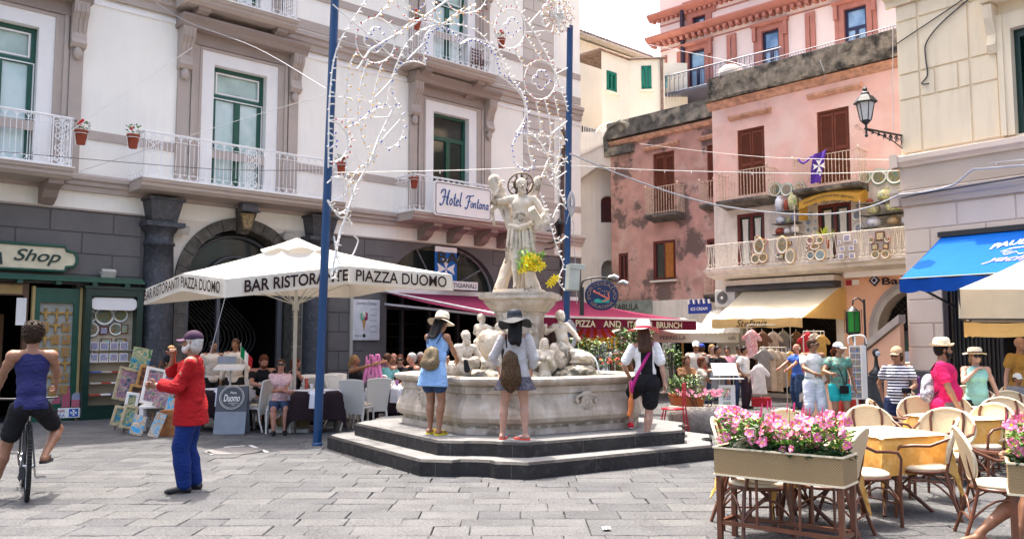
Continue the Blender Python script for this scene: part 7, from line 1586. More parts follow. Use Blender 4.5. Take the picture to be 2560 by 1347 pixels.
b.tube([tuple(Vector((c.x+.1,c.y,0))),tuple(c+Vector((.1,0,0)))],.03,5,2); b.tube([tuple(Vector((d.x-.1,d.y,0))),tuple(d-Vector((.1,0,0)))],.03,5,2)
b.build('fabric',[M('awning_yellow',(.80,.42,.03),.8),m_wp,m_pol],ya)
sa=thing('white_striped_awning','white ribbed awning beside the ICE CREAM sign','awning',(W(1775,800,23).x,23,0))
b=MB(); a=W(1775,778,26.4)-sa.location; e=W(1850,760,26.4)-sa.location; c=W(1738,832,25.0)-sa.location; d=W(1850,832,25.0)-sa.location
b.grid(lambda u,t:(a+(e-a)*u)*(1-t)+(c+(d-c)*u)*t+Vector((0,0,.015*math.sin(u*60))),40,5); b.build('fabric',m_cv,sa); MB().box(a.x,e.x,a.y,a.y+.06,a.z-.05,a.z+.05).build('mounting_bar',m_pol,sa)
# ================= TERRACE FURNITURE =================
m_can=M('cane_cream',(.70,.55,.35),.7,.08,60,bump=.6,bs=220); m_cwd=M('cane_frame_brown',(.13,.045,.022),.35,.2,8); m_seat=M('seat_cream',(.70,.61,.45),.6,.05,8); m_rim=M('cane_rim_pale',(.76,.66,.48),.6,.06,20)
def cane_chair(lab,x,y,rz):
    t=thing('cane_armchair',lab,'armchair',(x,y,0),rz,'cane armchairs of the terrace')
    b=MB(); b.lathe([(.01,.425),(.21,.425),(.235,.44),(.235,.462),(.20,.478),(.01,.482)],(0,-.02,0),22); b.build('seat',m_seat,t)
    b=MB(); b.tube([(.235*math.cos(a),-.02+.235*math.sin(a),.425) for a in [k*PI/9 for k in range(18)]],.016,6,closed=True); b.build('seat_ring',m_cwd,t)
    def bk(a,r=1): # oval back, curved round the sitter
        x_=.285*r*math.cos(a); z_=.70+.215*r*math.sin(a); y_=.20+.10*(z_-.5)/.4-.45*x_*x_; return (x_,y_+.02,z_)
    b=MB(); b.grid(lambda u,v:bk(2*PI*u,v*.97+.001),28,6); b.grid(lambda u,v:tuple(Vector(bk(2*PI*u,v*.97+.001))+Vector((0,.012,0))),28,6); b.build('backrest',m_can,t)
    b=MB(); b.tube([bk(a) for a in [k*PI/14 for k in range(28)]],.015,6,closed=True); b.build('back_rim',m_rim,t)
    for s in (-1,1): MB().tube([(s*.16,.20,.42),(s*.15,.245,.60),(s*.165,.27,.80),(s*.15,.29,.885)],.015,6).build('back_post',m_cwd,t)
    for s in (-1,1):
        b=MB(); b.tube([bk(PI/2-s*PI*.42),(s*.30,.08,.68),(s*.295,-.06,.675),(s*.285,-.17,.66),(s*.265,-.225,.60),(s*.25,-.225,.45),(s*.25,-.22,.30)],.0155,6); b.build('arm',m_cwd,t)
        b=MB(); b.tube([(s*.25,-.22,.32),(s*.245,-.23,0)],[.016,.017],6); b.build('leg',m_cwd,t)
        b=MB(); b.tube([(s*.17,.19,.44),(s*.20,.25,.2),(s*.225,.32,0)],.016,6); b.build('leg',m_cwd,t)
    b=MB()
    for (p,q) in (((-.25,-.23,.2),(.25,-.23,.2)),((-.25,-.23,.2),(-.205,.26,.18)),((.25,-.23,.2),(.205,.26,.18)),((-.205,.26,.18),(.205,.26,.18))):
        P0=Vector(p);P1=Vector(q); b.tube([P0+(P1-P0)*k/8+Vector((0,0,.17*math.sin(PI*k/8))) for k in range(9)],.010,5)
        if p[1]==q[1]: b.tube([P0,P1],.009,5)
    b.build('stretcher',m_cwd,t); return t
ca=cane_chair('cane armchair in front of the yellow table, seen from behind its slanting back',(2290-1280)/F*8.15,8.15,-2.05)
def cc(u,Y,rz,lab): return dup(ca,label=lab,loc=((u-1280)/F*Y,Y,0),rz=rz)
cc(2188,9.25,.05,'cane armchair with its oval back behind the nearest yellow table')
cc(2335,8.95,-.75,'cane armchair drawn up to the outer side of the nearest yellow table')
cc(2135,7.75,1.9,'cane armchair half hidden by the end of the flower planter')
cc(2232,10.35,.95,'cane armchair turned sideways beside the pale table beyond the first')
cc(2310,10.75,.0,'cane armchair with full oval back just beyond the nearest table')
cc(2432,9.75,-1.1,'cane armchair with arms turned towards the second yellow table')
cc(2405,11.1,.2,'cane armchair behind the second yellow table')
cc(2330,11.9,1.0,'cane armchair turned sideways in front of the man in magenta')
cc(2470,12.5,.1,'cane armchair in front of the woman in pale teal')
cc(2508,10.6,-.3,'cane armchair at the outer side of the second yellow table')
cc(2535,12.0,-.1,'cane armchair behind the third yellow table')
cc(2552,13.4,.1,'cane armchair in the last row beside the shop front')
cc(2440,13.4,.2,'cane armchair in the last row under the cream umbrella')
cc(1995,8.75,.25,'cane armchair alone beyond the pink flowers')
cc(1862,7.95,1.2,'cane armchair at the fountain end of the long flower planter')
cc(1885,7.25,PI,'cane armchair tucked behind the middle of the flower planter')
cc(2055,7.3,-2.2,'cane armchair behind the outer end of the flower planter')
cc(2478,7.15,1.25,'cane armchair seen edge-on beside the second flower planter')
m_ytc=M('yellow_damask',(.62,.34,.085),.85,.12,9,bump=.15,bs=80,col2=(.70,.42,.14),c2t=(.5,.6),c2s=11); m_ctp=M('cream_tabletop_cloth',(.80,.70,.50),.85,.03,8)
def cloth_mesh(s,hang,cor,top=.75,wv=.02,rot=0):
    """square cloth hanging over a square table: dropped corners"""
    b=MB(); N=24
    def fn(u,v):
        x=(u-.5)*2; y=(v-.5)*2; R_=s+hang; X=x*R_;Y=y*R_
        ox=max(0,abs(X)-s); oy=max(0,abs(Y)-s); z=top-max(ox,oy)-min(ox,oy)*.75
        sx=math.copysign(min(abs(X),s)+.04*(1 if ox>0 else 0)+wv*math.sin(Y*18)*(ox/hang if hang else 0)+min(ox,oy)*.25,X); sy=math.copysign(min(abs(Y),s)+.04*(1 if oy>0 else 0)+wv*math.sin(X*16+1)*(oy/hang if hang else 0)+min(ox,oy)*.25,Y)
        return (sx,sy,z)
    b.grid(fn,N,N); return b
def ytable(u,Y,rz,lab,lab2):
    x=(u-1280)/F*Y; t=thing('cafe_table',lab,'table',(x,Y,0),rz,'terrace tables under yellow cloths')
    b=MB(); b.box(-.36,.36,-.36,.36,.715,.742); b.build('table_top',m_cwd,t)
    b=MB()
    for sx,sy in ((1,1),(-1,-1)):
        b.tube([(sx*.3,sy*.3,0),(sx*.06,sy*.06,.35),(-sx*.3,-sy*.3,.71)],.02,6)
    b.tube([(.3,-.3,0),(.0,-.05,.35),(-.3,.3,.71)],.02,6); b.tube([(-.3,.3,0),(.0,.05,.35),(.3,-.3,.71)],.02,6); b.build('crossed_legs',m_cwd,t)
    o=cloth_mesh(.375,.36,.2,.752,.02).build('yellow_tablecloth',m_ytc); o.location=(x,Y,0); o.rotation_euler=(0,0,rz+.0); thing('',lab2,'tablecloth',obj=o)
    o=cloth_mesh(.385,.015,.0,.758,.0).build('cream_cloth_top',m_ctp); o.location=(x,Y,0); o.rotation_euler=(0,0,rz); thing('','cream top cloth on '+lab2.split(' on ')[-1],'tablecloth',obj=o)
ytable(2195,8.45,.35,'table with crossed brown legs nearest the long flower planter','yellow damask cloth hanging on the table nearest the long planter')
ytable(2385,10.1,.3,'second terrace table, behind the slanting cane armchair','yellow damask cloth on the second terrace table')
ytable(2530,11.3,.3,'third terrace table, beside the shop front','yellow damask cloth on the third terrace table')
ytable(1955,7.75,.3,'terrace table hidden behind the long flower planter','yellow damask cloth on the table behind the long planter')
# planters with pink mandevilla
m_wv=M('woven_taupe',(.30,.25,.18),.8,.1,40,bump=.8,bs=160)
t_=m_wv.node_tree; ck=t_.nodes.new('ShaderNodeTexChecker'); ck.inputs['Scale'].default_value=95; tc=t_.nodes.new('ShaderNodeTexCoord'); t_.links.new(tc.outputs['Object'],ck.inputs[0]); ck.inputs['Color1'].default_value=(.46,.33,.18,1); ck.inputs['Color2'].default_value=(.25,.17,.085,1); t_.links.new(ck.outputs[0],t_.nodes['Principled BSDF'].inputs['Base Color'])
m_pkf=M('pink_petal',(.85,.16,.36),.5,.15,40,col2=(.92,.46,.60),c2t=(.5,.6),c2s=30); m_pkd=M('petal_deep',(.75,.06,.25),.5,.2,30); m_eye=M('flower_eye',(.85,.55,.05)); m_leaf=M('leaf_green',(.08,.22,.02),.4,.4,20,col2=(.26,.42,.04),c2t=(.5,.6),c2s=18); m_ldk=M('leaf_dark',(.02,.07,.015),.45,.3,20)
def leafq(b,c,d,l,w_,m=0):
    d=Vector(d).normalized(); s=d.cross(Vector((random.uniform(-.4,.4),random.uniform(-.4,.4),1))).normalized()*w_; c=Vector(c); up=Vector((0,0,l*.15))
    b.add([c,c+d*l*.5+s+up,c+d*l,c+d*l*.5-s+up],[(0,1,2),(0,2,3)],m)
def trumpet(b,c,n,r):
    c=Vector(c); n=Vector(n).normalized(); u=n.orthogonal().normalized(); w_=n.cross(u); base=c-n*r*1.1; K=5
    for k in range(K):
        a=2*PI*k/K; a2=a+2*PI/K; am=(a+a2)/2; P_=lambda q,rr,h:c+(u*math.cos(q)+w_*math.sin(q))*rr+n*h
        b.add([base,P_(a,r*.3,0),P_(a2,r*.3,0)],[(0,1,2)],1); b.add([P_(a,r*.3,0),P_(a+.12,r*.85,r*.16),P_(am,r*1.1,r*.06),P_(a2-.12,r*.85,r*.16),P_(a2,r*.3,0)],[(0,1,2,3,4)],0)
    b.add([P_(2*PI*k/5,r*.26,.002) for k in range(5)],[(0,1,2,3,4)],2)
def planter(lab,x,y,rz,L,nf,seed):
    random.seed(seed); t=thing('flower_planter',lab,'planter',(x,y,0),rz); d=.34; z0,z1=.545,.775
    b=MB(); b.box(0,L,0,.018,z0,z1); b.box(0,L,d-.018,d,z0,z1); b.box(0,.018,.018,d-.018,z0,z1); b.box(L-.018,L,.018,d-.018,z0,z1); b.box(.018,L-.018,.018,d-.018,z0,z0+.02); b.build('woven_box',m_wv,t)
    b=MB()
    for z in (z0,z1-.012): b.box(-.008,L+.008,-.010,.004,z,z+.014); b.box(-.008,.006,.004,d,z,z+.014); b.box(L-.006,L+.008,.004,d,z,z+.014); 
    b.build('piping',m_rim,t); MB().box(.02,L-.02,.02,d-.02,z1-.05,z1-.035).build('soil',M('soil',(.03,.02,.012),.95,.3,30,bump=1),t)
    for (lx,ly) in ((.03,.03),(L-.03,.03),(.03,d-.03),(L-.03,d-.03)):
        b=MB(); b.box(lx-.02,lx+.02,ly-.02,ly+.02,0,z0); b.build('leg',m_cwd,t)
    b=MB(); 
    for ly in (.03,d-.03): b.box(.05,L-.05,ly-.014,ly+.014,.15,.18)
    b.box(.016,.044,.05,d-.05,.15,.18); b.box(L-.044,L-.016,.05,d-.05,.15,.18)
    for i in range(1,6): b.box(L*i/6-.009,L*i/6+.009,d-.04,d-.022,.18,z0)
    for i in range(1,3): b.box(L*i/3-.009,L*i/3+.009,.022,.04,.18,z0)
    b.build('lower_rail',m_cwd,t)
    lf=MB(); fl=MB(); st=MB()
    for i in range(int(1900*L)):
        x_=random.uniform(.03,L-.02); y_=random.uniform(.0,d); h=random.random()**1.2*(.24+.05*math.sin(x_*9)+.03*math.sin(x_*23)); a=random.uniform(0,6.28)
        leafq(lf,(x_+random.uniform(-.02,.02),y_,z1-.04+h),(math.cos(a),math.sin(a),random.uniform(-.3,.9)),random.uniform(.04,.08),random.uniform(.011,.019),0 if h>.08 else 1)
    for i in range(nf):
        x_=random.uniform(0,L); y_=random.uniform(-.04,d*.8); h=random.uniform(.03,.29)+.03*math.sin(x_*8); n=(random.uniform(-.7,.7),-1+random.uniform(-.1,.5),random.uniform(-.1,.9)); trumpet(fl,(x_,y_,z1+h),n,random.uniform(.030,.044)); 
    for i in range(26):
        x_=random.uniform(0,L); h=random.uniform(.2,.36); st.tube([(x_,d*.4,z1+.1),(x_+random.uniform(-.04,.04),d*.3,z1+h)],.003,3); st.tube([(x_,d*.3,z1+h-.03),(x_+.01,d*.3-.01,z1+h+.04)],[.007,.003],4,1)
    lf.build('foliage',[m_leaf,m_ldk],t,'stuff'); fl.build('pink_blossom',[m_pkf,m_pkd,m_eye],t,'stuff'); st.build('bud_stem',[m_leaf,m_pkd],t,'stuff'); return t
planter('long woven planter box of pink trumpet flowers on brown legs beside the cane chairs',1.67,7.05,-math.atan2(.70,.87),1.04,120,11)
planter('second woven planter box of pink trumpet flowers at the right-hand edge of the terrace',3.56,6.13,-.5,1.1,110,12)
# ----- white woven chairs and cloth-covered tables of the cafe
m_wc=M('white_weave',(.72,.70,.66),.7,.04,60,bump=.5,bs=150); m_cus=M('cushion_cream',(.55,.50,.42),.9)
def wchair(lab,x,y,rz):
    t=thing('white_chair',lab,'chair',(x,y,0),rz,'white woven chairs of the cafe')
    b=MB(); b.grid(lambda u,v:((u-.5)*(.36+.10*v),.20+.10*v*v+.03*v-.03*math.cos((u-.5)*3),.30+.60*v+.02*math.cos((u-.5)*3.1)*v),10,8); b.grid(lambda u,v:((u-.5)*(.36+.10*v),.235+.10*v*v+.03*v-.03*math.cos((u-.5)*3),.30+.60*v+.02*math.cos((u-.5)*3.1)*v),10,8)
    b.tube([((k/10-.5)*.46,.35-.03*math.cos((k/10-.5)*3),.905+.02*math.cos((k/10-.5)*3.1)) for k in range(11)],.02,6)
    for s in (-1,1): b.tube([(s*.18,.21,.30),(s*.205,.26,.60),(s*.23,.34,.905)],.02,6)
    b.build('backrest',m_wc,t)
    b=MB(); b.box(-.22,.22,-.24,.2,.40,.44); b.build('seat',m_wc,t,bevel=.01); b=MB(); b.box(-.21,.21,-.23,.17,.442,.475); b.build('cushion',m_cus,t,bevel=.012)
    for s in (-1,1):
        b=MB(); b.tube([(s*.2,-.22,.41),(s*.205,-.23,0)],[.022,.016],6); b.build('leg',m_wc,t)
        b=MB(); b.tube([(s*.18,.2,.42),(s*.19,.24,.2),(s*.21,.33,0)],[.024,.02,.016],6); b.build('leg',m_wc,t)
    return t
w0=wchair('white woven chair standing beside the round Duomo sandwich board',(648-1280)/F*15.6,15.6,-2.0)
def wc(u,Y,rz,lab): return dup(w0,label=lab,loc=((u-1280)/F*Y,Y,0),rz=rz)
wc(703,15.35,.25,'white woven chair under the woman in the floral blouse'); wc(900,15.75,2.9,'white woven chair with its back to the fountain steps, nearest the basin')
wc(855,16.7,1.9,'white woven chair pushed against the far side of the white-clothed table'); wc(838,18.0,.1,'empty white chair by the grey stone wall'); wc(822,16.9,.2,'white woven chair directly behind the near blue pole')
wc(935,16.3,-2.6,'white woven chair overlapping the nearest one by the basin'); wc(780,17.3,.3,'white woven chair between the umbrella pole and the near blue pole'); wc(748,16.6,-2.0,'white woven chair of the auburn-haired woman')
wc(657,16.4,.5,'white woven chair of the man in the black T-shirt'); wc(412,16.0,1.2,'white woven chair of the man in the checked shirt'); wc(888,17.75,1.3,'white woven chair of the blonde woman with the cardigan')
wc(968,17.9,2.7,'white woven chair of the man in pale green'); wc(1002,18.5,.1,'white woven chair of the red-haired woman'); wc(1034,18.0,-.9,'white woven chair of the grey-haired man behind the basin')
m_btc=M('brown_tablecloth',(.028,.017,.022),.9,.15,8); m_wtc=M('white_tablecloth',(.72,.72,.80),.85,.03,8); m_gtc=M('beige_tablecloth',(.38,.33,.28),.9)
def ctable(u,Y,rz,lab,l2,top=None,under=None):
    x=(u-1280)/F*Y; t=thing('cafe_table',lab,'table',(x,Y,0),rz,'cloth-covered cafe tables under the white umbrella')
    MB().box(-.4,.4,-.4,.4,.71,.735).build('table_top',m_wood,t)
    for sx in (-1,1):
        for sy in (-1,1): MB().box(sx*.36-.02,sx*.36+.02,sy*.36-.02,sy*.36+.02,0,.71).build('leg',m_wood,t)
    o=cloth_mesh(.41,.50,.0,.74,.02).build('long_tablecloth',under or m_btc); o.location=(x,Y,0); o.rotation_euler=(0,0,rz); thing('','dark brown under-cloth on '+l2 if under is None else 'beige under-cloth on '+l2,'tablecloth',obj=o)
    o=cloth_mesh(.36,.30,.0,.748,.012).build('top_tablecloth',top or m_wtc); o.location=(x,Y,0); o.rotation_euler=(0,0,rz+PI/4); thing('','white overlay cloth on '+l2,'tablecloth',obj=o)
ctable(795,15.5,.25,'table just behind the near blue pole','the table behind the near blue pole'); ctable(988,16.9,.25,'table between the nearest white chair and the basin','the table beside the basin'); ctable(618,16.9,.3,'beige-clothed table of the man in the black T-shirt','the table of the man in black',m_gtc,m_gtc)
ctable(565,15.9,.3,'table behind the Duomo sandwich board','the table behind the sandwich board'); ctable(820,17.8,.3,'beige-clothed table at the back by the grey wall','the table by the grey wall',m_gtc,m_gtc)
# small things on tables
gl_=M('clear_glass',(.75,.75,.78),.05,.02,3,alpha=.55)
def glass(x,y,z,lab,h=.11,mat=None,name='glass',cat='glass'):
    b=MB(); b.lathe([(.025,0),(.033,h),(.030,h),(.023,.005)],(0,0,0),10); o=b.build(name,mat or gl_,loc=(x,y,z)); thing('',lab,cat,obj=o)
def onT(u,Y,dz=.752): return ((u-1280)/F*Y,Y,dz)
glass(*onT(783,15.35),'tumbler on the white cloth behind the near blue pole'); glass(*onT(770,15.6),'bottle with red label beside the near blue pole',.2,M('bottle_red',(.4,.08,.06)),'bottle','bottle'); glass(*onT(985,16.6),'clear glass of water on the table beside the basin'); glass(*onT(995,16.7),'purple drink glass on the table beside the basin',.11,M('drink_purple',(.25,.12,.3),.1)); glass(*onT(655,16.0),'glass in front of the man in the black T-shirt'); glass(*onT(672,16.05),'tall glass near the elbow of the seated woman',.14)
b=MB(); b.lathe([(.17,0),(.17,.008),(.09,.012),(.085,.07),(.05,.085),(.002,.085)],(0,0,0),20); o=b.build('straw_hat',M('straw_tan',(.5,.32,.13),.8,.1,40),loc=onT(962,16.55)); thing('','tan straw hat lying on the table beside the basin','hat',obj=o)
for (u,lab) in ((712,'leopard-print tote bag on the ground at the seated woman\'s feet'),(748,'second leopard-print bag leaning against the brown tablecloth')):
    p=foot(u,1072); S_=Sdf(.03); S_.ell((0,0,.13),(.19,.09,.13)); S_.cap((-.12,0,.06),(.12,0,.06),.07); S_.noise=folds(.008,30); mb=S_.mesh(.014); mb.tube([(-.09+.09*math.cos(PI-k*PI/8)+.09,0,.22+.22*math.sin(k*PI/8)) for k in range(9)],.009,4,m=1); o=mb.build('leopard_bag',[pic('leopard_print',[(.50,.36,.20),(.5,.36,.2),(.05,.025,.012),(.55,.42,.25)],38),m_wood],loc=(p.x,p.y,0)); thing('',lab,'bag',obj=o)
# menu lectern, flag and sandwich board of the cafe
p=foot(572,1085); sb=thing('sandwich_board','tilted clear sandwich board with a round white Duomo logo on dark ground','sandwich board',(p.x,p.y,0),.1)
R4=Matrix.Rotation(-.28,4,'X'); m_chk=M('chalk_dark',(.055,.06,.075),.5); m_plx=M('plexi_grey',(.20,.22,.26),.15)
for (z0,z1,mt,nm) in ((.40,.86,m_chk,'logo_panel'),(0.0,.398,m_plx,'clear_panel')): b=MB(); b.obox(R4,-.27,.27,-.01,.01,z0,z1); b.build(nm,mt,sb)
b=MB(); b.obox(Matrix.Translation((0,.45,0))@Matrix.Rotation(.22,4,'X'),-.27,.27,-.01,.01,0,.85); b.build('back_panel',m_plx,sb)
b=MB()
for r in (.215,.19): b.lathe([(r-.008 if r>.2 else r-.004,0),(r,0),(r,.004),(r-.008 if r>.2 else r-.004,.004),(r-.008 if r>.2 else r-.004,0)],(0,0,0),36,cap=False,mat=Matrix.Rotation(PI/2,4,'X'))
b.build('logo_ring',m_wp,sb,loc=(0,.155,.635),rot=(-.28,0,0))
def ts(s,w_,h_,x,z,par=sb,mat=m_wp,nm='lettering',**k): 
    pt=R4@Vector((x,-.016,z)); return text(s,w_,h_,mat,par,nm,tuple(pt),(PI/2-.28,0,0),**k)
ts('Pizza',.11,.04,.02,.74,shear=.2,bold=.01); ts('Duomo',.28,.13,0,.645,shear=.2,bold=.015); ts('RISTORANTE',.16,.022,.03,.55); ts('E BAR',.07,.02,.03,.52)
p=foot(570,1070); ml=thing('menu_lectern','slim menu lectern with a white sloping top and a small Italian flag clipped to it','lectern',(p.x-.05,p.y+.2,0),.05)
b=MB(); b.cyl((0,0,0),(0,0,1.1),.02,n=8); b.box(-.2,.2,-.15,.15,0,.03); b.build('stand',m_pol,ml); b=MB(); b.obox(Matrix.Translation((0,0,1.12))@Matrix.Rotation(.25,4,'X'),-.28,.28,-.16,.16,0,.03); b.build('sloping_top',m_wp,ml); b=MB(); b.obox(Matrix.Translation((-.12,.16,1.2))@Matrix.Rotation(-.2,4,'X'),-.18,.18,-.01,.01,0,.14); b.build('menu_sheet',M('menu_photo',(.25,.27,.33),.3),ml)
fl=thing('italian_flag','small green white and red Italian flag drooping beside the waiters','flag',(p.x+.12,p.y+.25,1.14)); b=MB(); b.tube([(0,0,0),(.0,0,.46)],.006,5); b.build('stick',m_wp,fl)
for i,mt in enumerate((M('flag_green',(0,.22,.07)),m_wp,M('flag_red',(.45,.02,.03)))): MB().grid(lambda u,v:((.005+.075*(i+u)) if True else 0,.02*math.sin((i+u)*3)-.03*v,.40-.20*v-.10*(i+u)*.8),5,6).build('flag_stripe',mt,fl)
# ================= PAINTER'S STALL =================
m_gf=M('gilt_frame',(.42,.22,.06),.45,.3,14,bump=.5,bs=50); m_gf2=M('pale_gilt_frame',(.42,.35,.22),.6,.3,20,bump=.6,bs=60)
sea=pic('seascape',[(.01,.10,.25),(.03,.26,.42),(.22,.28,.10),(.55,.45,.3),(.04,.18,.08)],4); flw=pic('flower_painting',[(.05,.10,.12),(.3,.3,.42),(.35,.06,.10),(.6,.5,.5),(.08,.2,.08)],7); drk=pic('dark_painting',[(.05,.025,.02),(.12,.05,.03),(.35,.12,.06),(.04,.02,.02)],6,'l'); twn=pic('town_painting',[(.05,.35,.65),(.08,.4,.7),(.6,.5,.35),(.35,.2,.12),(.7,.62,.5)],8)
def painting(u,v,Y,w_,h_,rz,tx,ty,frame,picm,lab,fw=.05):
    """centre seen at (u,v); tx leans it back, ty turns it in its own plane"""
    c=W(u,v,Y); t=thing('painting',lab,'painting',tuple(c)); t.rotation_euler=(tx,ty,rz); a,e=w_/2,h_/2
    if frame:
        b=MB()
        for (x0,x1,z0,z1) in ((-a,-a+fw,-e,e),(a-fw,a,-e,e),(-a+fw,a-fw,e-fw,e),(-a+fw,a-fw,-e,-e+fw)): b.box(x0,x1,-.03,.01,z0,z1)
        b.build('picture_frame',frame,t,bevel=.006); MB().box(-a+fw,a-fw,-.005,.008,-e+fw,e-fw).build('canvas',picm,t)
    else: MB().box(-a,a,-.02,.0,-e,e).build('canvas',picm,t); MB().box(-a+.01,a-.01,.001,.03,-e+.01,e-.01).build('stretcher_bar',m_wp,t)
painting(352,897,16.0,.34,.42,.5,-.15,.20,None,sea,'unframed blue seascape at the top of the painter\'s pile'); painting(318,962,15.7,.42,.62,.75,-.15,.26,m_gf2,flw,'large picture in a pale carved frame leaning at the shop side'); painting(362,945,15.75,.27,.48,.5,-.15,.20,m_gf,drk,'dark picture in an upright gilt frame above another'); painting(347,985,15.6,.36,.33,.4,-.15,.18,m_gf,drk,'dark picture in a square gilt frame on the white table')
painting(383,965,15.3,.36,.66,.7,-.15,.22,m_wp,flw,'flower picture in a broad white frame on the white table'); painting(412,985,15.1,.30,.50,.6,-.2,.34,None,flw,'unframed bouquet painting behind the man in red'); painting(330,1000,15.3,.22,.28,.4,-.1,.15,m_wp,sea,'small picture in a white frame under the gilt ones')
painting(300,1040,15.2,.26,.36,.5,-.2,.25,m_gf2,sea,'small framed landscape on the left mini easel'); painting(322,1042,15.0,.24,.42,.5,-.2,.25,m_gf2,sea,'small framed landscape on the right mini easel'); painting(345,1062,14.7,.20,.34,.5,-.25,.32,None,twn,'unframed blue town view standing on the paving left of the stool'); painting(393,1062,14.5,.17,.42,.5,-.2,.38,None,twn,'narrow unframed cliff town view standing right of the stool'); painting(425,1018,14.9,.16,.34,.5,-.2,.30,None,twn,'small unframed town view next to the wooden crate')
for (u,v,lab) in ((302,1075,'little dark easel at the left of the painter\'s stall'),(325,1078,'little dark easel beside the left one')):
    p=foot(u,v); e=thing('mini_easel',lab,'easel',(p.x,p.y,0)); b=MB(); b.tube([(-.12,0,0),(-.02,.05,.42)],.012,4); b.tube([(.12,0,0),(.02,.05,.42)],.012,4); b.tube([(0,.3,0),(0,.05,.42)],.012,4); b.box(-.14,.14,-.03,.0,.12,.14); b.build('easel_frame',m_wood,e)
for (u,v,lab) in ((330,1070,'tall painter\'s easel holding the pale carved frame'),(380,1075,'tall painter\'s easel behind the white stool')):
    p=foot(u,v-10); e=thing('easel',lab,'easel',(p.x,p.y+.3,0)); b=MB(); b.tube([(-.3,0,0),(-.04,.12,1.25)],.018,4); b.tube([(.3,0,0),(.04,.12,1.25)],.018,4); b.tube([(0,.55,0),(0,.12,1.2)],.016,4); b.box(-.34,.34,-.03,.03,.50,.54); b.build('easel_frame',M('easel_wood',(.25,.11,.04),.6),e)
p=foot(383,1082); s_t=thing('plastic_table','low white plastic table carrying framed pictures','table',(p.x,p.y+.2,0),.3); MB().box(-.3,.3,-.28,.28,.44,.49).build('table_top',m_wp,s_t,bevel=.01)
for sx in (-1,1):
    for sy in (-1,1): MB().box(sx*.26-.035,sx*.26+.035,sy*.24-.03,sy*.24+.03,0,.44).build('leg',m_wp,s_t)
p=foot(426,1090); b=MB(); 
for k in range(4): b.box(-.2,.2,-.2,.2,k*.11+.004,(k+1)*.11)
cr=b.build('wooden_crate',M('crate_wood',(.30,.12,.045),.7,.3,8),loc=(p.x+.02,p.y+.15,0)); thing('','reddish wooden crate behind the legs of the man in red','crate',obj=cr)
# ================= SIGNS AND FITTINGS OF THE HOTEL =================
def hbox(name,lab,cat,s,n,z,parts,group=None):
    t=HO.root(name,lab,cat,s,n,z,group)
    for nm,bx,mt in parts: 
        b=MB(); 
        for q in bx: b.box(*q)
        b.build(nm,mt,t)
    return t
x0,z0=HO.px(1085,537,1.1); x1,z1=HO.px(1230,470,1.1); x1-=.03; zc_=(HO.px(1085,450,1.1)[1]+z0)/2; hw=(x1-x0)/2; hh=(HO.px(1085,450,1.1)[1]-z0)/2
t=HO.root('hotel_sign','white rounded signboard lettered Hotel Fontana in blue on the hotel balcony','sign',(x0+x1)/2,1.08,zc_)
def rrect(a,e,r,n=5): return [(sx*(a-r)+r*math.cos(q),sz*(e-r)+r*math.sin(q)) for sx,sz,q0 in ((1,1,0),(-1,1,90),(-1,-1,180),(1,-1,270)) for q in [math.radians(q0+90*k/n) for k in range(n+1)]]
MB().slab(rrect(hw,hh,.08),-.03,.03).build('board',m_wp,t); b=MB(); b.tube([(x,-.035,z) for x,z in rrect(hw-.05,hh-.05,.07)],.010,4,closed=True); b.build('brown_border',M('border_brown',(.05,.02,.02)),t)
m_hb2=M('hotel_blue',(.01,.07,.25),.5)
def stroke(P,r=.014): 
    b=MB(); b.tube([(x,-.037,z) for x,z in smooth(P,sub=4)],r,4,flat=(1,1)); return b
def word(par,strokes,ox,oz,sc,mat,sk=.18):
    b=MB()
    for P,r in strokes: b.tube([(ox+(x+z*sk)*sc,-.037,oz+z*sc) for x,z in [tuple(p) for p in smooth(P,sub=4)]],r*sc,4)
    b.build('lettering',mat,par)
T_=.055
Hh=[([(-.25,.75),(-.15,1.0),(.1,1.0),(.12,.6),(.05,.1),(-.1,-.1),(-.22,.05)],T_),([(.45,1.05),(.38,.6),(.38,.1),(.5,0)],T_*1.2),([(-.1,.5),(.2,.55),(.5,.5)],T_*.7)]
o_=lambda x:([(x+.12,.45),(x,.25),(x+.1,0),(x+.24,.2),(x+.14,.45),(x+.12,.45)],T_*.8)
tt=lambda x:([(x+.05,.85),(x+.02,.3),(x+.1,0),(x+.2,.06)],T_*.9); tb=lambda x:([(x-.07,.5),(x+.18,.54)],T_*.6)
ee=lambda x:([(x,.2),(x+.2,.32),(x+.12,.46),(x,.22),(x+.1,0),(x+.24,.1)],T_*.8); ll=lambda x:([(x+.04,1.0),(x+.02,.3),(x+.1,0),(x+.18,.06)],T_*.9)
nn_=lambda x:[([(x,.45),(x+.02,0)],T_*.8),([(x+.02,.25),(x+.14,.45),(x+.22,.3),(x+.22,.05),(x+.3,.04)],T_*.8)]
aa=lambda x:[o_(x),([(x+.22,.45),(x+.24,.1),(x+.32,.04)],T_*.8)]
word(t,Hh+[o_(.62),tt(.98),tb(.98),ee(1.2),ll(1.52)],-hw*.74,-.15,hh*.82,m_hb2)
Ff=[([(-.2,.75),(-.05,1.0),(.35,1.02),(.6,1.1)],T_),([(.2,1.0),(.15,.5),(.05,-.05),(-.12,-.15),(-.2,0)],T_*1.1),([(.0,.5),(.4,.55)],T_*.7)]
word(t,Ff+[o_(.42)]+nn_(.75)+[tt(1.15),tb(1.15)]+aa(1.38)+nn_(1.78)+aa(2.16),hw*.10,-.15,hh*.68,m_hb2)
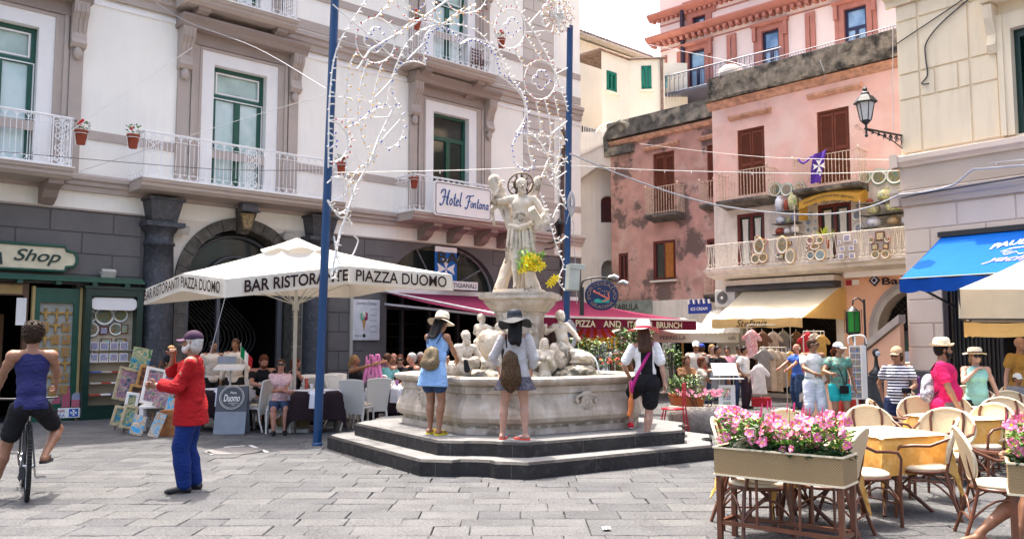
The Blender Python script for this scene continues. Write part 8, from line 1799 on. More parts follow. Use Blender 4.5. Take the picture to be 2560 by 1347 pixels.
# shop sign
t=HO.root('shop_sign','cream shop signboard with green border lettered Shop over the souvenir shop','sign',-1.5,.14,3.33)
P_=[(-2.2,-.26),(1.12,-.26),(1.16,-.17),(1.30,-.15),(1.36,-.06),(1.36,.06),(1.30,.15),(1.16,.17),(1.12,.26),(-2.2,.26)]
MB().slab(P_,-.02,.10).build('board',M('sign_cream',(.68,.60,.42),.6),t); b=MB(); b.tube([(x,-.03,z) for x,z in P_],.035,5,closed=True); b.build('green_border',m_gr,t)
text('Shop',.86,.32,m_gd,t,'lettering',(.62,-.04,.0),shear=.35,bold=.012)
b=MB(); b.slab([(-.28,-.16),(.0,-.18),(-.03,.06),(-.25,.06)],-.05,-.02); b.tube([(-.2,-.04,.05),(-.18,-.04,.15),(-.10,-.04,.15),(-.08,-.04,.05)],.015,5); b.build('bag_emblem',m_gd,t); text('1924',.14,.05,M('sign_cream',(0,0,0)),t,'lettering',(-.14,-.055,-.02))
hbox('shop_beam','long green painted beam with bosses above the souvenir shop windows','shop front',0,0,0,[('beam',[(-3.2,1.2,-.34,0,2.86,2.92),(-3.2,1.2,-.22,0,2.92,2.98)],m_gr),('bosses',[(x-.05,x+.05,-.30,-.1,2.79,2.86) for x in (-2.6,-1.9,-1.2,-.5,.2,.85)],m_gr)])
# souvenir cabinets
gsh=M('shelf_cream',(.50,.46,.38),.7); gb=M('cabinet_back',(.40,.40,.36),.7); silver=M('case_pane_tint',(.35,.45,.45),.1)
ca_=HO.root('glass_showcase','green framed showcase of crosses and icons beside the shop door','display case',-.88,.02,0)
W_,Hc=.84,2.72; b=MB(); b.box(0,.10,-.10,.0,.0,Hc); b.box(W_-.1,W_,-.1,0,0,Hc); b.box(.1,W_-.1,-.1,0,Hc-.3,Hc); b.box(.1,W_-.1,-.1,0,0,.35)
P_=arc(W_/2,Hc-.42,W_/2-.1,.20,0,180,10)
b.slab([(.1,Hc-.3),(.1,Hc-.5)]+[(x,z) for x,z in P_[::-1]]+[(W_-.1,Hc-.5),(W_-.1,Hc-.3)],-.1,-.02) if False else None
b.build('frame',m_gr,ca_); MB().box(-.05,0,-.12,.0,0,Hc+.03).build('ochre_edge',M('ochre_trim',(.45,.32,.14)),ca_); MB().box(W_,W_+.05,-.12,0,0,Hc+.03).build('ochre_edge',M('ochre_trim',(0,0,0)),ca_)
MB().box(.1,W_-.1,-.012,-.002,.35,Hc-.3).build('back_panel',gb,ca_)
m_gold=M('gilded_icon',(.42,.24,.05),.4,.3,12); icp=pic('icon_painting',[(.1,.2,.3),(.45,.28,.06),(.3,.08,.04),(.55,.38,.12)],16)
def item(par,name,lab,cat,mb,mat,fr,s,n,z,grp=None,rot=None):
    o=mb.build(name,mat); w_=fr.w(s,n,z); o.location=w_; o.rotation_euler=rot or (0,0,fr.a); thing('',lab,cat,grp,obj=o) if False else thing('',lab,cat,obj=o); 
    if grp: o['group']=grp
    return o
rnd=random.Random(9)
ks=0
for r in range(7):
    for c in range(3):
        x=-.88+.22+c*.20+rnd.uniform(-.01,.01); z=.62+r*.26; k=(r*3+c)%4; pos=('left','middle','right')[c]; rw_=('bottom','second','third','fourth','fifth','sixth','top')[r]
        b=MB()
        if k==0 or r==6:
            b.box(-.02,.02,-.03,0,-.09,.10); b.box(-.07,-.02,-.03,0,.01,.05); b.box(.02,.07,-.03,0,.01,.05)
            for q in ((0,.11),(-.08,.03),(.08,.03),(0,-.1)): b.ball((q[0],-.015,q[1]),.028,5)
            item(None,'cross',f'gilded cross in the {pos} column of the green showcase, {rw_} row','cross',b,m_gold,HO,x,.05,z,'icons and crosses in the showcase')
        else:
            b.box(-.075,.075,-.02,0,-.10,.10,0); b.box(-.055,.055,-.026,-.02,-.08,.08,1)
            item(None,'icon',f'small framed icon in the {pos} column of the green showcase, {rw_} row','icon',b,[m_gold,icp],HO,x,.05,z,'icons and crosses in the showcase')
cw=HO.root('souvenir_cabinet','open dark green cabinet of painted plates and souvenir shelves by the basalt column','cabinet',.02,.0,0)
Wc,Hc2=1.16,2.74; b=MB(); b.box(0,.12,-.34,0,0,Hc2); b.box(Wc-.12,Wc,-.34,0,0,Hc2); b.box(.12,Wc-.12,-.34,0,Hc2-.16,Hc2); b.box(.12,Wc-.12,-.34,0,0,.28); b.box(-.04,Wc+.04,-.4,0,Hc2,Hc2+.04); b.build('cabinet_frame',m_gd,cw)
MB().box(.12,Wc-.12,-.06,-.02,.28,Hc2-.16).build('back_panel',M('cream_panel',(.55,.48,.36),.8),cw)
b=MB(); b.slab(rrect(.46,.13,.10),-.3,-.28); b.build('top_board',m_wp,cw,loc=(Wc/2,0,2.42))
for z in (.48,.72,.95,1.18,1.42): MB().box(.12,Wc-.12,-.30 if z<1.2 else -.16,-.06,z,z+.02).build('shelf',gsh,cw)
plt=pic('painted_plate',[(.05,.22,.40),(.60,.55,.42),(.06,.30,.16),(.65,.48,.15),(.45,.10,.05)],14); plt2=pic('painted_plate_yellow',[(.7,.30,.03),(.70,.60,.40),(.12,.35,.40),(.65,.45,.08),(.5,.10,.04)],13); rimb=M('plate_rim_dark',(.06,.09,.09),.3); tb_=pic('tile_print',[(.6,.6,.62),(.05,.1,.35),(.5,.5,.5),(.35,.08,.1)],22)
def plate(fr,s,z,n,r,lab,mt,rim=rimb,sz=1.0,grp=None,name='plate'):
    r*=1.12
    b=MB(); R4=Matrix.Rotation(PI/2,4,'X'); b.lathe([(r,-.02),(r*1.0,.004),(r*.93,.010)],(0,0,0),22,1,1,sz,mat=R4,cap=False); b.lathe([(r*.93,.009),(r*.72,-.001)],(0,-.001,0),22,2,1,sz,mat=R4,cap=False); b.lathe([(r*.72,-.001),(r*.02,-.001)],(0,-.002,0),22,0,1,sz,mat=R4); b.v=[(x,y,z_*sz) for x,y,z_ in b.v]
    o=b.build(name,[mt,rim,M('glaze_white',(.74,.72,.64),.25)]); o.location=fr.w(s,n,z); o.rotation_euler=(0,0,fr.a); thing('',lab,'plate',grp,obj=o); return o
for i,(u,v,r,m_) in enumerate(((262,789,.19,plt),(302,787,.15,plt),(222,790,.15,plt),(229,823,.15,plt2),(290,822,.13,plt),(214,884,.15,plt2))): s,z=HO.px(u,v,.12); plate(HO,s,z,.10,r,['big harbour-scene plate at the centre top of the cabinet','blue plate at the upper right of the cabinet','blue-brown plate at the upper left of the cabinet','yellow-orange plate in the cabinet, upper one','round blue plate right of the red framed print','orange plate low at the left of the cabinet'][i],m_,grp='painted plates in the souvenir cabinet')
for i,(u,v,w_,h_) in enumerate(((260,826,.17,.17),(312,822,.15,.2),(266,853,.22,.13),(303,853,.22,.13),(212,852,.12,.16),(262,872,.08,.09),(284,872,.16,.09),(308,872,.16,.09))):
    s,z=HO.px(u,v,.12); b=MB(); b.box(-w_/2,w_/2,-.02,0,-h_/2,h_/2,0); b.box(-w_/2+.02,w_/2-.02,-.025,-.02,-h_/2+.02,h_/2-.02,1); item(None,'framed_print',['square red framed coat-of-arms print','upright dark framed print at the right edge','wide dark framed print left of its twin','wide dark framed print right of its twin','small dark print at the left edge','tiny red cross tile','small pale landscape tile','small green landscape tile'][i]+' in the souvenir cabinet','framed print',b,[M('frame_redbrown',(.18,.04,.03)),tb_ if i in(0,5) else plt],HO,s,.09,z,'framed prints in the souvenir cabinet')
for j,z in enumerate((1.44,1.20,.97,.74,.5)):
    for i in range(4):
        b=MB(); w_=.17 if j<2 else .2; h_=.17 if j<2 else .03; b.box(-w_/2,w_/2,-.02 if j<2 else -.16,0,0,h_,0); 
        if j<2: b.box(-w_/2+.015,w_/2-.015,-.024,-.02,.015,h_-.015,1)
        item(None,'souvenir_tile' if j<2 else 'booklet',(f'{("outermost left","inner left","inner right","outermost right")[i]} souvenir tile on the {("top","second")[j]} cabinet shelf') if j<2 else f'{("outermost left","inner left","inner right","outermost right")[i]} booklet on the {("","","upper","middle","lowest")[j]} cabinet shelf below the tiles','tile' if j<2 else 'booklet',b,[m_wp,tb_] if j<2 else [[M('booklet_red',(.4,.06,.04)),m_wp,M('booklet_blue',(.05,.1,.3)),gsh][(i+j)%4]],HO,.26+i*.2,.17 if j<2 else .26,z,'souvenirs on the cabinet shelves')
# book rack lettered SOUVENIR COSTIERA
p=foot(140,1053); rk=thing('souvenir_rack','wheeled rack of guide books lettered SOUVENIR COSTIERA with a white cross','book rack',(p.x,p.y+.15,0),HO.a*.55)
b=MB(); b.box(-.36,.36,-.03,.3,.06,.26); b.box(-.36,.36,.25,.3,.26,1.02); b.build('rack_body',m_wp,rk)
text('SOUVENIR',.42,.06,M('letter_red',(.3,.02,.03)),rk,'lettering',(-.12,-.036,.20)); text('COSTIERA',.42,.06,M('letter_blue',(.02,.1,.4)),rk,'lettering',(-.12,-.036,.11))
def maltese(b,c,r,y,m=0):
    for k in range(4):
        a=k*PI/2; q=lambda rr,t:(c[0]+rr*math.cos(a+t),y,c[1]+rr*math.sin(a+t)); b.add([(c[0],y,c[1]),q(r,-.45),q(r*.75,0),q(r,.45)],[(0,1,2,3)],m)
b=MB(); b.box(.16,.33,-.035,-.03,.08,.24,0); maltese(b,(.245,.16),.07,-.037,1); b.build('cross_panel',[M('letter_blue',(0,0,0)),m_wp],rk)
bkm=[M('book_%d'%i,c,.4,.1,20) for i,c in enumerate(((.10,.30,.45),(.28,.03,.06),(.30,.03,.06),(.35,.05,.08),(.6,.42,.08),(.2,.2,.3)))]
for r in range(5):
    for c in range(4): b=MB(); b.box(-.075,.075,-.02,0,0,.15); o=b.build('guide_book',bkm[(r*2+c)%6 if c in(0,3) else (0 if r==4 else 1+(r%3))],rk,loc=(-.27+c*.18,.0+r*.05,.27+r*.14),rot=(-.25,0,0))
# door area of the shop
hbox('shop_door_frame','wooden door frame of the souvenir shop with a white notice','door frame',0,0,0,[('frame',[(-1.06,-.98,-.05,.1,0,2.8),(-3,-1.06,-.05,.1,2.55,2.8)],M('door_wood',(.12,.055,.025),.5)),('lintel_board',[(-2.9,-1.1,-.06,-.05,2.58,2.76)],M('gold_wood',(.40,.28,.12))),('notice',[(-1.20,-1.02,-.08,-.06,1.95,2.5)],m_wp),('shop_shelf',[(-2.2,-1.15,1.2,1.3,0.2,2.2)],M('shop_warm',(.22,.12,.06)))])
# menu board, banner, artisan sign
s,z=HO.px(917,799,.1); t=HO.root('ice_cream_menu_board','white menu board with an ice cream cone picture on the grey wall','menu board',s,.05,z)
MB().box(-.42,.42,-.03,0,-.54,.54).build('board',M('board_white',(.66,.66,.68)),t); MB().box(-.5,-.42,-.04,.02,-2.2,.62).build('post',m_pol,t)
b=MB(); b.slab([(-.13,-.02),(-.02,-.02),(-.075,-.30)],-.045,-.03,0)
for (x,z_,r,m_) in ((-.12,.05,.07,1),(-.03,.05,.07,2),(-.08,.12,.08,3),(-.14,.14,.06,1),(-.02,.14,.06,2)): b.ball((x,-.04,z_),r,6,m_,1,.25,1)
b.ball((-.07,-.04,-.42),.05,6,4,1,.3,1); b.build('cone_picture',[M('cone_tan',(.45,.25,.1)),M('ice_green',(.25,.5,.35)),M('ice_red',(.35,.03,.1)),M('ice_cream',(.7,.6,.5)),m_blk],t)
text('Lemon Delizie',.62,.08,M('letter_grey',(0,0,0)),t,'lettering',(0,-.035,.44),shear=.3); text('Nero',.2,.05,m_blk,t,'lettering',(-.26,-.035,-.42))
for k in range(5): text(('gusto','frutta','granita','sorbetto','panna')[k],.2,.035,M('letter_grey',(0,0,0)),t,'lettering',(.22,-.035,.28-k*.15))
s,z=HO.px(1116,665,.25); t=HO.root('cross_banner','blue banner with a white eight-pointed cross hanging in the bar fanlight','banner',s,.22,z)
b=MB(); b.box(-.40,.40,-.01,0,-.55,.55,0); b.box(-.40,.40,-.014,-.01,.40,.55,1); maltese(b,(0,-.08),.36,-.016,1); b.build('cloth',[M('banner_blue',(.02,.13,.42)),m_wp],t)
s,z=HO.px(1150,714,.3); t=HO.root('artisan_sign','small white sign lettered ARTIGIANALI above the burgundy awning','sign',s,.35,z); MB().box(-.62,.62,-.02,0,-.12,.12).build('board',m_wp,t); text('ARTIGIANALI',1.1,.13,m_blk,t,'lettering',(0,-.025,0),bold=.012)
# lamps on the hotel
for (u,v,lab) in ((453,576,'small grey floodlight on the cream wall left of the arch'),(268,685,'white floodlight above the souvenir cabinet'),(718,590,'small floodlight on the cream wall right of the arch')):
    s,z=HO.px(u,v,.1); t=HO.root('floodlight',lab,'floodlight',s,0,z); R4=Matrix.Translation((0,-.18,0))@Matrix.Rotation(.5,4,'X'); b=MB(); b.obox(R4,-.14,.14,-.06,.06,-.09,.09); b.build('lamp_box',M('lamp_grey',(.5,.48,.44),.5),t,bevel=.01); b=MB(); b.tube([(-.15,0,.05),(-.15,-.18,0)],.01,4); b.tube([(.15,0,.05),(.15,-.18,0)],.01,4); b.tube([(-.15,-.01,.05),(.15,-.01,.05)],.012,4); b.build('bracket',m_pol,t)
s,z=HO.px(620,520,.5); t=HO.root('arch_lamp','dark lantern box fixed on the keystone of the arch','lamp',s,.42,z); b=MB(); b.box(-.2,.2,-.22,.0,-.08,.10); b.box(-.24,.24,-.26,0,-.10,-.08); b.build('lamp_box',M('lamp_dark',(.06,.06,.075),.3),t)
b=MB(); b.slab([(-.16,-.13),(.16,-.13),(.08,-.5),(-.08,-.5)],-.1,0); b.build('carved_face',M('carved_ochre',(.28,.20,.10),.8,.5,20,bump=1,bs=40),t)
# flower pots on the facade
m_tc=M('terracotta',(.30,.07,.04),.8,.1,8); m_red=M('geranium_red',(.65,.02,.02),.5,.2,30)
def leaves(n,c,r,lf,fl=None,nf=0,ls=.06):
    for i in range(n): a=random.uniform(0,6.28); q=r*math.sqrt(random.random()); leafq(lf,(c[0]+q*math.cos(a),c[1]+q*math.sin(a),c[2]+random.uniform(-.3,1)*r),(math.cos(a),math.sin(a),random.uniform(-.2,1)),ls,ls*.35,random.choice([0,0,1]))
    for i in range(nf):
        a=random.uniform(0,6.28); q=r*random.random(); cc_=Vector((c[0]+q*math.cos(a),c[1]+q*math.sin(a),c[2]+r*random.uniform(.5,1.4)))
        for k in range(6): d=Vector((random.uniform(-1,1),random.uniform(-1,1),random.uniform(-1,1)))*.03; fl.ball(cc_+d,.022,4)
def pot(fr,s,n,z,lab,flo=3,lv=50,r=.13):
    t=fr.root('flower_pot',lab,'flower pot',s,n,z,'flower pots hooked on the hotel railings' if fr is HO else None); b=MB(); b.lathe([(r*.68,-.14),(r,.11),(r*1.12,.11),(r*1.12,.15),(r*.95,.15),(r*.9,.1)],(0,0,0),14); b.build('pot',m_tc,t)
    lf=MB();fl=MB(); leaves(lv,(0,0,.2),r*1.1,lf,fl,flo); lf.build('leaves',[m_leaf,m_ldk],t,'stuff'); 
    if flo: fl.build('red_flowers',m_red,t,'stuff')
    b=MB(); b.tube([(r*1.15*math.cos(a),r*1.15*math.sin(a),.08) for a in [k*PI/6 for k in range(12)]],.006,4,closed=True); b.tube([(-r*.8,-.0,-.17),(-r*1.1,0,.08)],.006,4); b.tube([(r*.8,0,-.17),(r*1.1,0,.08)],.006,4); b.build('hoop',m_iron,t)
for (u,v,n,lab,f_) in ((202,345,.7,'terracotta pot of red geraniums at the end of the leftmost balcony',4),(332,355,1.0,'terracotta pot with few red blooms at the near end of the arch balcony',1),(852,422,1.0,'terracotta pot at the far end of the arch balcony, beside the blue pole',2),(1034,458,1.0,'nearly bare terracotta pot beside the hotel sign',0),(1041,62,.95,'terracotta pot of scarlet flowers on the upper middle balcony',6),(1252,110,.9,'terracotta pot with red flowers at the far end of the upper balcony',3)):
    s,z=HO.px(u,v,n); pot(HO,s,n+.02,z,lab,f_,50 if f_ else 8,.12)
s,z=HO.px(1205,160,.5); t=HO.root('wooden_chair','brown slatted wooden chair on the upper hotel balcony','chair',s,.45,9.53); b=MB(); b.box(-.22,.22,-.22,.22,.42,.46)
b.build('seat',m_cwd,t)
b=MB()
for k in range(4): b.box(-.2,.2,.2,.23,.55+k*.1,.60+k*.1)
for x in (-.2,.2): b.tube([(x,-.2,0),(x,.2,.44)],.015,4); b.tube([(x,.22,.0),(x,.22,.95)],.018,4); b.tube([(x,.2,0),(x,-.2,.44)],.015,4)
b.build('chair_frame',m_cwd,t)
# gull on the roof
# ================= CERAMICS BALCONY =================
random.seed(21)
for j,(ua,ub) in enumerate(((1879,1921),(1935,1991),(2014,2063),(2091,2142),(2171,2226))):
    x0,_=PK.px(ua,640,1.2); x1,_=PK.px(ub,640,1.2); b=MB(); b.box(x0,x1,-1.16,-1.13,ZB+.06,ZB+.70); b.build('grey_panel',M('panel_grey',(.46,.40,.36),.8),cb)
PLL=[(1897,615,.16,plt2,1.2,'tall yellow-rimmed plate on the first grey panel'),(1888,647,.13,plt2,1,'orange plate low on the first grey panel, left'),(1907,644,.13,plt2,1,'dark-rimmed plate low on the first grey panel, right'),(1955,612,.16,plt2,1.2,'large yellow oval plate on the second grey panel'),(1975,640,.14,M('plate_cream',(.62,.55,.4),.3),1.2,'cream plate on the second grey panel'),(2025,601,.10,pic('plate_red',[(.5,.15,.12),(.6,.5,.45),(.5,.2,.15)],14),1,'small red-rimmed plate on the third panel'),(2049,600,.09,plt,1,'small dark plate on the third panel'),(2037,616,.13,plt2,.8,'wide orange dish on the third panel'),(2026,638,.11,pic('plate_pale',[(.5,.55,.55),(.2,.35,.4),(.6,.58,.5)],14),1,'pale blue plate low on the third panel'),(2050,637,.14,pic('plate_pale',[]) if False else M('plate_aqua',(.45,.58,.58),.3),1,'large aqua-rimmed plate low on the third panel'),(2188,636,.10,plt2,1,'small orange plate on the last panel'),(2213,635,.10,plt2,1,'small brown plate on the last panel')]
for (u,v,r,mt,sz,lab) in PLL: s,z=PK.px(u,v,1.2); plate(PK,s,z,1.20,r,lab,mt,M('rim_yellow',(.62,.36,.05),.3),sz,'plates on the balcony railing panels')
for (u,v,r,lab) in ((1937,474,.19,'green-rimmed dark plate on the white wall'),(1966,474,.18,'harbour picture plate on the white wall'),(1999,470,.17,'red and white figured plate nearest the iron balcony'),(2162,444,.16,'brown patterned plate right of the flag balcony'),(2197,442,.2,'big green-rimmed scene plate high on the wall'),(2237,438,.22,'largest pale plate high beside the corner building')): s,z=PK.px(u,v,.05); plate(PK,s,z,.05,r,lab,plt if u!=1966 else pic('plate_scene',[(.2,.4,.55),(.6,.5,.3),(.6,.58,.5),(.4,.2,.1)],12),M('rim_green',(.10,.36,.26),.3),1,'plates hung on the white house wall')
for i,(u,v,r) in enumerate(((2026,535,.10),(2020,556,.10),(2038,553,.06),(2020,575,.08),(2037,572,.07),(2144,515,.08),(2142,538,.13),(2147,570,.13),(2033,500,.13),(2060,497,.13),(2090,495,.13),(2120,493,.13))): s,z=PK.px(u,v,.06); plate(PK,s,z,.06,r,['upper','middle','small middle','lower left','lower right'][i]+' blue-white plate left of the ceramics door' if i<5 else (['small top','large middle','lowest patterned'][i-5]+' plate right of the ceramics door' if i<8 else ['first','second','third','fourth'][i-8]+' brown plate in the row over the ceramics door'),pic('plate_bluewhite',[(.5,.5,.55),(.15,.22,.4),(.6,.58,.55),(.3,.35,.45)],18) if i<8 else plt2,rimb if i>7 else M('rim_pale',(.5,.5,.52),.3),1,'plates around the ceramics door')
for (u,v,w_,lab,mt) in ((2117,595,.19,'large blue-white square tile on the fourth panel',0),(2098,606,.09,'small tile left of the large one',0),(2138,604,.10,'small tile right of the large one',0),(2105,622,.13,'mid-height tile on the fourth panel, left',0),(2128,620,.13,'mid-height tile on the fourth panel, right',0),(2103,641,.15,'bottom tile on the fourth panel, left',0),(2130,639,.15,'bottom tile on the fourth panel, right',0),(2200,590,.24,'large red and yellow square plate on the last panel',1),(2187,617,.17,'green square plate on the last panel',1),(2214,615,.14,'brown square plate on the last panel',1),(1975,608,.10,'small orange square plate on the second panel',1),(1953,641,.15,'square picture plate low on the second panel',1)):
    s,z=PK.px(u,v,1.2); b=MB(); b.box(-w_/2,w_/2,-.025,0,-w_/2,w_/2,0); b.box(-w_*.36,w_*.36,-.03,-.025,-w_*.36,w_*.36,1); item(None,'square_tile',lab+' of the ceramics balcony','ceramic tile',b,[m_wp if mt==0 else M('tile_dark',(.12,.05,.03),.3),tb_ if mt==0 else plt2],PK,s,1.18,z,'square tiles on the balcony railing panels')
vg=pic('majolica',[(.12,.40,.05),(.65,.55,.08),(.68,.66,.55),(.06,.2,.2),(.6,.35,.04)],10)
for i,(u,v,r,lab) in enumerate(((1892,595,.07,'tiny plate at the upper left of the first grey panel'),(1912,604,.07,'tiny plate at the upper right of the first grey panel'),(1945,637,.07,'tiny round plate low on the second grey panel'),(2018,620,.06,'tiny dish at the edge of the third grey panel'),(2178,600,.07,'tiny orange plate at the left of the last panel'),(2218,598,.07,'tiny green plate at the right of the last panel'),(2200,628,.06,'tiny plate low in the middle of the last panel'))): s_,z=PK.px(u,v,1.2); plate(PK,s_,z,1.20,r,lab,plt2 if i%2 else plt,M('rim_red',(.5,.08,.04),.3),1,'plates on the balcony railing panels')
for row,(us,vb) in enumerate((((1945,1982),530),((1948,1985),558),((1952,1968,1985),585))): pass
sv=PK.root('vase_shelf','iron shelves of glazed vases left of the ceramics door','shelf unit',0,0,0); s0_,_=PK.px(1938,560,.35); s1_,_=PK.px(1996,560,.35); sr=PK.root('vase_shelf','tiered shelves of painted vases beside the corner building','shelf unit',0,0,0); s2_,_=PK.px(2160,560,.35); s3_=s2_+2.0
za=[PK.px(1960,v,.35)[1] for v in (529,559,586)]; zb_=[PK.px(2220,v,.35)[1] for v in (504,534,566)]
for z in za: MB().box(s0_,s1_,-.55,-.1,z-.02,z).build('shelf',m_blc,sv)
for z in zb_: MB().box(s2_,s3_,-.6,-.1,z-.02,z).build('shelf',m_blc,sr)
MB().box(s1_-.02,s1_,-.55,-.52,ZB,za[0]+.1).build('upright',m_cb,sv); MB().box(s2_,s2_+.02,-.6,-.57,ZB,zb_[0]+.1).build('upright',m_cb,sr)
def vz(s,z,h_,r,lab,mt): r*=1.15; h_*=1.12; b=MB(); b.lathe([(r*.5,0),(r*.9,h_*.2),(r,h_*.5),(r*.85,h_*.8),(r*.5,h_*.88),(r*.6,h_),(r*.5,h_)],(0,0,0),14); item(None,'vase',lab,'vase',b,mt,PK,s,.35,z,'glazed vases on the balcony shelves')
m_vw=M('vase_white_blue',(.6,.62,.68),.2,.1,9,col2=(.1,.15,.4),c2t=(.6,.66),c2s=14); L_=s1_-s0_
for z,row in ((za[0],((.2,.42,.11,'tall white and blue jar',m_vw),(.52,.3,.08,'narrow reddish jar',m_tc),(.82,.46,.14,'tall green and yellow jar',vg))),(za[1],((.25,.2,.13,'low blue-white tureen',m_vw),(.58,.13,.07,'small dark jar',vg),(.85,.26,.09,'square flowered jar',tb_)))):
    for q,h_,r,lab,mt in row: vz(s0_+L_*q,z,h_,r,lab+' on the left shelves, '+('upper' if z==za[0] else 'middle')+' tier',mt)
for q,h_,r,lab,mt in ((.2,.18,.12,'pinkish pot',m_tc),(.52,.16,.09,'white flower pot',m_wp),(.85,.22,.10,'taller white pot',m_wp)): vz(s0_+L_*q,za[2],h_,r,lab+' on the left shelves, lowest tier',mt)
for ti,(z,row) in enumerate(((zb_[0],((.18,.12,.08,'small pink-brown pot',m_tc),(.6,.32,.18,'green rimmed pot with fruit',vg),(1.12,.28,.19,'wide yellow banded pot',vg),(1.6,.3,.16,'plain green pot',vg))),(zb_[1],((.28,.28,.15,'round green pot',vg),(.8,.32,.19,'banded pot with lemons',vg),(1.28,.3,.15,'green pot with yellow rim',vg))),(zb_[2],((.28,.26,.18,'white pot with red flowers',m_vw),(.78,.24,.14,'plain tan pot',M('tan_pot',(.45,.32,.18),.5)),(1.12,.22,.11,'white cylindrical pot',m_wp),(1.42,.2,.10,'second white cylindrical pot',m_wp))))):
    for x_,h_,r,lab,mt in row: vz(s2_+x_,z,h_,r,lab+' on the right shelves, '+('top','middle','lowest')[ti]+' tier',mt)
# yellow canopy over the ceramics door
a=PK.px(2008,500,.3); e=PK.px(2160,500,.3); t=PK.root('door_canopy','arched yellow canopy with black gothic lettering over the ceramics door','awning',(a[0]+e[0])/2,0,PK.px(2080,505,.3)[1]); hw=(e[0]-a[0])/2
f_=lambda u:-hw+2*hw*u
b=MB(); b.grid(lambda u,v:(f_(u),-.05-.5*v,.30+.14*math.sin(PI*u)-.22*v),16,4); b.grid(lambda u,v:(f_(u),-.56,.08+.14*math.sin(PI*u)-v*(.20+.03*abs(math.sin(u*PI*7)))),56,2); b.quad((f_(0),-.05,.3),(f_(0),-.55,.08),(f_(0),-.55,-.45),(f_(0),-.05,-.4)); b.quad((f_(1),-.05,.3),(f_(1),-.55,.08),(f_(1),-.55,-.15),(f_(1),-.05,-.1)); b.build('canopy_fabric',cloth('canopy_ochre',(.62,.36,.07),.3,rough=.85),t)
text("Ceramiche D'arte bon gennaio",1,.10,m_blk,t,'lettering',xf=lambda x,y:(x*2*hw*.82,-.575,.0+.14*math.cos(x*PI)+y*.9),bold=.01)
# purple flag, agave, balcony rail piece
s,z=PK.px(2050,415,.65); t=PK.root('purple_flag','purple flag with a white star tied to the upper iron balcony','flag',s,.66,z)
b=MB(); b.grid(lambda u,v:(-.18+.42*u*(1-.35*v)-.10*v,-.02-.04*math.sin(u*8+v*3),.33-.80*v+.1*(1-v)*u),12,12,0); b.tube(smooth([(-.2,-.02,.3),(-.45,-.05,.14),(-.62,-.03,.28)]),[.03]*11,5,0) if True else None
maltese(b,(.02,-.02),.20,-.085,1); b.build('flag_cloth',[M('flag_purple',(.10,.04,.32),.8,.2,5),m_wp],t)
s,z=PK.px(2062,590,.7); t=PK.root('agave','spiky yellow-green agave on the ceramics balcony','plant',s,.7,z-.25); b=MB()
for k in range(34): a=k*2.4; el=random.uniform(.15,1.3); d=Vector((math.cos(a)*math.cos(el),math.sin(a)*math.cos(el),math.sin(el))); s_=d.cross(Vector((0,0,1))).normalized()*.018; c=Vector((0,0,.15)); b.add([c-s_,c+s_,c+d*.2+s_*1.3+Vector((0,0,.02)),c+d*.42,c+d*.2-s_*1.3+Vector((0,0,.02))],[(0,1,2,3,4)])
b.build('spiky_leaves',M('agave_leaf',(.42,.48,.06),.5),t); b=MB(); b.lathe([(.10,-.1),(.14,.14),(.12,.14)],(0,0,0),12); b.build('pot',m_tc,t)
# ================= STREET LAMP AND STAINED GLASS LANTERN =================
m_ir=M('wrought_iron',(.015,.016,.017),.45,.2,20); lp=W(2166,335,16.4); wl=W(2262,345,17.0)
t=thing('wall_lantern','black wrought iron lantern on a scrolled bracket fixed to the corner building','street lamp',tuple(wl)); d=Vector((lp.x-wl.x,lp.y-wl.y,0)); L_=d.length; t.rotation_euler=(0,0,math.atan2(d.y,d.x))
b=MB(); b.box(0,L_+.04,-.02,.02,.02,.05); b.box(-.03,.0,-.03,.03,-.28,.14)
for k in range(6): x=.08+k*L_/6.5; h_=.20*(1-k/7); b.tube([(x+h_*.42*(1-i/14)*math.cos(i*.8),0,-h_*.35+h_*.42*(1-i/14)*math.sin(i*.8)) for i in range(14)],.012,5); b.tube([(x,0,.02),(x+.05,0,-h_*.9)],.009,4)
b.tube([(0,0,-.27),(L_*.3,0,-.12),(L_*.6,0,-.04),(L_,0,.02)],.013,5); b.build('scroll_bracket',m_ir,t)
b=MB(); b.cyl((L_,0,-.10),(L_,0,.16),.022); b.ball((L_,0,-.1),.035,5); b.lathe([(.03,.12),(.07,.16),(.10,.20),(.06,.22)],(L_,0,0),6); 
for k in range(6): a=k*PI/3; b.tube([(L_+.10*math.cos(a),.10*math.sin(a),.20),(L_+.17*math.cos(a),.17*math.sin(a),.56)],.010,4)
b.lathe([(.22,.55),(.23,.57),(.15,.68),(.09,.72),(.08,.76),(.04,.80),(.05,.84),(.01,.90)],(L_,0,0),6,sm=False); b.build('lantern_cage',m_ir,t)
b=MB(); b.lathe([(.095,.21),(.162,.55)],(L_,0,0),6,sm=False); b.build('lantern_glass',M('frosted_glass',(.62,.60,.56),.2,.05,4),t)
p=foot(2172,1030); pl=thing('stone_pillar','dark square stone pillar carrying the iron post beside the stair','pillar',((2172-1280)/F*16.5,16.5,0)); MB().box(-.17,.17,-.17,.17,0,.92).build('shaft',m_bas,pl,bevel=.01); MB().box(-.2,.2,-.2,.2,.92,.97).build('cap',m_bas,pl)
px_=(2172-1280)/F*16.5; t=thing('stained_glass_lantern','six-sided lantern with green and amber panes hanging from an iron post','lantern',(px_,16.5,.97)); zt=W(0,748,16.5).z-.97
b=MB(); b.tube([(-.09,0,0),(-.09,0,zt)],.022,6); b.tube(smooth([(-.09,0,zt-.08),(-.2,0,zt+.02),(-.30,0,zt-.02),(-.32,0,zt-.12)]),.016,5); b.build('post',m_ir,t)
cx=-.32; zc2=zt-.14; b=MB(); b.lathe([(.03,0),(.10,-.06),(.13,-.10)],(cx,0,zc2),6)
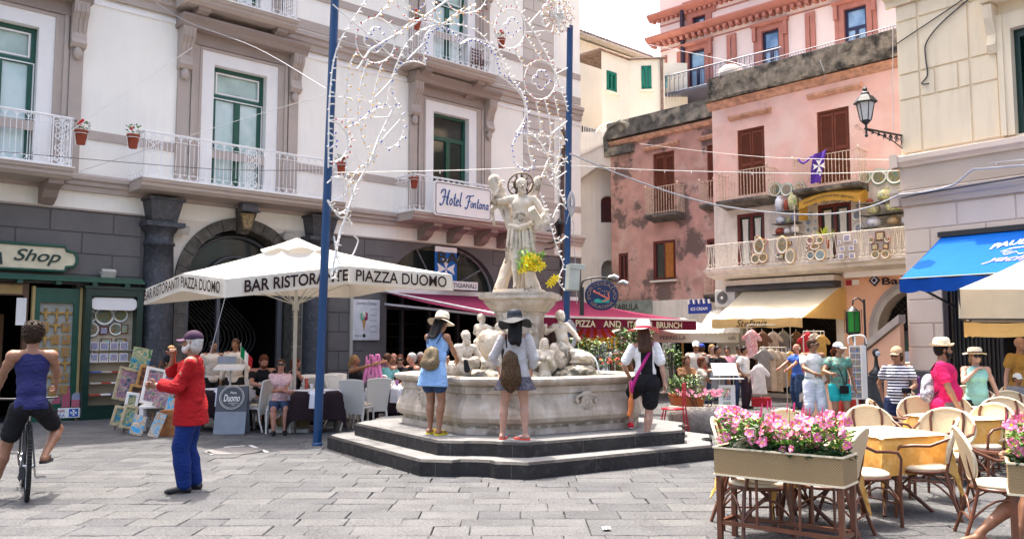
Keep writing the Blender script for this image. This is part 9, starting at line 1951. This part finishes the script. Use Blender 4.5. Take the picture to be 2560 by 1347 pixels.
for k in range(6): a=k*PI/3+.3; b.tube([(cx+.13*math.cos(a),.13*math.sin(a),zc2-.10),(cx+.13*math.cos(a),.13*math.sin(a),zc2-.50)],.010,4); b.tube([(cx+.17*math.cos(a),.17*math.sin(a),zc2-.06),(cx+.17*math.cos(a),.17*math.sin(a),zc2-.52)],.006,4)
b.lathe([(.14,-.50),(.13,-.53),(.03,-.60),(.02,-.68),(.0,-.72)],(cx,0,zc2),6); b.build('lantern_frame',m_ir,t)
for k in range(6): a=k*PI/3+.3; a2=a+PI/3; r_=.12; b=MB(); b.quad(*[(cx+r_*math.cos(q),r_*math.sin(q),zc2-h_) for q,h_ in ((a,.5),(a2,.5),(a2,.1),(a,.1))]); b.build('pane',[M('pane_green',(.02,.22,.03),.2),M('pane_amber',(.35,.18,.02),.2),M('pane_clear',(.4,.4,.35),.2)][(2,2,1,0,0,1)[k]],t)
t=thing('coin_telescope','small black viewing device standing on the stone pillar','telescope',(px_+.06,16.4,.97)); b=MB(); b.lathe([(.14,0),(.15,.04),(.07,.12),(.04,.2),(.03,.34),(.06,.4),(.07,.46),(.03,.52)],(0,0,0),12); b.ball((0,-.09,.42),.05,6,1,1,.3,1); b.build('body',[cblk,M('dial_pale',(.5,.55,.6))],t)
# postcard stand
px_=(2142-1280)/F*15.9; t=thing('postcard_stand','white wire stand full of coloured postcards with two display faces','postcard stand',(px_,15.9,0)); b=MB(); b.tube([(0,0,0),(-.06,0,.6),(-.06,0,1.72)],.018,6); b.tube(smooth([(-.18,0,1.58),(-.18,0,1.70),(-.05,0,1.74),(.12,0,1.72),(.16,0,1.58)]),.015,5); b.tube([(-.25,.2,.02),(0,0,.05),(.25,-.2,.02)],.015,5); b.tube([(-.25,-.2,.02),(0,0,.05),(.25,.2,.02)],.015,5)
b.build('stand_frame',m_iron,t); MB().box(-.18,.03,-.03,-.01,.55,1.55).build('card_panel',m_wp,t); MB().box(.04,.14,-.02,.10,.55,1.55).build('card_panel',m_wp,t)
pcd=pic('postcard_print',[(.05,.15,.45),(.1,.35,.6),(.5,.15,.08),(.5,.45,.3),(.1,.25,.1)],14)
for k in range(8):
    for c in range(2): MB().box(-.17+c*.10,-.08+c*.10,-.036,-.03,.58+k*.12,.68+k*.12).build('postcard',pcd,t)
# ================= CLOTHES SHOP FRONT =================
gm=[pic('dress_floral_red',[(.65,.45,.42),(.55,.05,.08),(.7,.6,.55),(.6,.2,.2)],9),M('dress_beige',(.42,.33,.24)),M('dress_red',(.4,.02,.03)),pic('dress_print',[(.3,.2,.12),(.5,.4,.28),(.15,.08,.05)],12),M('dress_ochre',(.42,.24,.06)),M('dress_white',(.70,.64,.60)),M('dress_grey',(.2,.18,.16)),M('dress_pale_pink',(.68,.45,.50)),M('dress_brown',(.12,.06,.03))]
def garment(u,v,Y,w_,l,mt,lab,slv=True):
    w_=min(w_,.5)*.9
    c=W(u,v,Y); S_=Sdf(.02); S_.chain([(0,0,0),(0,0,-l*.45),(0,0,-l)],[w_*.33,w_*.34,w_*.44]); 
    for q in (-1,1): S_.cap((q*w_*.3,0,0),(q*w_*.48,0,-.10 if slv else -.02),w_*.12)
    S_.plane((0,0,-l*.97),(0,0,-1)); S_.noise=folds(.012,32); mb=S_.mesh(.022); mb.v=[(x,y*.35,z) for x,y,z in mb.v]; o=mb.build('garment',mt); o.location=c; o.rotation_euler=(0,0,PK.a*.6); thing('',lab,'garment','garments hung outside the clothes shop',obj=o)
    b=MB(); b.tube([(-w_*.35,0,.02),(0,0,.12),(w_*.35,0,.02)],.008,4); b.tube([(0,0,.12),(0,0,.22)],.006,4); h=b.build('clothes_hanger',m_iron); h.location=c; thing('',('clothes hanger of the '+lab)[:90],'clothes hanger','hangers outside the clothes shop',obj=h)
GL=[(1878,838,22.4,.75,.62,0,'red and white floral dress hung highest at the left'),(1905,842,22.6,.5,.8,8,'brown patterned dress beside the floral one'),(1932,842,22.8,.5,.9,3,'beige printed dress in the middle of the shop front'),(1957,840,23,.5,.9,6,'grey top deep in the shop'),(1990,842,23,.5,.8,8,'dark brown dress behind the man in blue'),(2018,845,21.6,.5,1.0,2,'red dress at the right doorpost'),(2035,845,21.5,.45,1.05,1,'tan dress on the right doorpost rail'),(2052,848,21.4,.4,1.1,4,'ochre dress at the far right of the rail'),(1908,885,21.6,.5,.9,6,'slate jacket on the outdoor rail'),(1925,885,21.6,.45,.95,1,'long beige dress on the outdoor rail'),(1942,888,21.7,.4,.95,3,'cream printed dress on the outdoor rail'),(1955,892,21.8,.4,.8,1,'sand coloured tunic on the outdoor rail'),(1897,925,21.2,.5,.62,5,'white and pink child dress hung low at the front'),(1887,945,21.3,.4,.4,7,'pale pink blouse low at the left of the rail'),(1973,890,22,.42,.8,4,'olive-ochre scarf dress near the man in blue')]
for g_ in GL: garment(g_[0],g_[1],g_[2],g_[3],g_[4],gm[g_[5]],g_[6])
for i,(u0,u1,v,Y,lab) in enumerate(((1868,1975,812,22.7,'upper clothes rail under the Stefania awning'),(1900,1965,868,21.7,'outdoor clothes rail on the shop step'),(2008,2060,828,21.5,'clothes rail by the right doorpost'))): 
    a=W(u0,v,Y);e=W(u1,v,Y); b=MB(); b.tube([tuple(a),tuple(e)],.015,5); b.tube([tuple(a),(a.x,a.y,0)],.015,5); b.tube([tuple(e),(e.x,e.y,0)],.015,5); thing('',lab,'clothes rail',obj=b.build('clothes_rail',m_pol))
a=W(1903,985,21.2); b=MB(); b.box(-.22,.22,-.1,.1,-.12,.1); o=b.build('display_box',M('dress_red',(0,0,0)),loc=(a.x,a.y,.12)); thing('','red box on the pavement under the pink dress','box',obj=o)
MB().box(-1.35,1.85,-.45,.0,0,.10).build('door_step',m_stp,pink)
a=W(2110,990,16.6); b=MB(); b.grid(lambda u,v:(-.32+.6*u,.05*math.sin(u*22)-.0,.05+.85*v),30,3); o=b.build('red_cloth',M('cloth_coral',(.55,.07,.06)),loc=(a.x+.1,a.y,0)); thing('','coral red cloth hanging behind the postcard stand','cloth',obj=o)
# round hanging sign
c=W(1504,738,21.0); t=thing('round_sign','round dark blue sign lettered PORTOSALVO GELATERIA with an anchor','sign',tuple(c)); r=.40; sg=.85
b=MB(); b.lathe([(r*1.0,-.04),(r*1.05,-.03),(r*1.05,.03),(r*1.0,.04)],(0,0,0),32,mat=Matrix.Rotation(PI/2,4,'X')); b.v=[(x*1.0,y,z*.9) for x,y,z in b.v]; b.build('disc',M('sign_navy',(.008,.02,.09),.4),t)
def ringtext(s,a0,a1,rr,mt,flip=False):
    def xf(x,y):
        a=math.radians(a0+(a1-a0)*(x+.5)); q=rr+(-y if flip else y); return (q*math.cos(a),-.05,q*math.sin(a)*.9)
    return text(s,1,.085,mt,t,'lettering',xf=xf,bold=.01)
m_stl=M('sign_brown',(.30,.20,.15)); ringtext('PORTOSALVO',200,-20,.325,m_stl); ringtext('GELATERIA',215,325,.325,m_stl,True)
b=MB(); b.tube([(-.17,-.05,.08),(.14,-.05,-.08)],.022,5); b.tube([(.16,-.05,.06),(.18,-.05,-.09),(.02,-.05,-.16)],.02,5); b.ball((-.19,-.05,.09),.035,5); b.build('anchor',M('anchor_pink',(.7,.2,.15)),t); b=MB(); b.slab([(-.2,-.12),(-.1,-.08),(0,-.13),(.1,-.09),(.2,-.13),(.17,-.19),(-.17,-.19)],-.055,-.042); b.build('sea',M('sea_green',(.05,.35,.28)),t)
b=MB(); 
for k in range(10): a=k*2.4; q=.07+.016*k; b.ball((q*math.cos(a),-.05,abs(q*math.sin(a))*.9+.02),.012,4)
b.build('stars',M('star_yellow',(.7,.5,.05)),t)
b=MB(); b.tube(smooth([(-.5,0,-.35),(-.5,0,.2),(-.42,0,.38),(-.1,0,.45),(.2,0,.42),(.38,0,.36)]),.022,5); b.box(-.55,-.45,-.1,.1,-.5,.2); b.tube([(-.25,0,.42),(-.25,0,.3)],.008,4); b.tube([(.2,0,.42),(.2,0,.3)],.008,4); b.build('hanging_bracket',m_ir,t)
for (u,v,lab) in ((1533,693,'silver spotlight above the round blue sign'),(1556,707,'silver spotlight right of the round blue sign')): c=W(u,v,20.8); b=MB(); b.tube([(-.12,0,.0),(.02,0,.03),(.12,0,-.03)],[.03,.05,.065],8); b.tube([(-.12,0,0),(-.2,.1,-.1)],.012,4); thing('',lab,'spotlight',obj=b.build('spotlight',M('steel',(0,0,0)),loc=tuple(c)))
b=MB(); a=HO.w(15.0,.3,5.2); b.box(-.22,.22,-.22,.22,0,.03); b.build('_',m_ir).name='lantern_top'; o=bpy.data.objects['lantern_top']; bpy.data.objects.remove(o)
c=W(1380,520,21.5); t=thing('wall_lamp','ornate black wall lamp at the quoined corner of the hotel','wall lamp',tuple(HO.w(14.2,.35,4.9))); b=MB(); b.lathe([(.05,-.25),(.16,.12),(.2,.14),(.08,.28),(.02,.36)],(0,0,.35),6); b.tube(smooth([(0,0,.0),(-.35,0,-.1),(-.5,0,.15),(-.35,0,.3),(0,0,.1)]),.02,5); b.tube(smooth([(0,0,.08),(-.2,0,-.25),(-.5,0,-.3)]),.02,5); b.tube([(0,0,.1),(0,.35,0)],.02,5); b.build('lamp_body',m_ir,t)
b=MB(); b.tube(smooth([(14.6,-.1,8.7),(14.6,-.3,8.3),(14.6,-.35,8.0),(14.6,-.12,7.6),(14.6,-.1,3),(14.6,-.1,.2)]),.07,8); b.build('drainpipe',M('pipe_brown',(.10,.06,.05),.5),hotel)
# ================= PLANTS =================
random.seed(33)
def bush(name,lab,cat,u,v,Y,r,h_,n,ls,fl=0,flm=None,extra=None,z0=None):
    c=W(u,v,Y); base=0 if z0 is None else z0; t=thing(name,lab,cat,(c.x,Y,base)); lf=MB();ff=MB();st=MB()
    for i in range(n):
        a=random.uniform(0,6.28); q=r*math.sqrt(random.random()); zz=(c.z-base)+random.uniform(-.5,.5)*h_*(1+.3*math.sin(a*3)); leafq(lf,(q*math.cos(a),q*math.sin(a)*.6,zz),(math.cos(a),math.sin(a),random.uniform(-.5,.9)),ls*random.uniform(.7,1.3),ls*.3,random.choice([0,1,1]))
    for i in range(9): a=random.uniform(0,6.28); q=r*.7*random.random(); st.tube([(0,0,.02),(q*.4*math.cos(a),q*.4*math.sin(a),(c.z-base)*.5),(q*math.cos(a),q*math.sin(a)*.6,c.z-base+.3*h_)],.01,4)
    for i in range(fl): a=random.uniform(0,6.28); q=r*math.sqrt(random.random()); trumpet(ff,(q*math.cos(a),q*math.sin(a)*.6,c.z-base+random.uniform(-.1,.55)*h_),(random.uniform(-.5,.5),-1,.5),.032)
    st.build('stems',m_wood,t); lf.build('foliage',[m_leaf,m_ldk],t,'stuff')
    if fl: ff.build('blossom',flm or [m_pkf,m_pkd,m_eye],t,'stuff')
    return t
bush('potted_shrub','dark green shrub behind the fountain under the burgundy awning','shrub',1452,880,19.5,.34,.6,420,.10); bush('potted_shrub','tall green climbing plant left of the pink-brimmed hat','shrub',1585,850,19.2,.4,.55,450,.10); bush('climbing_plant','leafy climber right of the woman in the pink-brimmed hat','plant',1680,895,17.5,.18,.45,260,.08); bush('potted_shrub','small green shrub behind the olive shirt','shrub',1500,880,20,.35,.6,300,.09)
bush('flower_box_plant','red and pink flowers in the box behind the fountain rim','flowers',1527,908,18.5,.28,.2,160,.06,16,[m_red,m_pkd,m_eye]); bush('boxwood','round bright green bush in the square terracotta planter','shrub',1712,962,15.6,.30,.28,900,.05)
t=thing('terracotta_planter','square terracotta planter on an iron stand beside the red chair','planter',((1712-1280)/F*15.6,15.6,0)); b=MB(); b.add([(-.22,-.18,.32),(.22,-.18,.32),(.22,.18,.32),(-.22,.18,.32),(-.3,-.24,.66),(.3,-.24,.66),(.3,.24,.66),(-.3,.24,.66)],[(0,1,5,4),(1,2,6,5),(2,3,7,6),(3,0,4,7),(3,2,1,0),(4,5,6,7)]); b.build('box',M('terracotta_orange',(.42,.14,.05),.8),t); b=MB()
for sx in (-1,1):
    for sy in (-1,1): b.tube(smooth([(sx*.28,sy*.2,.6),(sx*.2,sy*.15,.32),(sx*.22,sy*.18,.1),(sx*.28,sy*.2,0)]),.012,4)
b.build('iron_stand',m_ir,t)
t=thing('stone_trough','rounded weathered stone trough full of pink flowers','planter',((1752-1280)/F*15.4,15.4,0)); b=MB(); b.lathe([(.42,0),(.52,.08),(.56,.3),(.54,.46),(.48,.47),(.46,.42)],(0,0,0),20,0,1.15,.7); b.build('trough',M('rough_stone',(.30,.27,.24),.95,.3,9,bump=1,bs=30),t)
bush('trough_flowers','low pink petunias filling the stone trough','flowers',1752,985,15.4,.5,.14,500,.05,70)
t=thing('red_chair','red metal cafe chair beside the terracotta planter','chair',((1678-1280)/F*14.9,14.9,0),-1.9); m_rm=M('red_metal',(.45,.01,.03),.4); b=MB(); b.lathe([(.01,.44),(.2,.44),(.21,.46),(.01,.47)],(0,0,0),18); b.build('seat',m_rm,t); b=MB(); b.slab([(-.17,.5),(.17,.5),(.2,.75),(.12,.9),(-.12,.9),(-.2,.75)],.19,.21); b.build('backrest',m_rm,t)
b=MB()
for sx in (-1,1): b.tube([(sx*.17,.2,.9),(sx*.18,.2,.44),(sx*.2,.25,0)],.013,5); b.tube([(sx*.16,-.14,.44),(sx*.2,-.22,0)],.013,5); b.tube([(sx*.19,-.2,.15),(sx*.19,.22,.15)],.008,4)
b.build('legs',m_rm,t)
p=put(1812,17.3); t=thing('menu_stand','white menu stand with food photographs and an open menu on top','menu stand',p,.1); b=MB(); b.box(-.17,.17,-.03,.0,.12,.74); b.build('photo_board',m_wp,t); b=MB(); b.tube([(-.15,0,0),(-.15,.0,.95)],.012,5); b.tube([(.15,0,0),(.15,0,.95)],.012,5); b.build('stand_frame',m_pol,t); b=MB(); b.obox(Matrix.Translation((-.02,.05,1.05))@Matrix.Rotation(.9,4,'X'),-.26,.26,-.15,.15,0,.02); b.box(-.34,.3,-.2,.05,.86,.88); b.build('open_menu',m_wp,t)
for k,cc_ in enumerate(((.5,.1,.15),(.12,.3,.05),(.15,.1,.2),(.4,.25,.1))): MB().box(-.09,.07,-.035,-.03,.16+k*.14,.26+k*.14).build('food_photo',pic('food_%d'%k,[cc_,(.6,.6,.6),cc_],12),t)
bk_=W(1570,925,18.6); b=MB(); b.lathe([(.18,-.25),(.24,.3),(.26,.32),(.22,.32)],(0,0,0),14); o=b.build('wicker_basket',M('wicker_tan',(.42,.26,.10),.8,.4,40,bump=1,bs=90),loc=(bk_.x,bk_.y,bk_.z)); 
o.location.z=.25; o.scale=(1,1,1.6); thing('','tall tan wicker basket planter behind the fountain','basket',obj=o)
wb=W(1527,925,18.6); MB().box(0,0,0,0,0,0); b=MB(); b.box(-.42,.42,-.12,.12,.0,.62); o=b.build('white_flower_box',m_wp,loc=(wb.x,18.5,0)); thing('','white box planter with flowers behind the fountain rim','planter',obj=o)
# striped clothes on a mannequin by the shop window
p=put(2545,13.6); q=Person('shop mannequin in a green and yellow striped dress inside the corner shop',p,.2,pose(1.7,female=True,hands=((-.2,-.02,.5),(.2,-.02,.5))),'fair',.02,cat='mannequin'); q.shirt(M('dress_ochre',(0,0,0)),.4,-.2,.03,flare=.03,name='dress'); q.o.name='mannequin'
import re as _re
for _o in bpy.data.objects:
    if _o.get('label') and len(_o['label'].split())>16: print('LONG',_o.name,_o['label'])
print('objects',len(bpy.data.objects))
